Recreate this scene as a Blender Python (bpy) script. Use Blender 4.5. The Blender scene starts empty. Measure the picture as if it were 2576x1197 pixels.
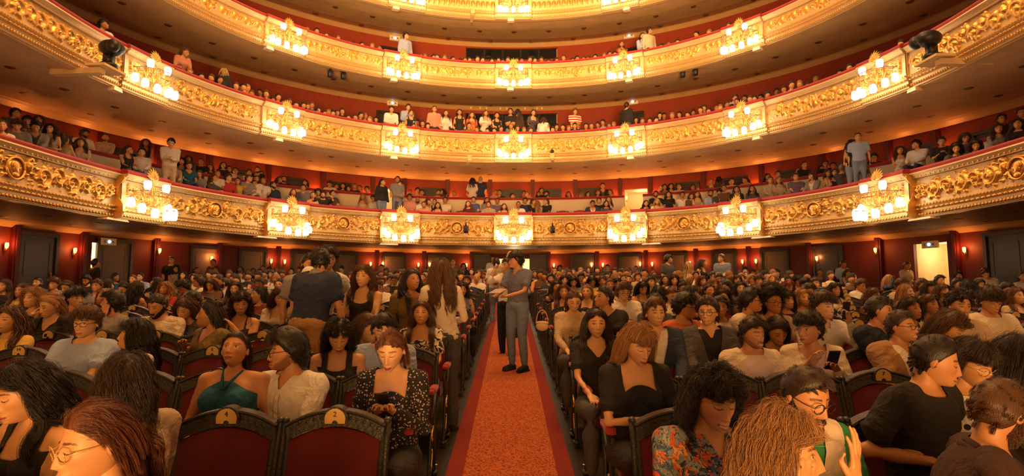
import bpy, math, random
import numpy as np
from mathutils import Matrix, Vector

SC = bpy.context.scene
COL = SC.collection
PI = math.pi
# ------------------------------------------------------------------ camera, world, exposure
CAMZ = 1.685
FPX = 1500.0
TILT = math.radians(5.578)
SLOPE = 0.0693                      # rake of the stalls floor
cam_d = bpy.data.cameras.new('camera')
cam = bpy.data.objects.new('camera', cam_d)
COL.objects.link(cam)
cam_d.sensor_width = 36.0
cam_d.lens = FPX / 2576 * 36.0
cam_d.shift_x = 5 / 2576
cam_d.clip_end = 200
cam.location = (0, 0, CAMZ)
cam.rotation_euler = (PI / 2 + TILT, 0, 0)
SC.camera = cam
w = bpy.data.worlds.new('world')
SC.world = w
w.use_nodes = True
w.node_tree.nodes['Background'].inputs[0].default_value = (1.0, 0.42, 0.12, 1)
w.node_tree.nodes['Background'].inputs[1].default_value = 0.45
vs = SC.view_settings
vs.view_transform = 'Standard'
vs.look = 'None'
vs.gamma = 1.0
vs.use_curve_mapping = False
vs.exposure = 0.2
SC.cycles.use_denoising = True
SC.cycles.use_light_tree = True
SC.cycles.max_bounces = 6
SC.cycles.sample_clamp_indirect = 4.0
SC.cycles.caustics_reflective = False
SC.cycles.caustics_refractive = False


def area_light(name, loc, aim, size, power, col):
    d = bpy.data.lights.new(name, 'AREA')
    d.shape = 'DISK'
    d.size = size
    d.energy = power
    d.color = col
    o = bpy.data.objects.new(name, d)
    COL.objects.link(o)
    o.location = loc
    o.rotation_euler = (Vector(aim) - Vector(loc)).to_track_quat('-Z', 'Y').to_euler()
    return o


WARM = (1.0, 0.50, 0.17)
area_light('house_ceiling_lights', (0, 9, 17), (0, 10, 0), 9, 2000, WARM)
ul_ = area_light('added_soffit_fill', (0, -10, 1.0), (0, 20.0, 15.0), 6, 1150, (1.0, 0.50, 0.17))  # added fill from the stage side that brightens the balcony soffits
ul_.data.spread = math.radians(44)
area_light('added_front_fill', (0, -16, 2.0), (0, 20.0, 7.0), 8, 1250, (1.0, 0.47, 0.15))  # added frontal fill for faces and balconies, stands for no actual fixture

# ------------------------------------------------------------------ helpers
def ray(px, py):
    a = (px - 1283) / FPX
    b = (598.5 - py) / FPX
    c, s = math.cos(TILT), math.sin(TILT)
    return np.array([a, c - b * s, s + b * c])


def at(px, py, Y):
    """the world point on the sight line of a photograph pixel at depth Y"""
    d = ray(px, py)
    return np.array([0, 0, CAMZ]) + d * (Y / d[1])


def zat(py, Y):
    return float(at(1283, py, Y)[2])


def floorz(Y):
    return SLOPE * max(Y, -4)


def tag(o, label=None, cat=None, group=None, kind=None):
    if label: o['label'] = label
    if cat: o['category'] = cat
    if group: o['group'] = group
    if kind: o['kind'] = kind
    return o


def empty(name, loc=(0, 0, 0), rz=0.0):
    o = bpy.data.objects.new(name, None)
    o.empty_display_size = 0.1
    COL.objects.link(o)
    o.location = loc
    o.rotation_euler = (0, 0, rz)
    return o


def link(name, me, parent=None, mats=None, loc=None, color=None):
    o = bpy.data.objects.new(name, me)
    COL.objects.link(o)
    if parent is not None: o.parent = parent
    if loc is not None: o.location = loc
    if color is not None: o.color = (*color, 1.0)
    return o


def copy_tree(o, parent=None):
    c = o.copy()
    COL.objects.link(c)
    c.parent = parent
    for ch in list(KIDS.get(o.name, ())):
        d = ch.copy(); COL.objects.link(d); d.parent = c
        for g in list(KIDS.get(ch.name, ())):
            e = g.copy(); COL.objects.link(e); e.parent = d
    return c


KIDS = {}


def kid(o):
    KIDS.setdefault(o.parent.name, []).append(o)
    return o


class MB:
    """collects shapes, builds ONE mesh"""
    def __init__(s):
        s.v = []; s.f = []; s.n = 0; s.m = []

    def add(s, verts, faces, mi=0):
        verts = np.asarray(verts, float).reshape(-1, 3)
        s.v.append(verts)
        n = s.n
        s.f.extend([tuple(i + n for i in f) for f in faces])
        s.m.extend([mi] * len(faces))
        s.n += len(verts)
        return s

    def box(s, c, d, mi=0, rz=0.0, M=None, taper=1.0):
        x, y, z = d[0] / 2, d[1] / 2, d[2] / 2
        t = taper
        V = np.array([(-x, -y, -z), (x, -y, -z), (x, y, -z), (-x, y, -z), (-x * t, -y * t, z), (x * t, -y * t, z), (x * t, y * t, z), (-x * t, y * t, z)])
        if rz:
            cs, sn = math.cos(rz), math.sin(rz)
            V = V @ np.array([[cs, sn, 0], [-sn, cs, 0], [0, 0, 1]])
        if M is not None: V = V @ np.asarray(M)[:3, :3].T
        V = V + np.asarray(c)
        return s.add(V, [(0, 3, 2, 1), (4, 5, 6, 7), (0, 1, 5, 4), (1, 2, 6, 5), (2, 3, 7, 6), (3, 0, 4, 7)], mi)

    def ell(s, c, r, nu=12, nv=8, mi=0, M=None):
        u = np.arange(nu) / nu * 2 * PI
        vv = np.arange(1, nv) / nv * PI
        P = [(0, 0, 1)]
        for t in vv:
            P += [(math.sin(t) * math.cos(a), math.sin(t) * math.sin(a), math.cos(t)) for a in u]
        P.append((0, 0, -1))
        P = np.array(P) * np.asarray(r)
        if M is not None: P = P @ np.asarray(M)[:3, :3].T
        F = []
        for j in range(nu): F.append((0, 1 + j, 1 + (j + 1) % nu))
        for i in range(nv - 2):
            a = 1 + i * nu
            for j in range(nu):
                k = (j + 1) % nu
                F.append((a + j, a + nu + j, a + nu + k, a + k))
        b = 1 + (nv - 2) * nu
        for j in range(nu): F.append((b + j, len(P) - 1, b + (j + 1) % nu))
        return s.add(P + np.asarray(c), F, mi)

    def tube(s, pts, rad, n=8, mi=0, flat=1.0, up=None):
        P = np.asarray(pts, float)
        S = len(P)
        R = np.full(S, rad, float) if np.isscalar(rad) else np.asarray(rad, float)
        V, F = tubes(P[None], R[None], n, flat, up)
        return s.add(V, F, mi)

    def lathe(s, prof, n=16, c=(0, 0, 0), mi=0):
        """prof: (radius, z) from the bottom up"""
        V = []
        for r, z in prof:
            for j in range(n):
                a = 2 * PI * j / n
                V.append((c[0] + r * math.cos(a), c[1] + r * math.sin(a), c[2] + z))
        F = []
        for i in range(len(prof) - 1):
            for j in range(n):
                k = (j + 1) % n
                F.append((i * n + j, i * n + k, (i + 1) * n + k, (i + 1) * n + j))
        F.append(tuple(range(n - 1, -1, -1)))
        F.append(tuple((len(prof) - 1) * n + j for j in range(n)))
        return s.add(V, F, mi)

    def prism(s, poly, y0, y1, mi=0):
        """polygon in xz extruded along y"""
        n = len(poly)
        V = [(x, y0, z) for x, z in poly] + [(x, y1, z) for x, z in poly]
        F = [tuple(range(n)), tuple(range(2 * n - 1, n - 1, -1))]
        for i in range(n):
            j = (i + 1) % n
            F.append((i, i + n, j + n, j))
        return s.add(V, F, mi)

    def mesh(s, name, mats=(), smooth=True):
        me = bpy.data.meshes.new(name)
        V = np.concatenate(s.v) if s.v else np.zeros((0, 3))
        me.from_pydata(V.tolist(), [], s.f)
        for m in mats: me.materials.append(m)
        if len(mats) > 1: me.polygons.foreach_set('material_index', s.m)
        if smooth: me.polygons.foreach_set('use_smooth', [True] * len(me.polygons))
        me.update()
        return me

    def build(s, name, mats, parent=None, smooth=True, **k):
        if not isinstance(mats, (list, tuple)): mats = [mats]
        return link(name, s.mesh(name, mats, smooth), parent, **k)


def tubes(P, R, n=6, flat=1.0, up=None):
    """many tapered tubes at once. P (L,S,3), R (L,S)"""
    L, S, _ = P.shape
    T = np.gradient(P, axis=1)
    T /= np.linalg.norm(T, axis=2, keepdims=True) + 1e-9
    U = np.zeros_like(P)
    ref = np.array([0.0, 0.0, 1.0]) if up is None else np.asarray(up, float)
    al = np.abs((T * ref).sum(2, keepdims=True))
    alt = np.array([1.0, 0.0, 0.0]) if abs(ref[0]) < .9 else np.array([0, 1.0, 0])
    use = np.where(al.mean(1, keepdims=True) > .85, alt, ref)
    A = np.cross(T, use)
    A /= np.linalg.norm(A, axis=2, keepdims=True) + 1e-9
    B = np.cross(T, A)
    ang = np.arange(n) / n * 2 * PI
    ca, sa = np.cos(ang), np.sin(ang)
    V = P[:, :, None, :] + R[:, :, None, None] * (A[:, :, None, :] * ca[None, None, :, None] + flat * B[:, :, None, :] * sa[None, None, :, None])
    V = V.reshape(-1, 3)
    F = []
    for l in range(L):
        o = l * S * n
        for i in range(S - 1):
            for j in range(n):
                k = (j + 1) % n
                F.append((o + i * n + j, o + i * n + k, o + (i + 1) * n + k, o + (i + 1) * n + j))
        F.append(tuple(o + j for j in range(n - 1, -1, -1)))
        F.append(tuple(o + (S - 1) * n + j for j in range(n)))
    return V, F


# ------------------------------------------------------------------ materials
def newmat(name):
    m = bpy.data.materials.new(name)
    m.use_nodes = True
    nt = m.node_tree
    return m, nt, nt.nodes['Principled BSDF']


def node(nt, t, **k):
    n = nt.nodes.new(t)
    for a, b in k.items(): setattr(n, a, b)
    return n


def mat(name, col, rough=.6, metal=0.0, var=0.0, vscale=6.0, bump=0.0, bscale=40.0, sheen=0.0, coat=0.0, col2=None, stretch=None):
    m, nt, b = newmat(name)
    L = nt.links.new
    b.inputs['Base Color'].default_value = (*col, 1)
    b.inputs['Roughness'].default_value = rough
    b.inputs['Metallic'].default_value = metal
    if sheen: b.inputs['Sheen Weight'].default_value = sheen
    if coat: b.inputs['Coat Weight'].default_value = coat
    tc = node(nt, 'ShaderNodeTexCoord')
    src = tc.outputs['Object']
    if stretch:
        mp = node(nt, 'ShaderNodeMapping')
        mp.inputs['Scale'].default_value = stretch
        L(src, mp.inputs[0]); src = mp.outputs[0]
    if var:
        nz = node(nt, 'ShaderNodeTexNoise')
        nz.inputs['Scale'].default_value = vscale
        nz.inputs['Detail'].default_value = 4
        L(src, nz.inputs['Vector'])
        mx = node(nt, 'ShaderNodeMix', data_type='RGBA')
        c2 = col2 or tuple(c * (1 - var) for c in col)
        mx.inputs['A'].default_value = (*c2, 1)
        mx.inputs['B'].default_value = (*[min(1, c * (1 + var * .5)) for c in col], 1)
        L(nz.outputs['Fac'], mx.inputs['Factor'])
        L(mx.outputs['Result'], b.inputs['Base Color'])
    if bump:
        nb = node(nt, 'ShaderNodeTexNoise')
        nb.inputs['Scale'].default_value = bscale
        nb.inputs['Detail'].default_value = 3
        L(src, nb.inputs['Vector'])
        bp = node(nt, 'ShaderNodeBump')
        bp.inputs['Strength'].default_value = bump
        bp.inputs['Distance'].default_value = .01
        L(nb.outputs['Fac'], bp.inputs['Height'])
        L(bp.outputs[0], b.inputs['Normal'])
    return m


def emit(name, col, strength):
    m, nt, b = newmat(name)
    b.inputs['Base Color'].default_value = (*col, 1)
    b.inputs['Emission Color'].default_value = (*col, 1)
    b.inputs['Emission Strength'].default_value = strength
    return m


M = {}
M['velvet'] = mat('red_velvet', (.125, .0025, .005), .85, var=.35, vscale=9, bump=.25, bscale=220, sheen=.25)
M['rail'] = mat('rail_velvet', (.38, .008, .012), .8, var=.3, vscale=4, bump=.2, bscale=150, sheen=.3)
M['frame'] = mat('dark_painted_wood', (.030, .032, .026), .38, var=.5, vscale=14, bump=.5, bscale=55)
M['brass'] = mat('brass', (.90, .60, .20), .35, .55, var=.25, vscale=20)
M['iron'] = mat('gilded_iron', (.42, .33, .18), .4, .8, var=.4, vscale=20)
M['gold'] = mat('gilding', (.88, .50, .13), .36, .75, var=.3, vscale=5, bump=.25, bscale=60)
M['cream'] = mat('cream_and_gold_paint', (.72, .50, .22), .42, .15, var=.18, vscale=3, bump=.15, bscale=30)
M['cream_wall'] = mat('cream_partition', (.85, .68, .42), .6, var=.08)
M['soffit_shaded'] = mat('shaded_soffit_plaster', (.34, .22, .10), .65, var=.3, vscale=2.0, bump=.1)  # darker copy of the soffit plaster: shade under the lowest balcony painted in
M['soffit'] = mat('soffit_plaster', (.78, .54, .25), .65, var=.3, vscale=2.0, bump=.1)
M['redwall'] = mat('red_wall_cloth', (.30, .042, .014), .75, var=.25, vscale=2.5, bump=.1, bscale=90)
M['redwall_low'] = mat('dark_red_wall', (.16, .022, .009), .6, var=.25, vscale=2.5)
M['darkdoor'] = mat('dark_door_wood', (.035, .026, .018), .35, var=.4, vscale=8)
M['greydoor'] = mat('grey_padded_door', (.17, .13, .09), .5, var=.2, vscale=3)
M['hole'] = mat('shaded_lamp_recess', (.14, .085, .035), .5)  # darkness of a lamp recess painted onto a flush disc
M['post'] = mat('crimson_post', (.10, .008, .008), .5)
M['darkwood'] = mat('row_front_wood', (.055, .022, .014), .35, var=.3)
M['floor'] = mat('dark_floor_boards', (.022, .017, .012), .35, var=.5, vscale=5, stretch=(3, .6, 1))
M['carpet_edge'] = mat('carpet_border', (.20, .014, .007), .95, bump=.3, bscale=200)
M['blacks'] = mat('black_equipment', (.012, .012, .014), .45)
M['glass'] = mat('control_room_glass', (.01, .013, .016), .08, coat=.5)
M['shade'] = emit('lit_glass_shade', (1.0, .90, .70), 10.0)
M['sconce'] = emit('lit_sconce_glass', (1.0, .36, .09), 5.0)
M['bright'] = emit('lit_corridor_wall', (1.0, .78, .42), .85)
M['bluelamp'] = emit('blue_white_lamp', (.25, .6, 1.0), 3.0)
M['signbox'] = mat('sign_plate', (.75, .68, .50), .5)
M['white_plastic'] = mat('white_plastic', (.75, .73, .70), .4)
M['box_cream'] = mat('cream_sheet_metal', (.80, .62, .36), .5)


def carpet_mat():
    m, nt, b = newmat('patterned_aisle_carpet')
    L = nt.links.new
    tc = node(nt, 'ShaderNodeTexCoord')
    v = node(nt, 'ShaderNodeTexVoronoi', feature='DISTANCE_TO_EDGE')
    v.inputs['Scale'].default_value = 34
    nz = node(nt, 'ShaderNodeTexNoise'); nz.inputs['Scale'].default_value = 18
    mx = node(nt, 'ShaderNodeMix', data_type='RGBA'); mx.inputs['Factor'].default_value = .06
    L(tc.outputs['Object'], nz.inputs['Vector'])
    L(tc.outputs['Object'], mx.inputs['A']); L(nz.outputs['Color'], mx.inputs['B'])
    L(mx.outputs['Result'], v.inputs['Vector'])
    r = node(nt, 'ShaderNodeValToRGB')
    r.color_ramp.elements[0].position = .08; r.color_ramp.elements[0].color = (.46, .115, .025, 1)
    r.color_ramp.elements[1].position = .22; r.color_ramp.elements[1].color = (.20, .028, .009, 1)
    L(v.outputs['Distance'], r.inputs[0]); L(r.outputs[0], b.inputs['Base Color'])
    b.inputs['Roughness'].default_value = .95
    return m


M['carpet'] = carpet_mat()


def objcol_mat(name, kind):
    """material whose colour is the object's own colour"""
    m, nt, b = newmat(name)
    L = nt.links.new
    oi = node(nt, 'ShaderNodeObjectInfo')
    tc = node(nt, 'ShaderNodeTexCoord')
    src = oi.outputs['Color']
    if kind == 'hair':
        pass
        mp = node(nt, 'ShaderNodeMapping'); mp.inputs['Scale'].default_value = (60, 60, 9)
        nz = node(nt, 'ShaderNodeTexNoise'); nz.inputs['Scale'].default_value = 4; nz.inputs['Detail'].default_value = 5
        L(tc.outputs['Object'], mp.inputs[0]); L(mp.outputs[0], nz.inputs['Vector'])
        h = node(nt, 'ShaderNodeHueSaturation')
        mr = node(nt, 'ShaderNodeMapRange'); mr.inputs[3].default_value = .45; mr.inputs[4].default_value = 1.6
        L(nz.outputs['Fac'], mr.inputs[0]); L(mr.outputs[0], h.inputs['Value']); L(src, h.inputs['Color'])
        L(h.outputs[0], b.inputs['Base Color'])
        b.inputs['Roughness'].default_value = .42
        bp = node(nt, 'ShaderNodeBump'); bp.inputs['Strength'].default_value = .6; bp.inputs['Distance'].default_value = .004
        L(nz.outputs['Fac'], bp.inputs['Height']); L(bp.outputs[0], b.inputs['Normal'])
        return m
    if kind == 'skin':
        at_ = node(nt, 'ShaderNodeAttribute', attribute_name='feat')
        sp = node(nt, 'ShaderNodeSeparateColor')
        L(at_.outputs['Color'], sp.inputs[0])
        prev = src
        for ch, c in (('Red', (.30, .045, .035)), ('Green', (.020, .010, .006)), ('Blue', (.75, .70, .62))):
            mx = node(nt, 'ShaderNodeMix', data_type='RGBA')
            L(sp.outputs[ch], mx.inputs['Factor']); L(prev, mx.inputs['A'])
            mx.inputs['B'].default_value = (*c, 1)
            prev = mx.outputs['Result']
        L(prev, b.inputs['Base Color'])
        b.inputs['Roughness'].default_value = .5
        b.inputs['Subsurface Weight'].default_value = 0.0
        return m
    # cloth
    b.inputs['Roughness'].default_value = .85
    nz = node(nt, 'ShaderNodeTexNoise'); nz.inputs['Scale'].default_value = 9; nz.inputs['Detail'].default_value = 3; nz.inputs['Distortion'].default_value = 1.2
    L(tc.outputs['Object'], nz.inputs['Vector'])
    bp = node(nt, 'ShaderNodeBump'); bp.inputs['Strength'].default_value = .7; bp.inputs['Distance'].default_value = .04
    L(nz.outputs['Fac'], bp.inputs['Height']); L(bp.outputs[0], b.inputs['Normal'])
    if kind == 'cloth':
        L(src, b.inputs['Base Color'])
        return m
    mx = node(nt, 'ShaderNodeMix', data_type='RGBA')
    L(src, mx.inputs['A'])
    L(mx.outputs['Result'], b.inputs['Base Color'])
    if kind == 'dots':
        v = node(nt, 'ShaderNodeTexVoronoi'); v.inputs['Scale'].default_value = 17; v.inputs['Randomness'].default_value = .25
        L(tc.outputs['Object'], v.inputs['Vector'])
        r = node(nt, 'ShaderNodeMath', operation='LESS_THAN'); r.inputs[1].default_value = .26
        L(v.outputs['Distance'], r.inputs[0]); L(r.outputs[0], mx.inputs['Factor'])
        mx.inputs['B'].default_value = (.02, .018, .016, 1)
    elif kind == 'smallflowers':
        v = node(nt, 'ShaderNodeTexVoronoi'); v.inputs['Scale'].default_value = 62
        L(tc.outputs['Object'], v.inputs['Vector'])
        r = node(nt, 'ShaderNodeMath', operation='LESS_THAN'); r.inputs[1].default_value = .30
        L(v.outputs['Distance'], r.inputs[0]); L(r.outputs[0], mx.inputs['Factor'])
        mx.inputs['B'].default_value = (.55, .42, .33, 1)
    elif kind == 'stripes':
        wv = node(nt, 'ShaderNodeTexWave', wave_type='BANDS', bands_direction='Z'); wv.inputs['Scale'].default_value = 6.5
        L(tc.outputs['Object'], wv.inputs['Vector'])
        r = node(nt, 'ShaderNodeMath', operation='GREATER_THAN'); r.inputs[1].default_value = .5
        L(wv.outputs['Fac'], r.inputs[0]); L(r.outputs[0], mx.inputs['Factor'])
        mx.inputs['B'].default_value = (.03, .03, .03, 1)
    elif kind == 'redstripes':
        wv = node(nt, 'ShaderNodeTexWave', wave_type='BANDS', bands_direction='Z'); wv.inputs['Scale'].default_value = 3.4
        L(tc.outputs['Object'], wv.inputs['Vector'])
        r = node(nt, 'ShaderNodeMath', operation='GREATER_THAN'); r.inputs[1].default_value = .45
        L(wv.outputs['Fac'], r.inputs[0]); L(r.outputs[0], mx.inputs['Factor'])
        mx.inputs['B'].default_value = (.60, .03, .02, 1)
    elif kind == 'swirl':
        wv = node(nt, 'ShaderNodeTexNoise'); wv.inputs['Scale'].default_value = 11; wv.inputs['Distortion'].default_value = 2.5; wv.inputs['Detail'].default_value = 1
        L(tc.outputs['Object'], wv.inputs['Vector'])
        r = node(nt, 'ShaderNodeMath', operation='GREATER_THAN'); r.inputs[1].default_value = .52
        L(wv.outputs['Fac'], r.inputs[0]); L(r.outputs[0], mx.inputs['Factor'])
        mx.inputs['B'].default_value = (.015, .015, .015, 1)
    elif kind == 'leafy':
        wv = node(nt, 'ShaderNodeTexNoise'); wv.inputs['Scale'].default_value = 45; wv.inputs['Distortion'].default_value = 1.0; wv.inputs['Detail'].default_value = 1
        L(tc.outputs['Object'], wv.inputs['Vector'])
        r = node(nt, 'ShaderNodeMath', operation='GREATER_THAN'); r.inputs[1].default_value = .54
        L(wv.outputs['Fac'], r.inputs[0]); L(r.outputs[0], mx.inputs['Factor'])
        mx.inputs['B'].default_value = (.14, .11, .04, 1)
    elif kind == 'tropical':
        v = node(nt, 'ShaderNodeTexVoronoi'); v.inputs['Scale'].default_value = 44
        nz2 = node(nt, 'ShaderNodeTexNoise'); nz2.inputs['Scale'].default_value = 14; nz2.inputs['Distortion'].default_value = 2
        mm = node(nt, 'ShaderNodeMix', data_type='RGBA'); mm.inputs['Factor'].default_value = .10
        L(tc.outputs['Object'], mm.inputs['A']); L(tc.outputs['Object'], nz2.inputs['Vector']); L(nz2.outputs['Color'], mm.inputs['B'])
        L(mm.outputs['Result'], v.inputs['Vector'])
        sp = node(nt, 'ShaderNodeSeparateColor'); L(v.outputs['Color'], sp.inputs[0])
        r = node(nt, 'ShaderNodeValToRGB'); r.color_ramp.interpolation = 'CONSTANT'
        els = r.color_ramp.elements
        els[0].color = (.20, .26, .26, 1); els[0].position = 0
        els[1].color = (.60, .11, .03, 1); els[1].position = .34
        for p, c in ((.56, (.02, .05, .12, 1)), (.68, (.30, .36, .32, 1)), (.84, (.05, .10, .22, 1)), (.93, (.70, .30, .10, 1))):
            e = els.new(p); e.color = c
        L(sp.outputs[0], r.inputs[0])
        v2 = node(nt, 'ShaderNodeTexVoronoi', feature='DISTANCE_TO_EDGE'); v2.inputs['Scale'].default_value = 44
        L(mm.outputs['Result'], v2.inputs['Vector'])
        g = node(nt, 'ShaderNodeMath', operation='LESS_THAN'); g.inputs[1].default_value = .035
        L(v2.outputs['Distance'], g.inputs[0])
        L(g.outputs[0], mx.inputs['Factor']); mx.inputs['B'].default_value = (.012, .012, .02, 1)
        L(r.outputs[0], mx.inputs['A'])
    return m


def strand_mat():
    m, nt, b = newmat('own_colour_hair_strands')
    oi = node(nt, 'ShaderNodeObjectInfo'); ci = node(nt, 'ShaderNodeHairInfo')
    mr = node(nt, 'ShaderNodeMapRange'); mr.inputs[3].default_value = .55; mr.inputs[4].default_value = 1.7
    h = node(nt, 'ShaderNodeHueSaturation')
    L = nt.links.new
    L(ci.outputs['Random'], mr.inputs[0]); L(mr.outputs[0], h.inputs['Value']); L(oi.outputs['Color'], h.inputs['Color']); L(h.outputs[0], b.inputs['Base Color'])
    b.inputs['Roughness'].default_value = .38
    return m


M['o_strand'] = strand_mat()
for k in ('hair', 'skin', 'cloth', 'dots', 'smallflowers', 'stripes', 'redstripes', 'swirl', 'leafy', 'tropical'):
    M['o_' + k] = objcol_mat('own_colour_' + k, k)

# ------------------------------------------------------------------ the hall: horseshoe plan
XC = 0.12
ORD = ['centre', 'first', 'second', 'third', 'fourth', 'fifth', 'sixth', 'seventh', 'eighth', 'ninth', 'tenth', 'eleventh', 'twelfth', 'thirteenth', 'fourteenth', 'fifteenth', 'sixteenth', 'seventeenth', 'eighteenth', 'nineteenth', 'twentieth',
       'twenty-first', 'twenty-second', 'twenty-third', 'twenty-fourth', 'twenty-fifth', 'twenty-sixth', 'twenty-seventh', 'twenty-eighth', 'twenty-ninth', 'thirtieth', 'thirty-first', 'thirty-second', 'thirty-third', 'thirty-fourth', 'thirty-fifth', 'thirty-sixth', 'thirty-seventh', 'thirty-eighth', 'thirty-ninth', 'fortieth', 'forty-first', 'forty-second', 'forty-third', 'forty-fourth', 'forty-fifth', 'forty-sixth', 'forty-seventh', 'forty-eighth', 'forty-ninth', 'fiftieth'] + ['outermost'] * 20


class Plan:
    def __init__(s, a, b, zc, n, y0=1.0, ds=.06):
        t = np.linspace(PI, 0, 400)
        c, sn = np.cos(t), np.sin(t)
        x = a * np.sign(c) * np.abs(c) ** (2 / n)
        y = zc + b * np.abs(sn) ** (2 / n)
        k = int((zc - y0) / .1)
        ys = np.linspace(y0, zc, k, endpoint=False)
        P = np.concatenate([np.stack([np.full(k, -a), ys], 1), np.stack([x, y], 1), np.stack([np.full(k, a), ys[::-1]], 1)])
        d = np.r_[0, np.cumsum(np.linalg.norm(np.diff(P, axis=0), axis=1))]
        s.len = d[-1]
        m = int(s.len / ds)
        s.s = np.linspace(0, s.len, m)
        s.P = np.stack([np.interp(s.s, d, P[:, 0]) + XC, np.interp(s.s, d, P[:, 1])], 1)
        T = np.gradient(s.P, axis=0)
        for _ in range(6): T[1:-1] = (T[:-2] + T[1:-1] * 2 + T[2:]) / 4
        T /= np.linalg.norm(T, axis=1, keepdims=True)
        s.T = T
        s.N = np.stack([-T[:, 1], T[:, 0]], 1)      # outward

    def pos(s, u, d=0.0):
        u = np.asarray(u, float)
        p = np.stack([np.interp(u, s.s, s.P[:, i]) for i in (0, 1)], -1)
        n = np.stack([np.interp(u, s.s, s.N[:, i]) for i in (0, 1)], -1)
        n /= np.linalg.norm(n, axis=-1, keepdims=True)
        return p + n * np.asarray(d)[..., None] if np.ndim(d) else p + n * d

    def ang(s, u):
        """rotation about z that turns +y to the outward normal"""
        n = [float(np.interp(u, s.s, s.N[:, i])) for i in (0, 1)]
        return math.atan2(-n[0], n[1])

    def pix(s, px, py, d):
        """arc position where the sight line meets the vertical surface at offset d; returns (u, world point)"""
        r = ray(px, py)
        Q = s.pos(s.s, d)
        f = Q[:, 0] * r[1] - Q[:, 1] * r[0]
        best = None
        for i in np.nonzero(f[:-1] * f[1:] <= 0)[0]:
            t = f[i] / (f[i] - f[i + 1] + 1e-12)
            y = Q[i, 1] + t * (Q[i + 1, 1] - Q[i, 1])
            if y > 4 and (best is None or y > best[1]): best = (s.s[i] + t * (s.s[1] - s.s[0]), y)
        if best is None: return None, None
        k = best[1] / r[1]
        return best[0], np.array([0, 0, CAMZ]) + r * k


PL1 = Plan(9.2, 9.5, 11.0, 2.25)
PL2 = Plan(9.05, 9.05, 11.45, 2.04)


def sweep(pl, prof, u0=None, u1=None, step=.12, closed=True, doff=None):
    """profile [(d, z)] swept along the plan"""
    u0 = 0 if u0 is None else u0
    u1 = pl.len if u1 is None else u1
    m = max(2, int((u1 - u0) / step) + 1)
    us = np.linspace(u0, u1, m)
    V = []
    for d, z in prof:
        q = pl.pos(us, d)
        V.append(np.c_[q, np.full(m, z)])
    V = np.stack(V, 1).reshape(-1, 3)
    k = len(prof)
    F = []
    for i in range(m - 1):
        for j in range(k if closed else k - 1):
            j2 = (j + 1) % k
            F.append((i * k + j, i * k + j2, (i + 1) * k + j2, (i + 1) * k + j))
    if closed:
        F.append(tuple(range(k - 1, -1, -1)))
        F.append(tuple((m - 1) * k + j for j in range(k)))
    return V, F


def sweep_obj(name, pl, prof, m, parent=None, u0=None, u1=None, closed=True, smooth=False, step=.12):
    mb = MB()
    mb.add(*sweep(pl, prof, u0, u1, step, closed))
    return mb.build(name, m, parent, smooth)


def on_plan(pl, u, d, z, V):
    """local (x along, y inward-to-outward, z up) -> world"""
    a = pl.ang(u)
    p = pl.pos(u, d)
    cs, sn = math.cos(a), math.sin(a)
    V = np.asarray(V)
    return np.c_[p[0] + V[:, 0] * cs - V[:, 1] * sn, p[1] + V[:, 0] * sn + V[:, 1] * cs, z + V[:, 2]]


# floor, ceiling
mb = MB()
mb.add([(-16, -4, floorz(-4)), (16, -4, floorz(-4)), (16, 27, floorz(27)), (-16, 27, floorz(27)), (-16, -4, floorz(-4) - .3), (16, -4, floorz(-4) - .3), (16, 27, floorz(27) - .3), (-16, 27, floorz(27) - .3)],
       [(0, 1, 2, 3), (7, 6, 5, 4), (0, 4, 5, 1), (1, 5, 6, 2), (2, 6, 7, 3), (3, 7, 4, 0)])
tag(mb.build('floor', M['floor'], smooth=False), kind='structure')
mb = MB()
mb.lathe([(14.5, 0), (14.6, .3)], 64, (XC, 10, 20.5))
tag(mb.build('ceiling', M['soffit'], smooth=False), kind='structure')

# aisle carpet lies on the floor
cr = empty('aisle_carpet', (0, 0, 0))
tag(cr, 'long patterned orange-red aisle carpet with plain red borders running up the stalls', 'carpet')
def strip(x0, x1, y0, y1, lift, th=.012):
    V = []
    for dz in (lift, lift + th):
        for x, y in ((x0, y0), (x1, y0), (x1, y1), (x0, y1)): V.append((x, y, floorz(y) + dz))
    return V, [(3, 2, 1, 0), (4, 5, 6, 7), (0, 1, 5, 4), (1, 2, 6, 5), (2, 3, 7, 6), (3, 0, 4, 7)]
mb = MB(); mb.add(*strip(-.36, .36, -2, 24, .001)); mb.build('carpet_field', M['carpet'], cr, False)
for a, b in ((-.49, -.36), (.36, .49)):
    mb = MB(); mb.add(*strip(a, b, -2, 24, .001)); mb.build('carpet_border', M['carpet_edge'], cr, False)
# small brass floor lights beside the carpet
mb = MB(); mb.lathe([(.016, 0), (.022, .002), (.018, .006), (.004, .008)], 10)
fl_me = mb.mesh('floor_stud', [M['brass']])
for i in range(16):
    for sx in (-1, 1):
        y = 2.9 + i * .963
        o = link('floor_stud', fl_me, None, loc=(sx * .60, y + .1, floorz(y + .1)))
        tag(o, 'brass floor stud %s of the carpet, %s row from the camera' % ('left' if sx < 0 else 'right', ('nearest ' + ORD[i + 1]) if i < 1 else ORD[i + 1]), 'floor stud', 'brass studs beside the carpet')

TIERS = [  # name, plan, rail top z, parapet bottom z, wall ceiling z, wall offset
    ('first', PL1, 4.555, 3.44, 6.565, 4.0),
    ('second', PL2, 7.415, 6.355, 9.465, 3.6),
    ('third', PL2, 9.955, 9.035, 12.195, 3.6),
    ('fourth', PL2, 12.60, 11.585, 15.5, 3.6)]

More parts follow.
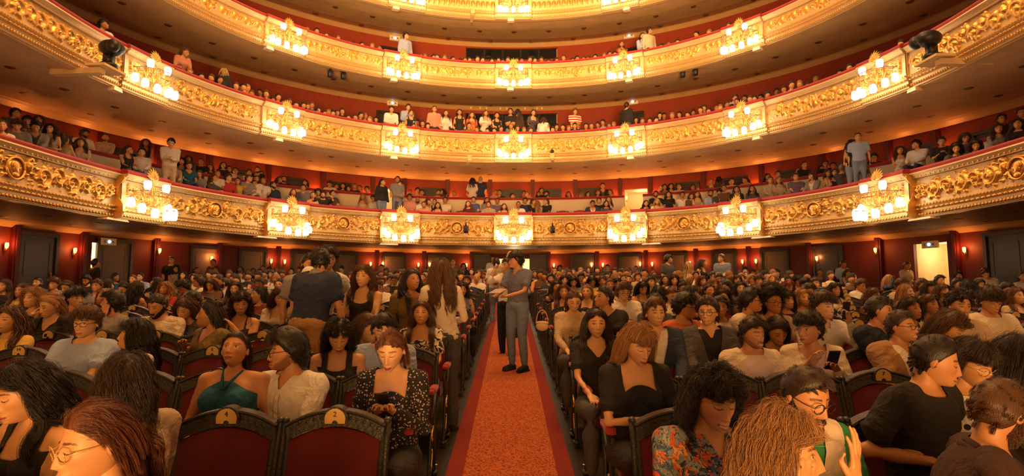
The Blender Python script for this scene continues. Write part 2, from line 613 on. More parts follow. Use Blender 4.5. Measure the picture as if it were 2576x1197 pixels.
# ------------------------------------------------------------------ relief ornament
def stamp(H, res, x, z, r, h, ax=1.0, ang=0.0, flat=False):
    nz, nx = H.shape
    R = max(r, r * ax)
    i0, i1 = max(0, int((x - R) / res)), min(nx, int((x + R) / res) + 2)
    j0, j1 = max(0, int((z - R) / res)), min(nz, int((z + R) / res) + 2)
    if i0 >= i1 or j0 >= j1: return
    X = np.arange(i0, i1) * res - x
    Z = np.arange(j0, j1)[:, None] * res - z
    c, s = math.cos(ang), math.sin(ang)
    a = (X * c + Z * s) / (r * ax)
    b = (-X * s + Z * c) / r
    q = 1 - a * a - b * b
    v = (np.clip(q, 0, 1) ** .5) * h if not flat else (q > 0) * h
    H[j0:j1, i0:i1] = np.maximum(H[j0:j1, i0:i1], v)


def stroke(H, res, pts, r, h):
    pts = np.asarray(pts, float)
    n = len(pts)
    r = np.full(n, r) if np.isscalar(r) else np.interp(np.linspace(0, 1, n), np.linspace(0, 1, len(r)), r)
    for (x, z), q in zip(pts, r): stamp(H, res, x, z, max(q, res * .8), h * min(1, .45 + q / max(r.max(), 1e-6) * .55))


def spiral(cx, cz, r0, turns, a0, hand=1, n=40, shrink=.12):
    t = np.linspace(0, 1, n)
    rr = r0 * (1 - (1 - shrink) * t)
    a = a0 + hand * turns * 2 * PI * t
    return np.stack([cx + rr * np.cos(a), cz + rr * np.sin(a)], 1)


def leaf(H, res, x, z, a, L, wd, h, lobes=4):
    """acanthus leaf: midrib and lobes to both sides"""
    d = np.array([math.cos(a), math.sin(a)]); p = np.array([-d[1], d[0]])
    t = np.linspace(0, 1, 12)[:, None]
    curve = np.array([x, z]) + d * L * t + p * wd * .5 * np.sin(t * 2.2)
    stroke(H, res, curve, [wd * .28, wd * .2, wd * .08], h)
    for i in range(lobes):
        q = curve[2 + i * 2]
        for sgn in (1, -1):
            aa = a + sgn * (1.0 - .12 * i)
            l = wd * (1 - .15 * i)
            stroke(H, res, [q + np.array([math.cos(aa), math.sin(aa)]) * l * k for k in np.linspace(0, 1, 5)], [wd * .2, wd * .22, wd * .06], h * .85)


def scroll_unit(H, res, x, zc, r, hand, h, rng):
    """one volute with leaves growing out of it"""
    a0 = PI if hand > 0 else 0
    sp = spiral(x, zc, r, 1.35, PI / 2 * 3 if hand > 0 else PI / 2, hand)
    stroke(H, res, sp, [r * .16, r * .20, r * .12], h)
    stamp(H, res, x, zc, r * .26, h * 1.25)
    for k in range(6):
        q = sp[2 + k * 5]
        a = math.atan2(q[1] - zc, q[0] - x)
        leaf(H, res, q[0], q[1], a + .5 * hand + rng.uniform(-.2, .2), r * .42, r * .30, h * .9, 3)


def putto(H, res, x, z, s, h, f):
    """small winged child figure in relief"""
    stamp(H, res, x, z + .19 * s, .050 * s, h * 1.5)                 # head
    stamp(H, res, x, z + .09 * s, .055 * s, h * 1.3, 1.35, PI / 2)   # torso
    stroke(H, res, [(x + f * .03 * s, z + .13 * s), (x + f * .11 * s, z + .15 * s), (x + f * .16 * s, z + .22 * s)], .020 * s, h)
    stroke(H, res, [(x - f * .03 * s, z + .13 * s), (x - f * .10 * s, z + .08 * s), (x - f * .15 * s, z + .12 * s)], .020 * s, h)
    stroke(H, res, [(x, z + .03 * s), (x + f * .07 * s, z - .02 * s), (x + f * .05 * s, z - .13 * s)], .030 * s, h * 1.1)
    stroke(H, res, [(x, z + .03 * s), (x - f * .04 * s, z - .06 * s), (x - f * .12 * s, z - .12 * s)], .030 * s, h * 1.1)
    for k in range(3):
        stroke(H, res, [(x - f * .04 * s, z + .12 * s), (x - f * (.12 + .04 * k) * s, z + (.20 - .03 * k) * s)], [.018 * s, .006 * s], h * .8)


def relief_first(W, Hh, res, seed, mirror):
    rng = random.Random(seed)
    H = np.zeros((int(Hh / res) + 1, int(W / res) + 1))
    h = .075
    mc = W * .5
    zc = Hh * .48
    for sgn in (-1, 1):
        putto(H, res, mc + sgn * .34, zc, 1.2, h, sgn)
        x = mc + sgn * (.34 + .34)
        k = 0
        while .14 < x < W - .14:
            r = .205 if k % 2 == 0 else .165
            scroll_unit(H, res, x, zc + (-.02 if k % 2 == 0 else .03), r, sgn * (1 if k % 2 == 0 else -1), h, rng)
            x += sgn * (r + .17)
            k += 1
        # fruit cluster at the end of the panel
        xe = .17 if sgn < 0 else W - .17
        for _ in range(26):
            stamp(H, res, xe + rng.uniform(-.11, .11), zc + rng.uniform(-.15, .15), rng.uniform(.022, .04), h * rng.uniform(.8, 1.2))
        # flute and staff
        xs = mc + sgn * .52
        stroke(H, res, [(xs - sgn * .10, zc + .22), (xs + sgn * .12, zc - .20)], .010, h * .9)
    # crown above the medallion
    for k in range(-3, 4):
        stamp(H, res, mc + k * .035, zc + .235 - abs(k) * .012, .026, h * 1.2)
    for _ in range(int(60 * W)):
        stamp(H, res, rng.uniform(.06, W - .06), zc + rng.gauss(0, .13), rng.uniform(.012, .030), h * rng.uniform(.3, .7))
    return H


def relief_second(W, Hh, res, seed):
    rng = random.Random(seed)
    H = np.zeros((int(Hh / res) + 1, int(W / res) + 1))
    h = .06
    zc = Hh * .5
    mc = W / 2
    # mask shield in the centre
    stamp(H, res, mc, zc, .12, h * 1.5, 1.35, PI / 2)
    stamp(H, res, mc, zc + .13, .07, h * 1.9)
    for k in range(5): stroke(H, res, [(mc, zc - .04), (mc + math.cos(PI * (1.1 + .2 * k)) * .16, zc + math.sin(PI * (1.1 + .2 * k)) * .17)], [.03, .012], h)
    for sgn in (-1, 1):
        x = mc + sgn * .30
        k = 0
        while .12 < x < W - .12:
            scroll_unit(H, res, x, zc + (.035 if k % 2 else -.035), .165, sgn * (1 if k % 2 else -1), h, rng)
            x += sgn * .25
            k += 1
    t = np.linspace(0, W, int(W / res))
    stroke(H, res, np.stack([t, zc + .10 * np.sin(t / .25 * PI)], 1), .014, h * .7)
    for _ in range(int(40 * W)):
        stamp(H, res, rng.uniform(.03, W - .03), zc + rng.gauss(0, .08), rng.uniform(.010, .022), h * rng.uniform(.3, .7))
    return H


def relief_third(W, Hh, res, seed):
    H = np.zeros((int(Hh / res) + 1, int(W / res) + 1))
    h = .05
    zc = Hh * .5
    n = max(2, int(W / .36))
    for i in range(n):
        x = (i + .5) * W / n
        if abs(x - W / 2) < .5: continue
        stamp(H, res, x, zc + .02, .10, h * .8, 1.3, PI / 2)           # bell
        xx = x + .5 * W / n
        stroke(H, res, [(xx, zc + .12), (xx, zc - .13)], [.022, .03, .01], h)
        for sgn in (-1, 1):
            stroke(H, res, spiral(xx + sgn * .045, zc + .07, .04, .8, PI / 2 * 3, -sgn, 14, .3), .012, h)
            stroke(H, res, [(xx, zc - .02), (xx + sgn * .07, zc - .06)], [.02, .008], h)
    rng = random.Random(seed)
    for sgn in (-1, 1):
        scroll_unit(H, res, W / 2 + sgn * .22, zc, .14, sgn, h, rng)
        scroll_unit(H, res, W / 2 + sgn * .42, zc + .04, .09, -sgn, h, rng)
        stroke(H, res, [(W / 2, zc - .12), (W / 2 + sgn * .16, zc + .14)], [.02, .03, .015], h)
    stamp(H, res, W / 2, zc, .05, h * 1.3)
    return H


def relief_balusters(W, Hh, res, seed):
    H = np.zeros((int(Hh / res) + 1, int(W / res) + 1))
    n = int(W / .17)
    for i in range(n):
        x = (i + .5) * W / n
        stamp(H, res, x, Hh * .42, .06, .07, 2.2, PI / 2)
        stroke(H, res, [(x, Hh * .6), (x, Hh * .95)], [.035, .02, .045], .05)
    return H


def relief_obj(name, pl, u0, W, z0, H, res, d0, mats, parent, thr=.010, lean=0.0):
    nz, nx = H.shape
    us = u0 + np.arange(nx) * res
    zz = z0 + np.arange(nz) * res
    V = []
    for j in range(nz):
        q = pl.pos(us, d0 - H[j] + lean * (j / nz))
        V.append(np.c_[q, np.full(nx, zz[j])])
    V = np.concatenate(V)
    # back skirt ring so that the panel is solid
    me = bpy.data.meshes.new(name)
    idx = np.arange(nz * nx).reshape(nz, nx)
    F = np.stack([idx[:-1, :-1], idx[:-1, 1:], idx[1:, 1:], idx[1:, :-1]], -1).reshape(-1, 4)
    hm = (H[:-1, :-1] + H[1:, 1:] + H[:-1, 1:] + H[1:, :-1]).reshape(-1) / 4
    me.from_pydata(V.tolist(), [], F.tolist())
    for m in mats: me.materials.append(m)
    me.polygons.foreach_set('material_index', (hm > thr).astype(int))
    me.polygons.foreach_set('use_smooth', [True] * len(F))
    return link(name, me, parent)


def eggs(name, pl, z, d, pitch, r, m, parent, bays=None, bump=0.0, us=None):
    mb = MB()
    if us is None: us = np.arange(pitch / 2, pl.len, pitch)
    for u in us:
        dd = d
        if bays is not None and any(a < u < b for a, b in bays): dd = d - bump
        p = pl.pos(u, dd)
        if p[1] < 7.0: continue
        a = pl.ang(u)
        Mx = np.array([[math.cos(a), -math.sin(a), 0], [math.sin(a), math.cos(a), 0], [0, 0, 1]])
        mb.ell((p[0], p[1], z), r, 6, 4, M=Mx)
    o = mb.build(name, m, parent)
    tag(o, kind='stuff')
    return o


# chandeliers: photograph columns and rows of each one
CH = {0: [(-480, 440), (375, 500), (725, 550), (1002, 573), (1285, 573), (1570, 575), (1853, 547), (2220, 500), (3050, 440)],
      1: [(-700, 0), (387, 215), (715, 315), (1005, 378), (1287, 380), (1569, 375), (1865, 315), (2213, 213), (3270, 0)],
      2: [(300, -150), (723, 100), (1010, 178), (1285, 195), (1565, 177), (1860, 95), (2290, -150)],
      3: [(700, -150), (1022, 0), (1283, 20), (1550, 0), (1880, -150)]}
CHU = {}
for t, lst in CH.items():
    pl = TIERS[t][1]
    us = []
    for px, py in lst:
        u, p = pl.pix(px, py, -.25 if t == 0 else -.20)
        if u is not None: us.append(u)
    CHU[t] = sorted(us)
# symmetric about the centre, so that both halves of a tier match
for t in CHU:
    pl = TIERS[t][1]
    us = np.array(CHU[t]) - pl.len / 2
    us = (us - us[::-1]) / 2
    us[len(us) // 2] = 0
    CHU[t] = (us + pl.len / 2).tolist()

# ------------------------------------------------------------------ balconies
BAYW = 1.30
for ti, (nm, pl, zr, zb, zw, wo) in enumerate(TIERS):
    bal = empty('balcony', (0, 0, 0))
    tag(bal, {'first': 'lowest gilded balcony with portrait medallions and putti under a red velvet rail',
              'second': 'second gilded balcony up with leafy scroll relief under a red velvet rail',
              'third': 'third gilded balcony up with a row of bell shaped relief ornaments',
              'fourth': 'topmost gilded balcony with a row of short balusters, cut by the picture edge'}[nm], 'balcony', 'balconies of the hall')
    cu = CHU[ti]
    bays = [(u - BAYW / 2, u + BAYW / 2) for u in cu]
    # velvet rail, in lengths between the bay edges
    marks = [0] + [x for b in bays for x in b] + [pl.len]
    marks = [max(0, min(pl.len, x)) for x in marks]
    pj = .16 if ti == 0 else .07
    for i in range(len(marks) - 1):
        a, b = marks[i], marks[i + 1]
        if b - a < .05: continue
        off = -pj if i % 2 == 1 else 0
        w_ = .30 if ti == 0 else .20
        prof = [(off - .08, zr - .10), (off - .10, zr - .05), (off - .06, zr - .005), (off, zr + .01), (w_ - .08, zr + .01), (w_, zr - .03), (w_, zr - .12)]
        sweep_obj('velvet_rail', pl, prof, M['rail'], bal, a + .01, b - .01, smooth=False)
        # cornice under the rail
        c0 = zr - .105
        prof = [(off - .10, c0), (off - .11, c0 - .03), (off - .07, c0 - .06), (off - .03, c0 - .10), (off - .03, c0 - .125), (w_ - .05, c0 - .125), (w_ - .05, c0)]
        sweep_obj('cornice', pl, prof, M['cream'], bal, a + .01, b - .01)
    zt = zr - .23            # top of the relief field
    if ti == 0: zl = zb + .30
    elif ti == 1: zl = zb + .32
    elif ti == 2: zl = zb + .30
    else: zl = zb + .30
    Hh = zt - zl
    res = (.018, .021, .024, .028)[ti]
    for i in range(len(marks) - 1):
        a, b = marks[i], marks[i + 1]
        if b - a < .2: continue
        bay = i % 2 == 1
        off = -pj if bay else 0
        p_mid = pl.pos((a + b) / 2)
        a2, b2 = a, b
        if pl.pos(a)[1] < 8.0 and i == 0:
            a2 = float(np.interp(8.0, pl.pos(pl.s[:len(pl.s) // 2])[:, 1], pl.s[:len(pl.s) // 2]))
        if i == len(marks) - 2:
            b2 = pl.len - float(np.interp(8.0, pl.pos(pl.s[:len(pl.s) // 2])[:, 1], pl.s[:len(pl.s) // 2]))
        # plain body behind
        body = [(off + .06, zt + .01), (off + .06, zb + .02), (.22, zb + .02), (.22, zt + .01)]
        sweep_obj('parapet_body', pl, body, M['cream'], bal, a, b)
        W = b2 - a2
        if W > .3 and not (pl.pos(a2)[1] < 7 and pl.pos(b2)[1] < 7):
            if bay:
                rng = random.Random(i)
                H = np.zeros((int(Hh / res) + 1, int(W / res) + 1))
                hh = .05
                zc = Hh * .5
                for sgn in (-1, 1):
                    for k in range(8): stamp(H, res, W / 2 + sgn * W * .37, Hh * (.12 + .10 * k), .030, hh, 1.4)
                    stroke(H, res, spiral(W / 2 + sgn * .27, Hh * .72, .10, 1.2, 0, sgn), .020, hh)
                    leaf(H, res, W / 2 + sgn * .27, Hh * .22, PI / 2, .2, .14, hh)
                for k in range(5): leaf(H, res, W / 2, Hh * .45, PI / 2 + (k - 2) * .5, .22, .10, hh)
            elif ti == 0: H = relief_first(W, Hh, res, i, False)
            elif ti == 1: H = relief_second(W, Hh, res, i)
            elif ti == 2: H = relief_third(W, Hh, res, i)
            else: H = relief_balusters(W, Hh, res, i)
            # slightly hollow ground
            zz = np.linspace(0, 1, H.shape[0])[:, None]
            belly = .05 * np.cos((zz - .5) * PI) if ti == 0 else .03 * np.cos((zz - .5) * PI)
            Hm = H.copy()
            o = relief_obj('relief_panel', pl, a2, W, zl, H - .0 * belly, res, off + .03, [M['cream'], M['gold']], bal)
            if ti == 0 and not bay:
                um = a2 + W / 2
                mb = MB()
                ring = [(math.cos(t) * .20, 0, math.sin(t) * .20) for t in np.linspace(0, 2 * PI, 33)]
                V, F = tubes(np.array([ring]), np.full((1, 33), .022), 6)
                mb.add(on_plan(pl, um, off - .035, zl + Hh * .48, V), F)
                med = mb.build('medallion', M['gold'], bal)
                mb = MB()
                V = []
                mb2 = MB()
                mb2.lathe([(.19, -.05), (.19, 0)], 28)
                V = np.concatenate(mb2.v)[:, [0, 2, 1]] * [1, -1, 1]
                mb.add(on_plan(pl, um, off - .02, zl + Hh * .48, V), mb2.f)
                mb3 = MB()
                sgn = 1 if (i // 2) % 2 else -1
                for (x, z, r, rz_, ry) in ((0, .02, .065, .085, .03), (sgn * .05, .0, .022, .03, .03), (sgn * .02, -.05, .035, .03, .025), (-sgn * .03, .05, .07, .06, .025), (0, -.10, .07, .04, .03), (sgn * .066, .015, .014, .014, .03)):
                    mb3.ell((x * 1.2, 0, z * 1.2), (r * 1.2, ry * 1.2, rz_ * 1.2), 10, 7)
                mb.add(on_plan(pl, um, off - .04, zl + Hh * .48, np.concatenate(mb3.v)), mb3.f)
                mb.build('portrait', M['gold'], med)
        # lower mouldings, stepping in
        m0 = zl
        prof = [(off + .03, m0 + .005), (off - .02, m0 - .02), (off - .02, m0 - .05), (off + .02, m0 - .075), (off + .0, m0 - .12), (off + .05, m0 - .15), (off + .06, m0 - .20), (off + .03, m0 - .225), (off + .03, m0 - .26), (off + .09, m0 - .28),
                (off + .12, zb + .03), (off + .12, zb), (.26, zb), (.26, m0)]
        sweep_obj('base_moulding', pl, prof, M['cream'], bal, a, b)
        if bay and ti == 0:
            for uu in (a, b):  # scrolled side cheeks of the projecting bay
                prof_s = [(.02, zt + .08), (-.20, zt + .08), (-.20, zt), (-.10, zt - .12), (-.06, zl + .25), (-.12, zl + .12), (-.21, zl), (-.22, zb + .15), (-.12, zb), (.05, zb)]
                mb = MB()
                V = []
                for dx in (-.03, .03):
                    for d, z in prof_s:
                        q = pl.pos(uu + dx, d)
                        V.append((q[0], q[1], z))
                k = len(prof_s)
                F = [tuple(range(k)), tuple(range(2 * k - 1, k - 1, -1))] + [(i_, (i_ + 1) % k, k + (i_ + 1) % k, k + i_) for i_ in range(k)]
                mb.add(V, F)
                mb.build('scroll_cheek', M['gold'], bal, False)
    eb = bays
    e = 1.0 if ti == 0 else .75
    eggs('egg_moulding', pl, zr - .185, -.02, .125 * e, (.048 * e, .04 * e, .034 * e), M['gold'], bal, eb, pj)
    eggs('egg_moulding', pl, zl - .12, -.005, .13 * e, (.050 * e, .035, .030 * e), M['gold'], bal, eb, pj)
    eggs('bead_moulding', pl, zl - .035, -.03, .085 * e, (.026 * e, .02, .02 * e), M['gold'], bal, eb, pj)
    eggs('dentil_moulding', pl, zl - .235, .02, .085 * e, (.030 * e, .03, .030), M['gold'], bal, eb, pj)
    # soffit and floor of the tier
    prev_wo = wo
    zsb = zb + .02
    zsw = {0: 3.565, 1: 6.565, 2: 9.465, 3: 12.195}[ti]
    wo_below = {0: 4.0, 1: 4.0, 2: 3.6, 3: 3.6}[ti]
    so = sweep_obj('soffit', pl, [(.12, zsb), (1.2, zsb + (zsw - zsb) * .22), (2.6, zsb + (zsw - zsb) * .62), (wo_below - .10, zsw), (wo_below - .10, zsw + .1), (1.2, zsb + .30), (.12, zsb + .10)], M['soffit'] if ti else M['soffit_shaded'], bal)
    sweep_obj('cove_moulding', pl, [(wo_below - .34, zsw - .012), (wo_below - .20, zsw - .05), (wo_below - .02, zsw - .14), (wo_below + .02, zsw - .14), (wo_below + .02, zsw + .02), (wo_below - .34, zsw + .01)], M['cream'], bal)
    # soffit lamps as flush discs, shade of their recesses put into the colour
    mb = MB(); mb.lathe([(.09, -.006), (.10, .0), (.10, .02), (.07, .02)], 14)
    dl = mb.mesh('downlight', [M['hole']])
    for r_, zf in ((1.5, .30), (2.9, .72)):
        us = np.arange(.6, pl.len, 1.15 if r_ < 2 else 1.3)
        for u in us:
            p = pl.pos(u, r_)
            if p[1] < 6: continue
            o = link('downlight', dl, bal, loc=(p[0], p[1], zsb + (zsw - zsb) * zf - .004))
    # tier floor
    zf = max(zr - .92, zb + .40)
    steps = [(.24, zf), (1.35, zf), (1.35, zf + .14), (2.45, zf + .14), (2.45, zf + .30), (wo, zf + .30), (wo, max(zsw + .12, zb + .62)), (.24, zb + .34)]
    sweep_obj('tier_floor', pl, steps, M['darkwood'], bal)

# walls behind each tier, with real openings at the exits
def wall_with_gaps(name, pl, d, z0, z1, gaps, m, ztop):
    """gaps: (u0, u1) openings up to height ztop"""
    cuts = [0]
    mb = MB()
    u = 0
    for a, b in sorted(gaps):
        mb.add(*sweep(pl, [(d, z0), (d + .15, z0), (d + .15, z1), (d, z1)], u, a, .25))
        mb.add(*sweep(pl, [(d, ztop), (d + .15, ztop), (d + .15, z1), (d, z1)], a, b, .25))
        u = b
    mb.add(*sweep(pl, [(d, z0), (d + .15, z0), (d + .15, z1), (d, z1)], u, pl.len, .25))
    return tag(mb.build(name, m, smooth=False), kind='structure')


def px_u(pl, d, px, py):
    u, p = pl.pix(px, py, d)
    return u, p


def niche(pl, d, u0, u1, z0, z1, power, col, depth=1.4, shelf=False):
    """lit corridor seen through an exit"""
    mb = MB()
    a = pl.pos(u0, d + .15); b = pl.pos(u1, d + .15)
    n = pl.pos((u0 + u1) / 2, d + 1) - pl.pos((u0 + u1) / 2, d)
    t = (b - a) / np.linalg.norm(b - a)
    a = a - t * .05; b = b + t * .35
    c, e = b + n * depth, a + n * depth
    P = [(*a, z0), (*b, z0), (*c, z0), (*e, z0), (*a, z1), (*b, z1), (*c, z1), (*e, z1)]
    mb.add(P, [(3, 2, 1, 0), (4, 5, 6, 7), (1, 2, 6, 5), (2, 3, 7, 6), (3, 0, 4, 7)])
    o = tag(mb.build('corridor_wall', M['cream_wall'], smooth=False), kind='structure')
    ld = bpy.data.lights.new('corridor_lamp', 'POINT'); ld.energy = power; ld.color = col; ld.shadow_soft_size = .15
    lo = bpy.data.objects.new('corridor_lamp', ld); COL.objects.link(lo)
    m_ = (a + b) / 2 + n * depth * .5
    lo.location = (m_[0], m_[1], z1 - .25)


NDOOR = [0]


def door(pl, d, px, py, wid, z0, z1, m, parent=None):
    u, p = pl.pix(px, py, d)
    if u is None: return
    NDOOR[0] += 1
    a = pl.ang(u)
    q = pl.pos(u, d)
    r = empty('door_%d' % NDOOR[0], (q[0], q[1], z0), a)
    tag(r, kind='structure')
    h = z1 - z0
    f = MB()
    f.box((-wid / 2 - .03, -.05, h / 2), (.08, .10, h)); f.box((wid / 2 + .03, -.05, h / 2), (.08, .10, h)); f.box((0, -.05, h + .03), (wid + .14, .10, .10))
    f.build('door_frame', M['darkdoor'], r, False)
    l = MB()
    l.box((0, -.02, h / 2), (wid, .04, h - .01))
    l.build('door_leaf', m, r, False)
    for zz, hh in ((h * .72, h * .40), (h * .25, h * .34)):
        t = MB()
        for (x, z, w_, h_) in ((0, zz + hh / 2, wid * .7, .03), (0, zz - hh / 2, wid * .7, .03), (-wid * .35, zz, .03, hh), (wid * .35, zz, .03, hh)):
            t.box((x, -.045, z), (w_, .015, h_))
        t.build('door_panel_moulding', m, r, False)
    t = MB(); t.tube([(wid * .38, -.05, h * .42), (wid * .38, -.10, h * .42), (wid * .38, -.10, h * .56), (wid * .38, -.05, h * .56)], .012, 6)
    t.build('door_handle', M['brass'], r)


# --- stalls level
pl = PL1
ZC0 = 3.50
ex = [(226, 262, 700), (1237, 1334, 660), (2303, 2388, 700)]
gaps = [(pl.pix(a, y, 4.0)[0], pl.pix(b, y, 4.0)[0]) for a, b, y in ex]
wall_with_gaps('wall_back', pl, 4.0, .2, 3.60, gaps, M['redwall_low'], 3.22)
for (a, b), pw in zip(gaps, (75, 110, 26)): niche(pl, 4.0, a, b, 1.0, 3.25, pw, (1.0, .72, .36))
for px, wd, mm in ((90, .9, 'darkdoor'), (285, .9, 'greydoor'), (515, .85, 'greydoor'), (635, .85, 'greydoor'), (767, .95, 'greydoor'), (869, .8, 'greydoor'), (991, .8, 'greydoor'), (1105, .8, 'darkdoor'),
                   (1465, .8, 'darkdoor'), (1583, .8, 'greydoor'), (1700, .8, 'greydoor'), (1823, .8, 'greydoor'), (1950, .85, 'greydoor'), (2085, .85, 'darkdoor'), (2535, .9, 'darkdoor')):
    p = pl.pix(px, 660, 4.0)[1]
    if p is not None: door(pl, 3.99, px, 660, wd, floorz(p[1]) - .02, 3.28, M[mm])
# dark panelled porch around the centre entrance
for px in (1212, 1353):
    p = pl.pix(px, 660, 3.95)[1]
    door(pl, 3.97, px, 660, .55, floorz(p[1]) - .02, 3.30, M['darkdoor'])
# crimson posts and their lamps
mb = MB(); mb.lathe([(.010, -.08), (.032, -.05), (.042, .01), (.038, .06), (.024, .07)], 12)
sc_sh = mb.mesh('lamp_shade', [M['sconce']])
mb = MB(); mb.box((0, .05, -.06), (.05, .03, .16)); mb.tube([(0, .05, -.10), (0, .02, -.13), (0, 0, -.10)], .010, 6)
sc_br = mb.mesh('bracket', [M['brass']])
SCN = [0]


def sconce(pl, d, u, z, power, where):
    p = pl.pos(u, d)
    a = pl.ang(u)
    r = empty('wall_lamp', (p[0], p[1], z), a)
    SCN[0] += 1
    tag(r, 'glowing wall lamp, ' + where, 'wall lamp', 'wall lamps on the red walls')
    link('lamp_shade', sc_sh, r); link('bracket', sc_br, r)
    ld = bpy.data.lights.new('wall_lamp_light', 'POINT'); ld.energy = power; ld.color = (1.0, .30, .07); ld.shadow_soft_size = .06
    lo = bpy.data.objects.new('wall_lamp_light', ld); COL.objects.link(lo)
    q = pl.pos(u, d - .10); lo.location = (q[0], q[1], z + .05)


PN = [0]


def post(pl, d, u, z0, z1, name='post'):
    p = pl.pos(u, d - .06)
    mb = MB(); mb.box((0, 0, (z1 - z0) / 2), (.17, .18, z1 - z0)); mb.box((0, -.10, (z1 - z0) / 2), (.08, .04, (z1 - z0) * .96))
    PN[0] += 1
    o = mb.build('wall_post', M['post'], None, False, loc=(p[0], p[1], z0))
    o.rotation_euler = (0, 0, pl.ang(u))
    return tag(o, kind='structure')


gl = [38, 209, 393, 551, 700, 948, 1067, 1187, 1380, 1502, 1625, 1751, 1884, 2036, 2211, 2405]
for i, px in enumerate(gl):
    u, p = pl.pix(px, 650, 3.9)
    if u is None: continue
    post(pl, 4.0, u, floorz(p[1]) - .05, 3.5)
    sides = {38: (-1,), 209: (-1,), 551: (-1,), 2405: (1,), 2036: (1,), 1187: (-1,), 1380: (1,), 393: (0,), 2211: (0,)}.get(px, (-1, 1))
    for sg in sides:
        z = zat(0, 1) * 0 + at(px, 652, p[1])[2] if sg else at(px, 625, p[1])[2]
        lab = 'under the lowest balcony, %s post %s of the centre door' % (ORD[abs(i - 7) if i < 8 else i - 7] if i != 7 else 'first', 'left' if i < 8 else 'right')
        k = (7 - i + 1) if i < 8 else i - 7
        lab = 'stalls, %s side of %s post %s of centre door' % ({-1: 'left', 1: 'right', 0: 'front'}[sg], ORD[k], 'left' if i < 8 else 'right')
        sconce(pl, 3.90 if sg else 3.72, u + sg * .16, 2.95 if sg else 3.1, 10, lab)
# --- first tier wall
zf1 = 4.555 - .92 + .42
ex1 = [(1571, 1629, 500), (956, 988, 480)]
gaps = [(pl.pix(a, y, 4.0)[0], pl.pix(b, y, 4.0)[0]) for a, b, y in ex1]
wall_with_gaps('wall_back', pl, 4.0, 3.6, 6.60, gaps, M['redwall'], 6.0)
for (a, b), pw in zip(gaps, (13, 9)): niche(pl, 4.0, a, b, 4.0, 6.05, pw, (1.0, .72, .36))
for px, py in ((-60, 260), (148, 330), (305, 375), (470, 410), (605, 435), (735, 455), (853, 465), (1088, 485), (1286, 490), (1384, 490), (1485, 485), (1730, 460), (1850, 445), (1987, 420), (2125, 390), (2308, 345), (2490, 300)):
    door(pl, 3.99, px, py, .78, zf1, 6.02, M['darkdoor'])
p1 = [102, 258, 400, 528, 676, 812, 938, 1018, 1126, 1233, 1340, 1447, 1560, 1636, 1771, 1915, 2068, 2235, 2355]
yy = np.interp(p1, [0, 250, 500, 750, 950, 1285, 1620, 1850, 2100, 2350, 2576], [290, 345, 402, 440, 460, 470, 460, 440, 400, 350, 290])
for i, (px, py) in enumerate(zip(p1, yy)):
    u, p = pl.pix(px, float(py), 3.9)
    post(pl, 4.0, u, zf1, 6.5)
    for sg in (-1, 1):
        if (px, sg) in ((102, 1), (258, 1), (2355, -1), (2235, -1), (2068, -1), (938, 2)): continue
        k = abs(i - 9)
        sconce(pl, 3.92, u + sg * .17, 5.62, 12.0, 'lowest balcony, %s side of %s post %s' % ('left' if sg < 0 else 'right', ORD[k] if k else 'middle', ('left of middle' if i < 9 else 'right of middle') if k else 'of the row'))
# cream box partition with red velvet top
par = empty('box_partition')
tag(par, 'low cream partition with red velvet top along the boxes of the lowest balcony', 'partition')
uc0, uc1 = pl.pix(1571, 505, 2.45)[0], pl.pix(1618, 505, 2.45)[0]
ul0 = pl.pix(958, 500, 2.45)[0]; ul1 = pl.pix(1008, 500, 2.45)[0]
zt1 = at(1285, 498, float(pl.pos(pl.len / 2, 2.45)[1]))[2]
for a, b in ((2.0, ul0), (ul1, uc0), (uc1, pl.len - 2)):
    sweep_obj('partition_panel', pl, [(2.40, 3.8), (2.48, 3.8), (2.48, zt1 - .08), (2.40, zt1 - .08)], M['cream_wall'], par, a, b)
    sweep_obj('partition_rail', pl, [(2.34, zt1 - .09), (2.36, zt1 - .01), (2.42, zt1 + .01), (2.52, zt1), (2.54, zt1 - .09)], M['rail'], par, a, b)
# dark fronts between the balcony rows
rf = empty('row_front')
tag(rf, 'dark brown wooden row fronts behind the lowest balcony rail', 'row front')
sweep_obj('front_board', pl, [(.92, 3.6), (.96, 3.6), (.96, 4.58), (.92, 4.58)], M['darkwood'], rf, pl.pix(850, 500, .9)[0], pl.pix(1560, 520, .9)[0])
sweep_obj('front_board', pl, [(.92, 3.6), (.96, 3.6), (.96, 4.60), (.92, 4.60)], M['darkwood'], rf, pl.pix(1640, 520, .9)[0], pl.pix(2080, 460, .9)[0])

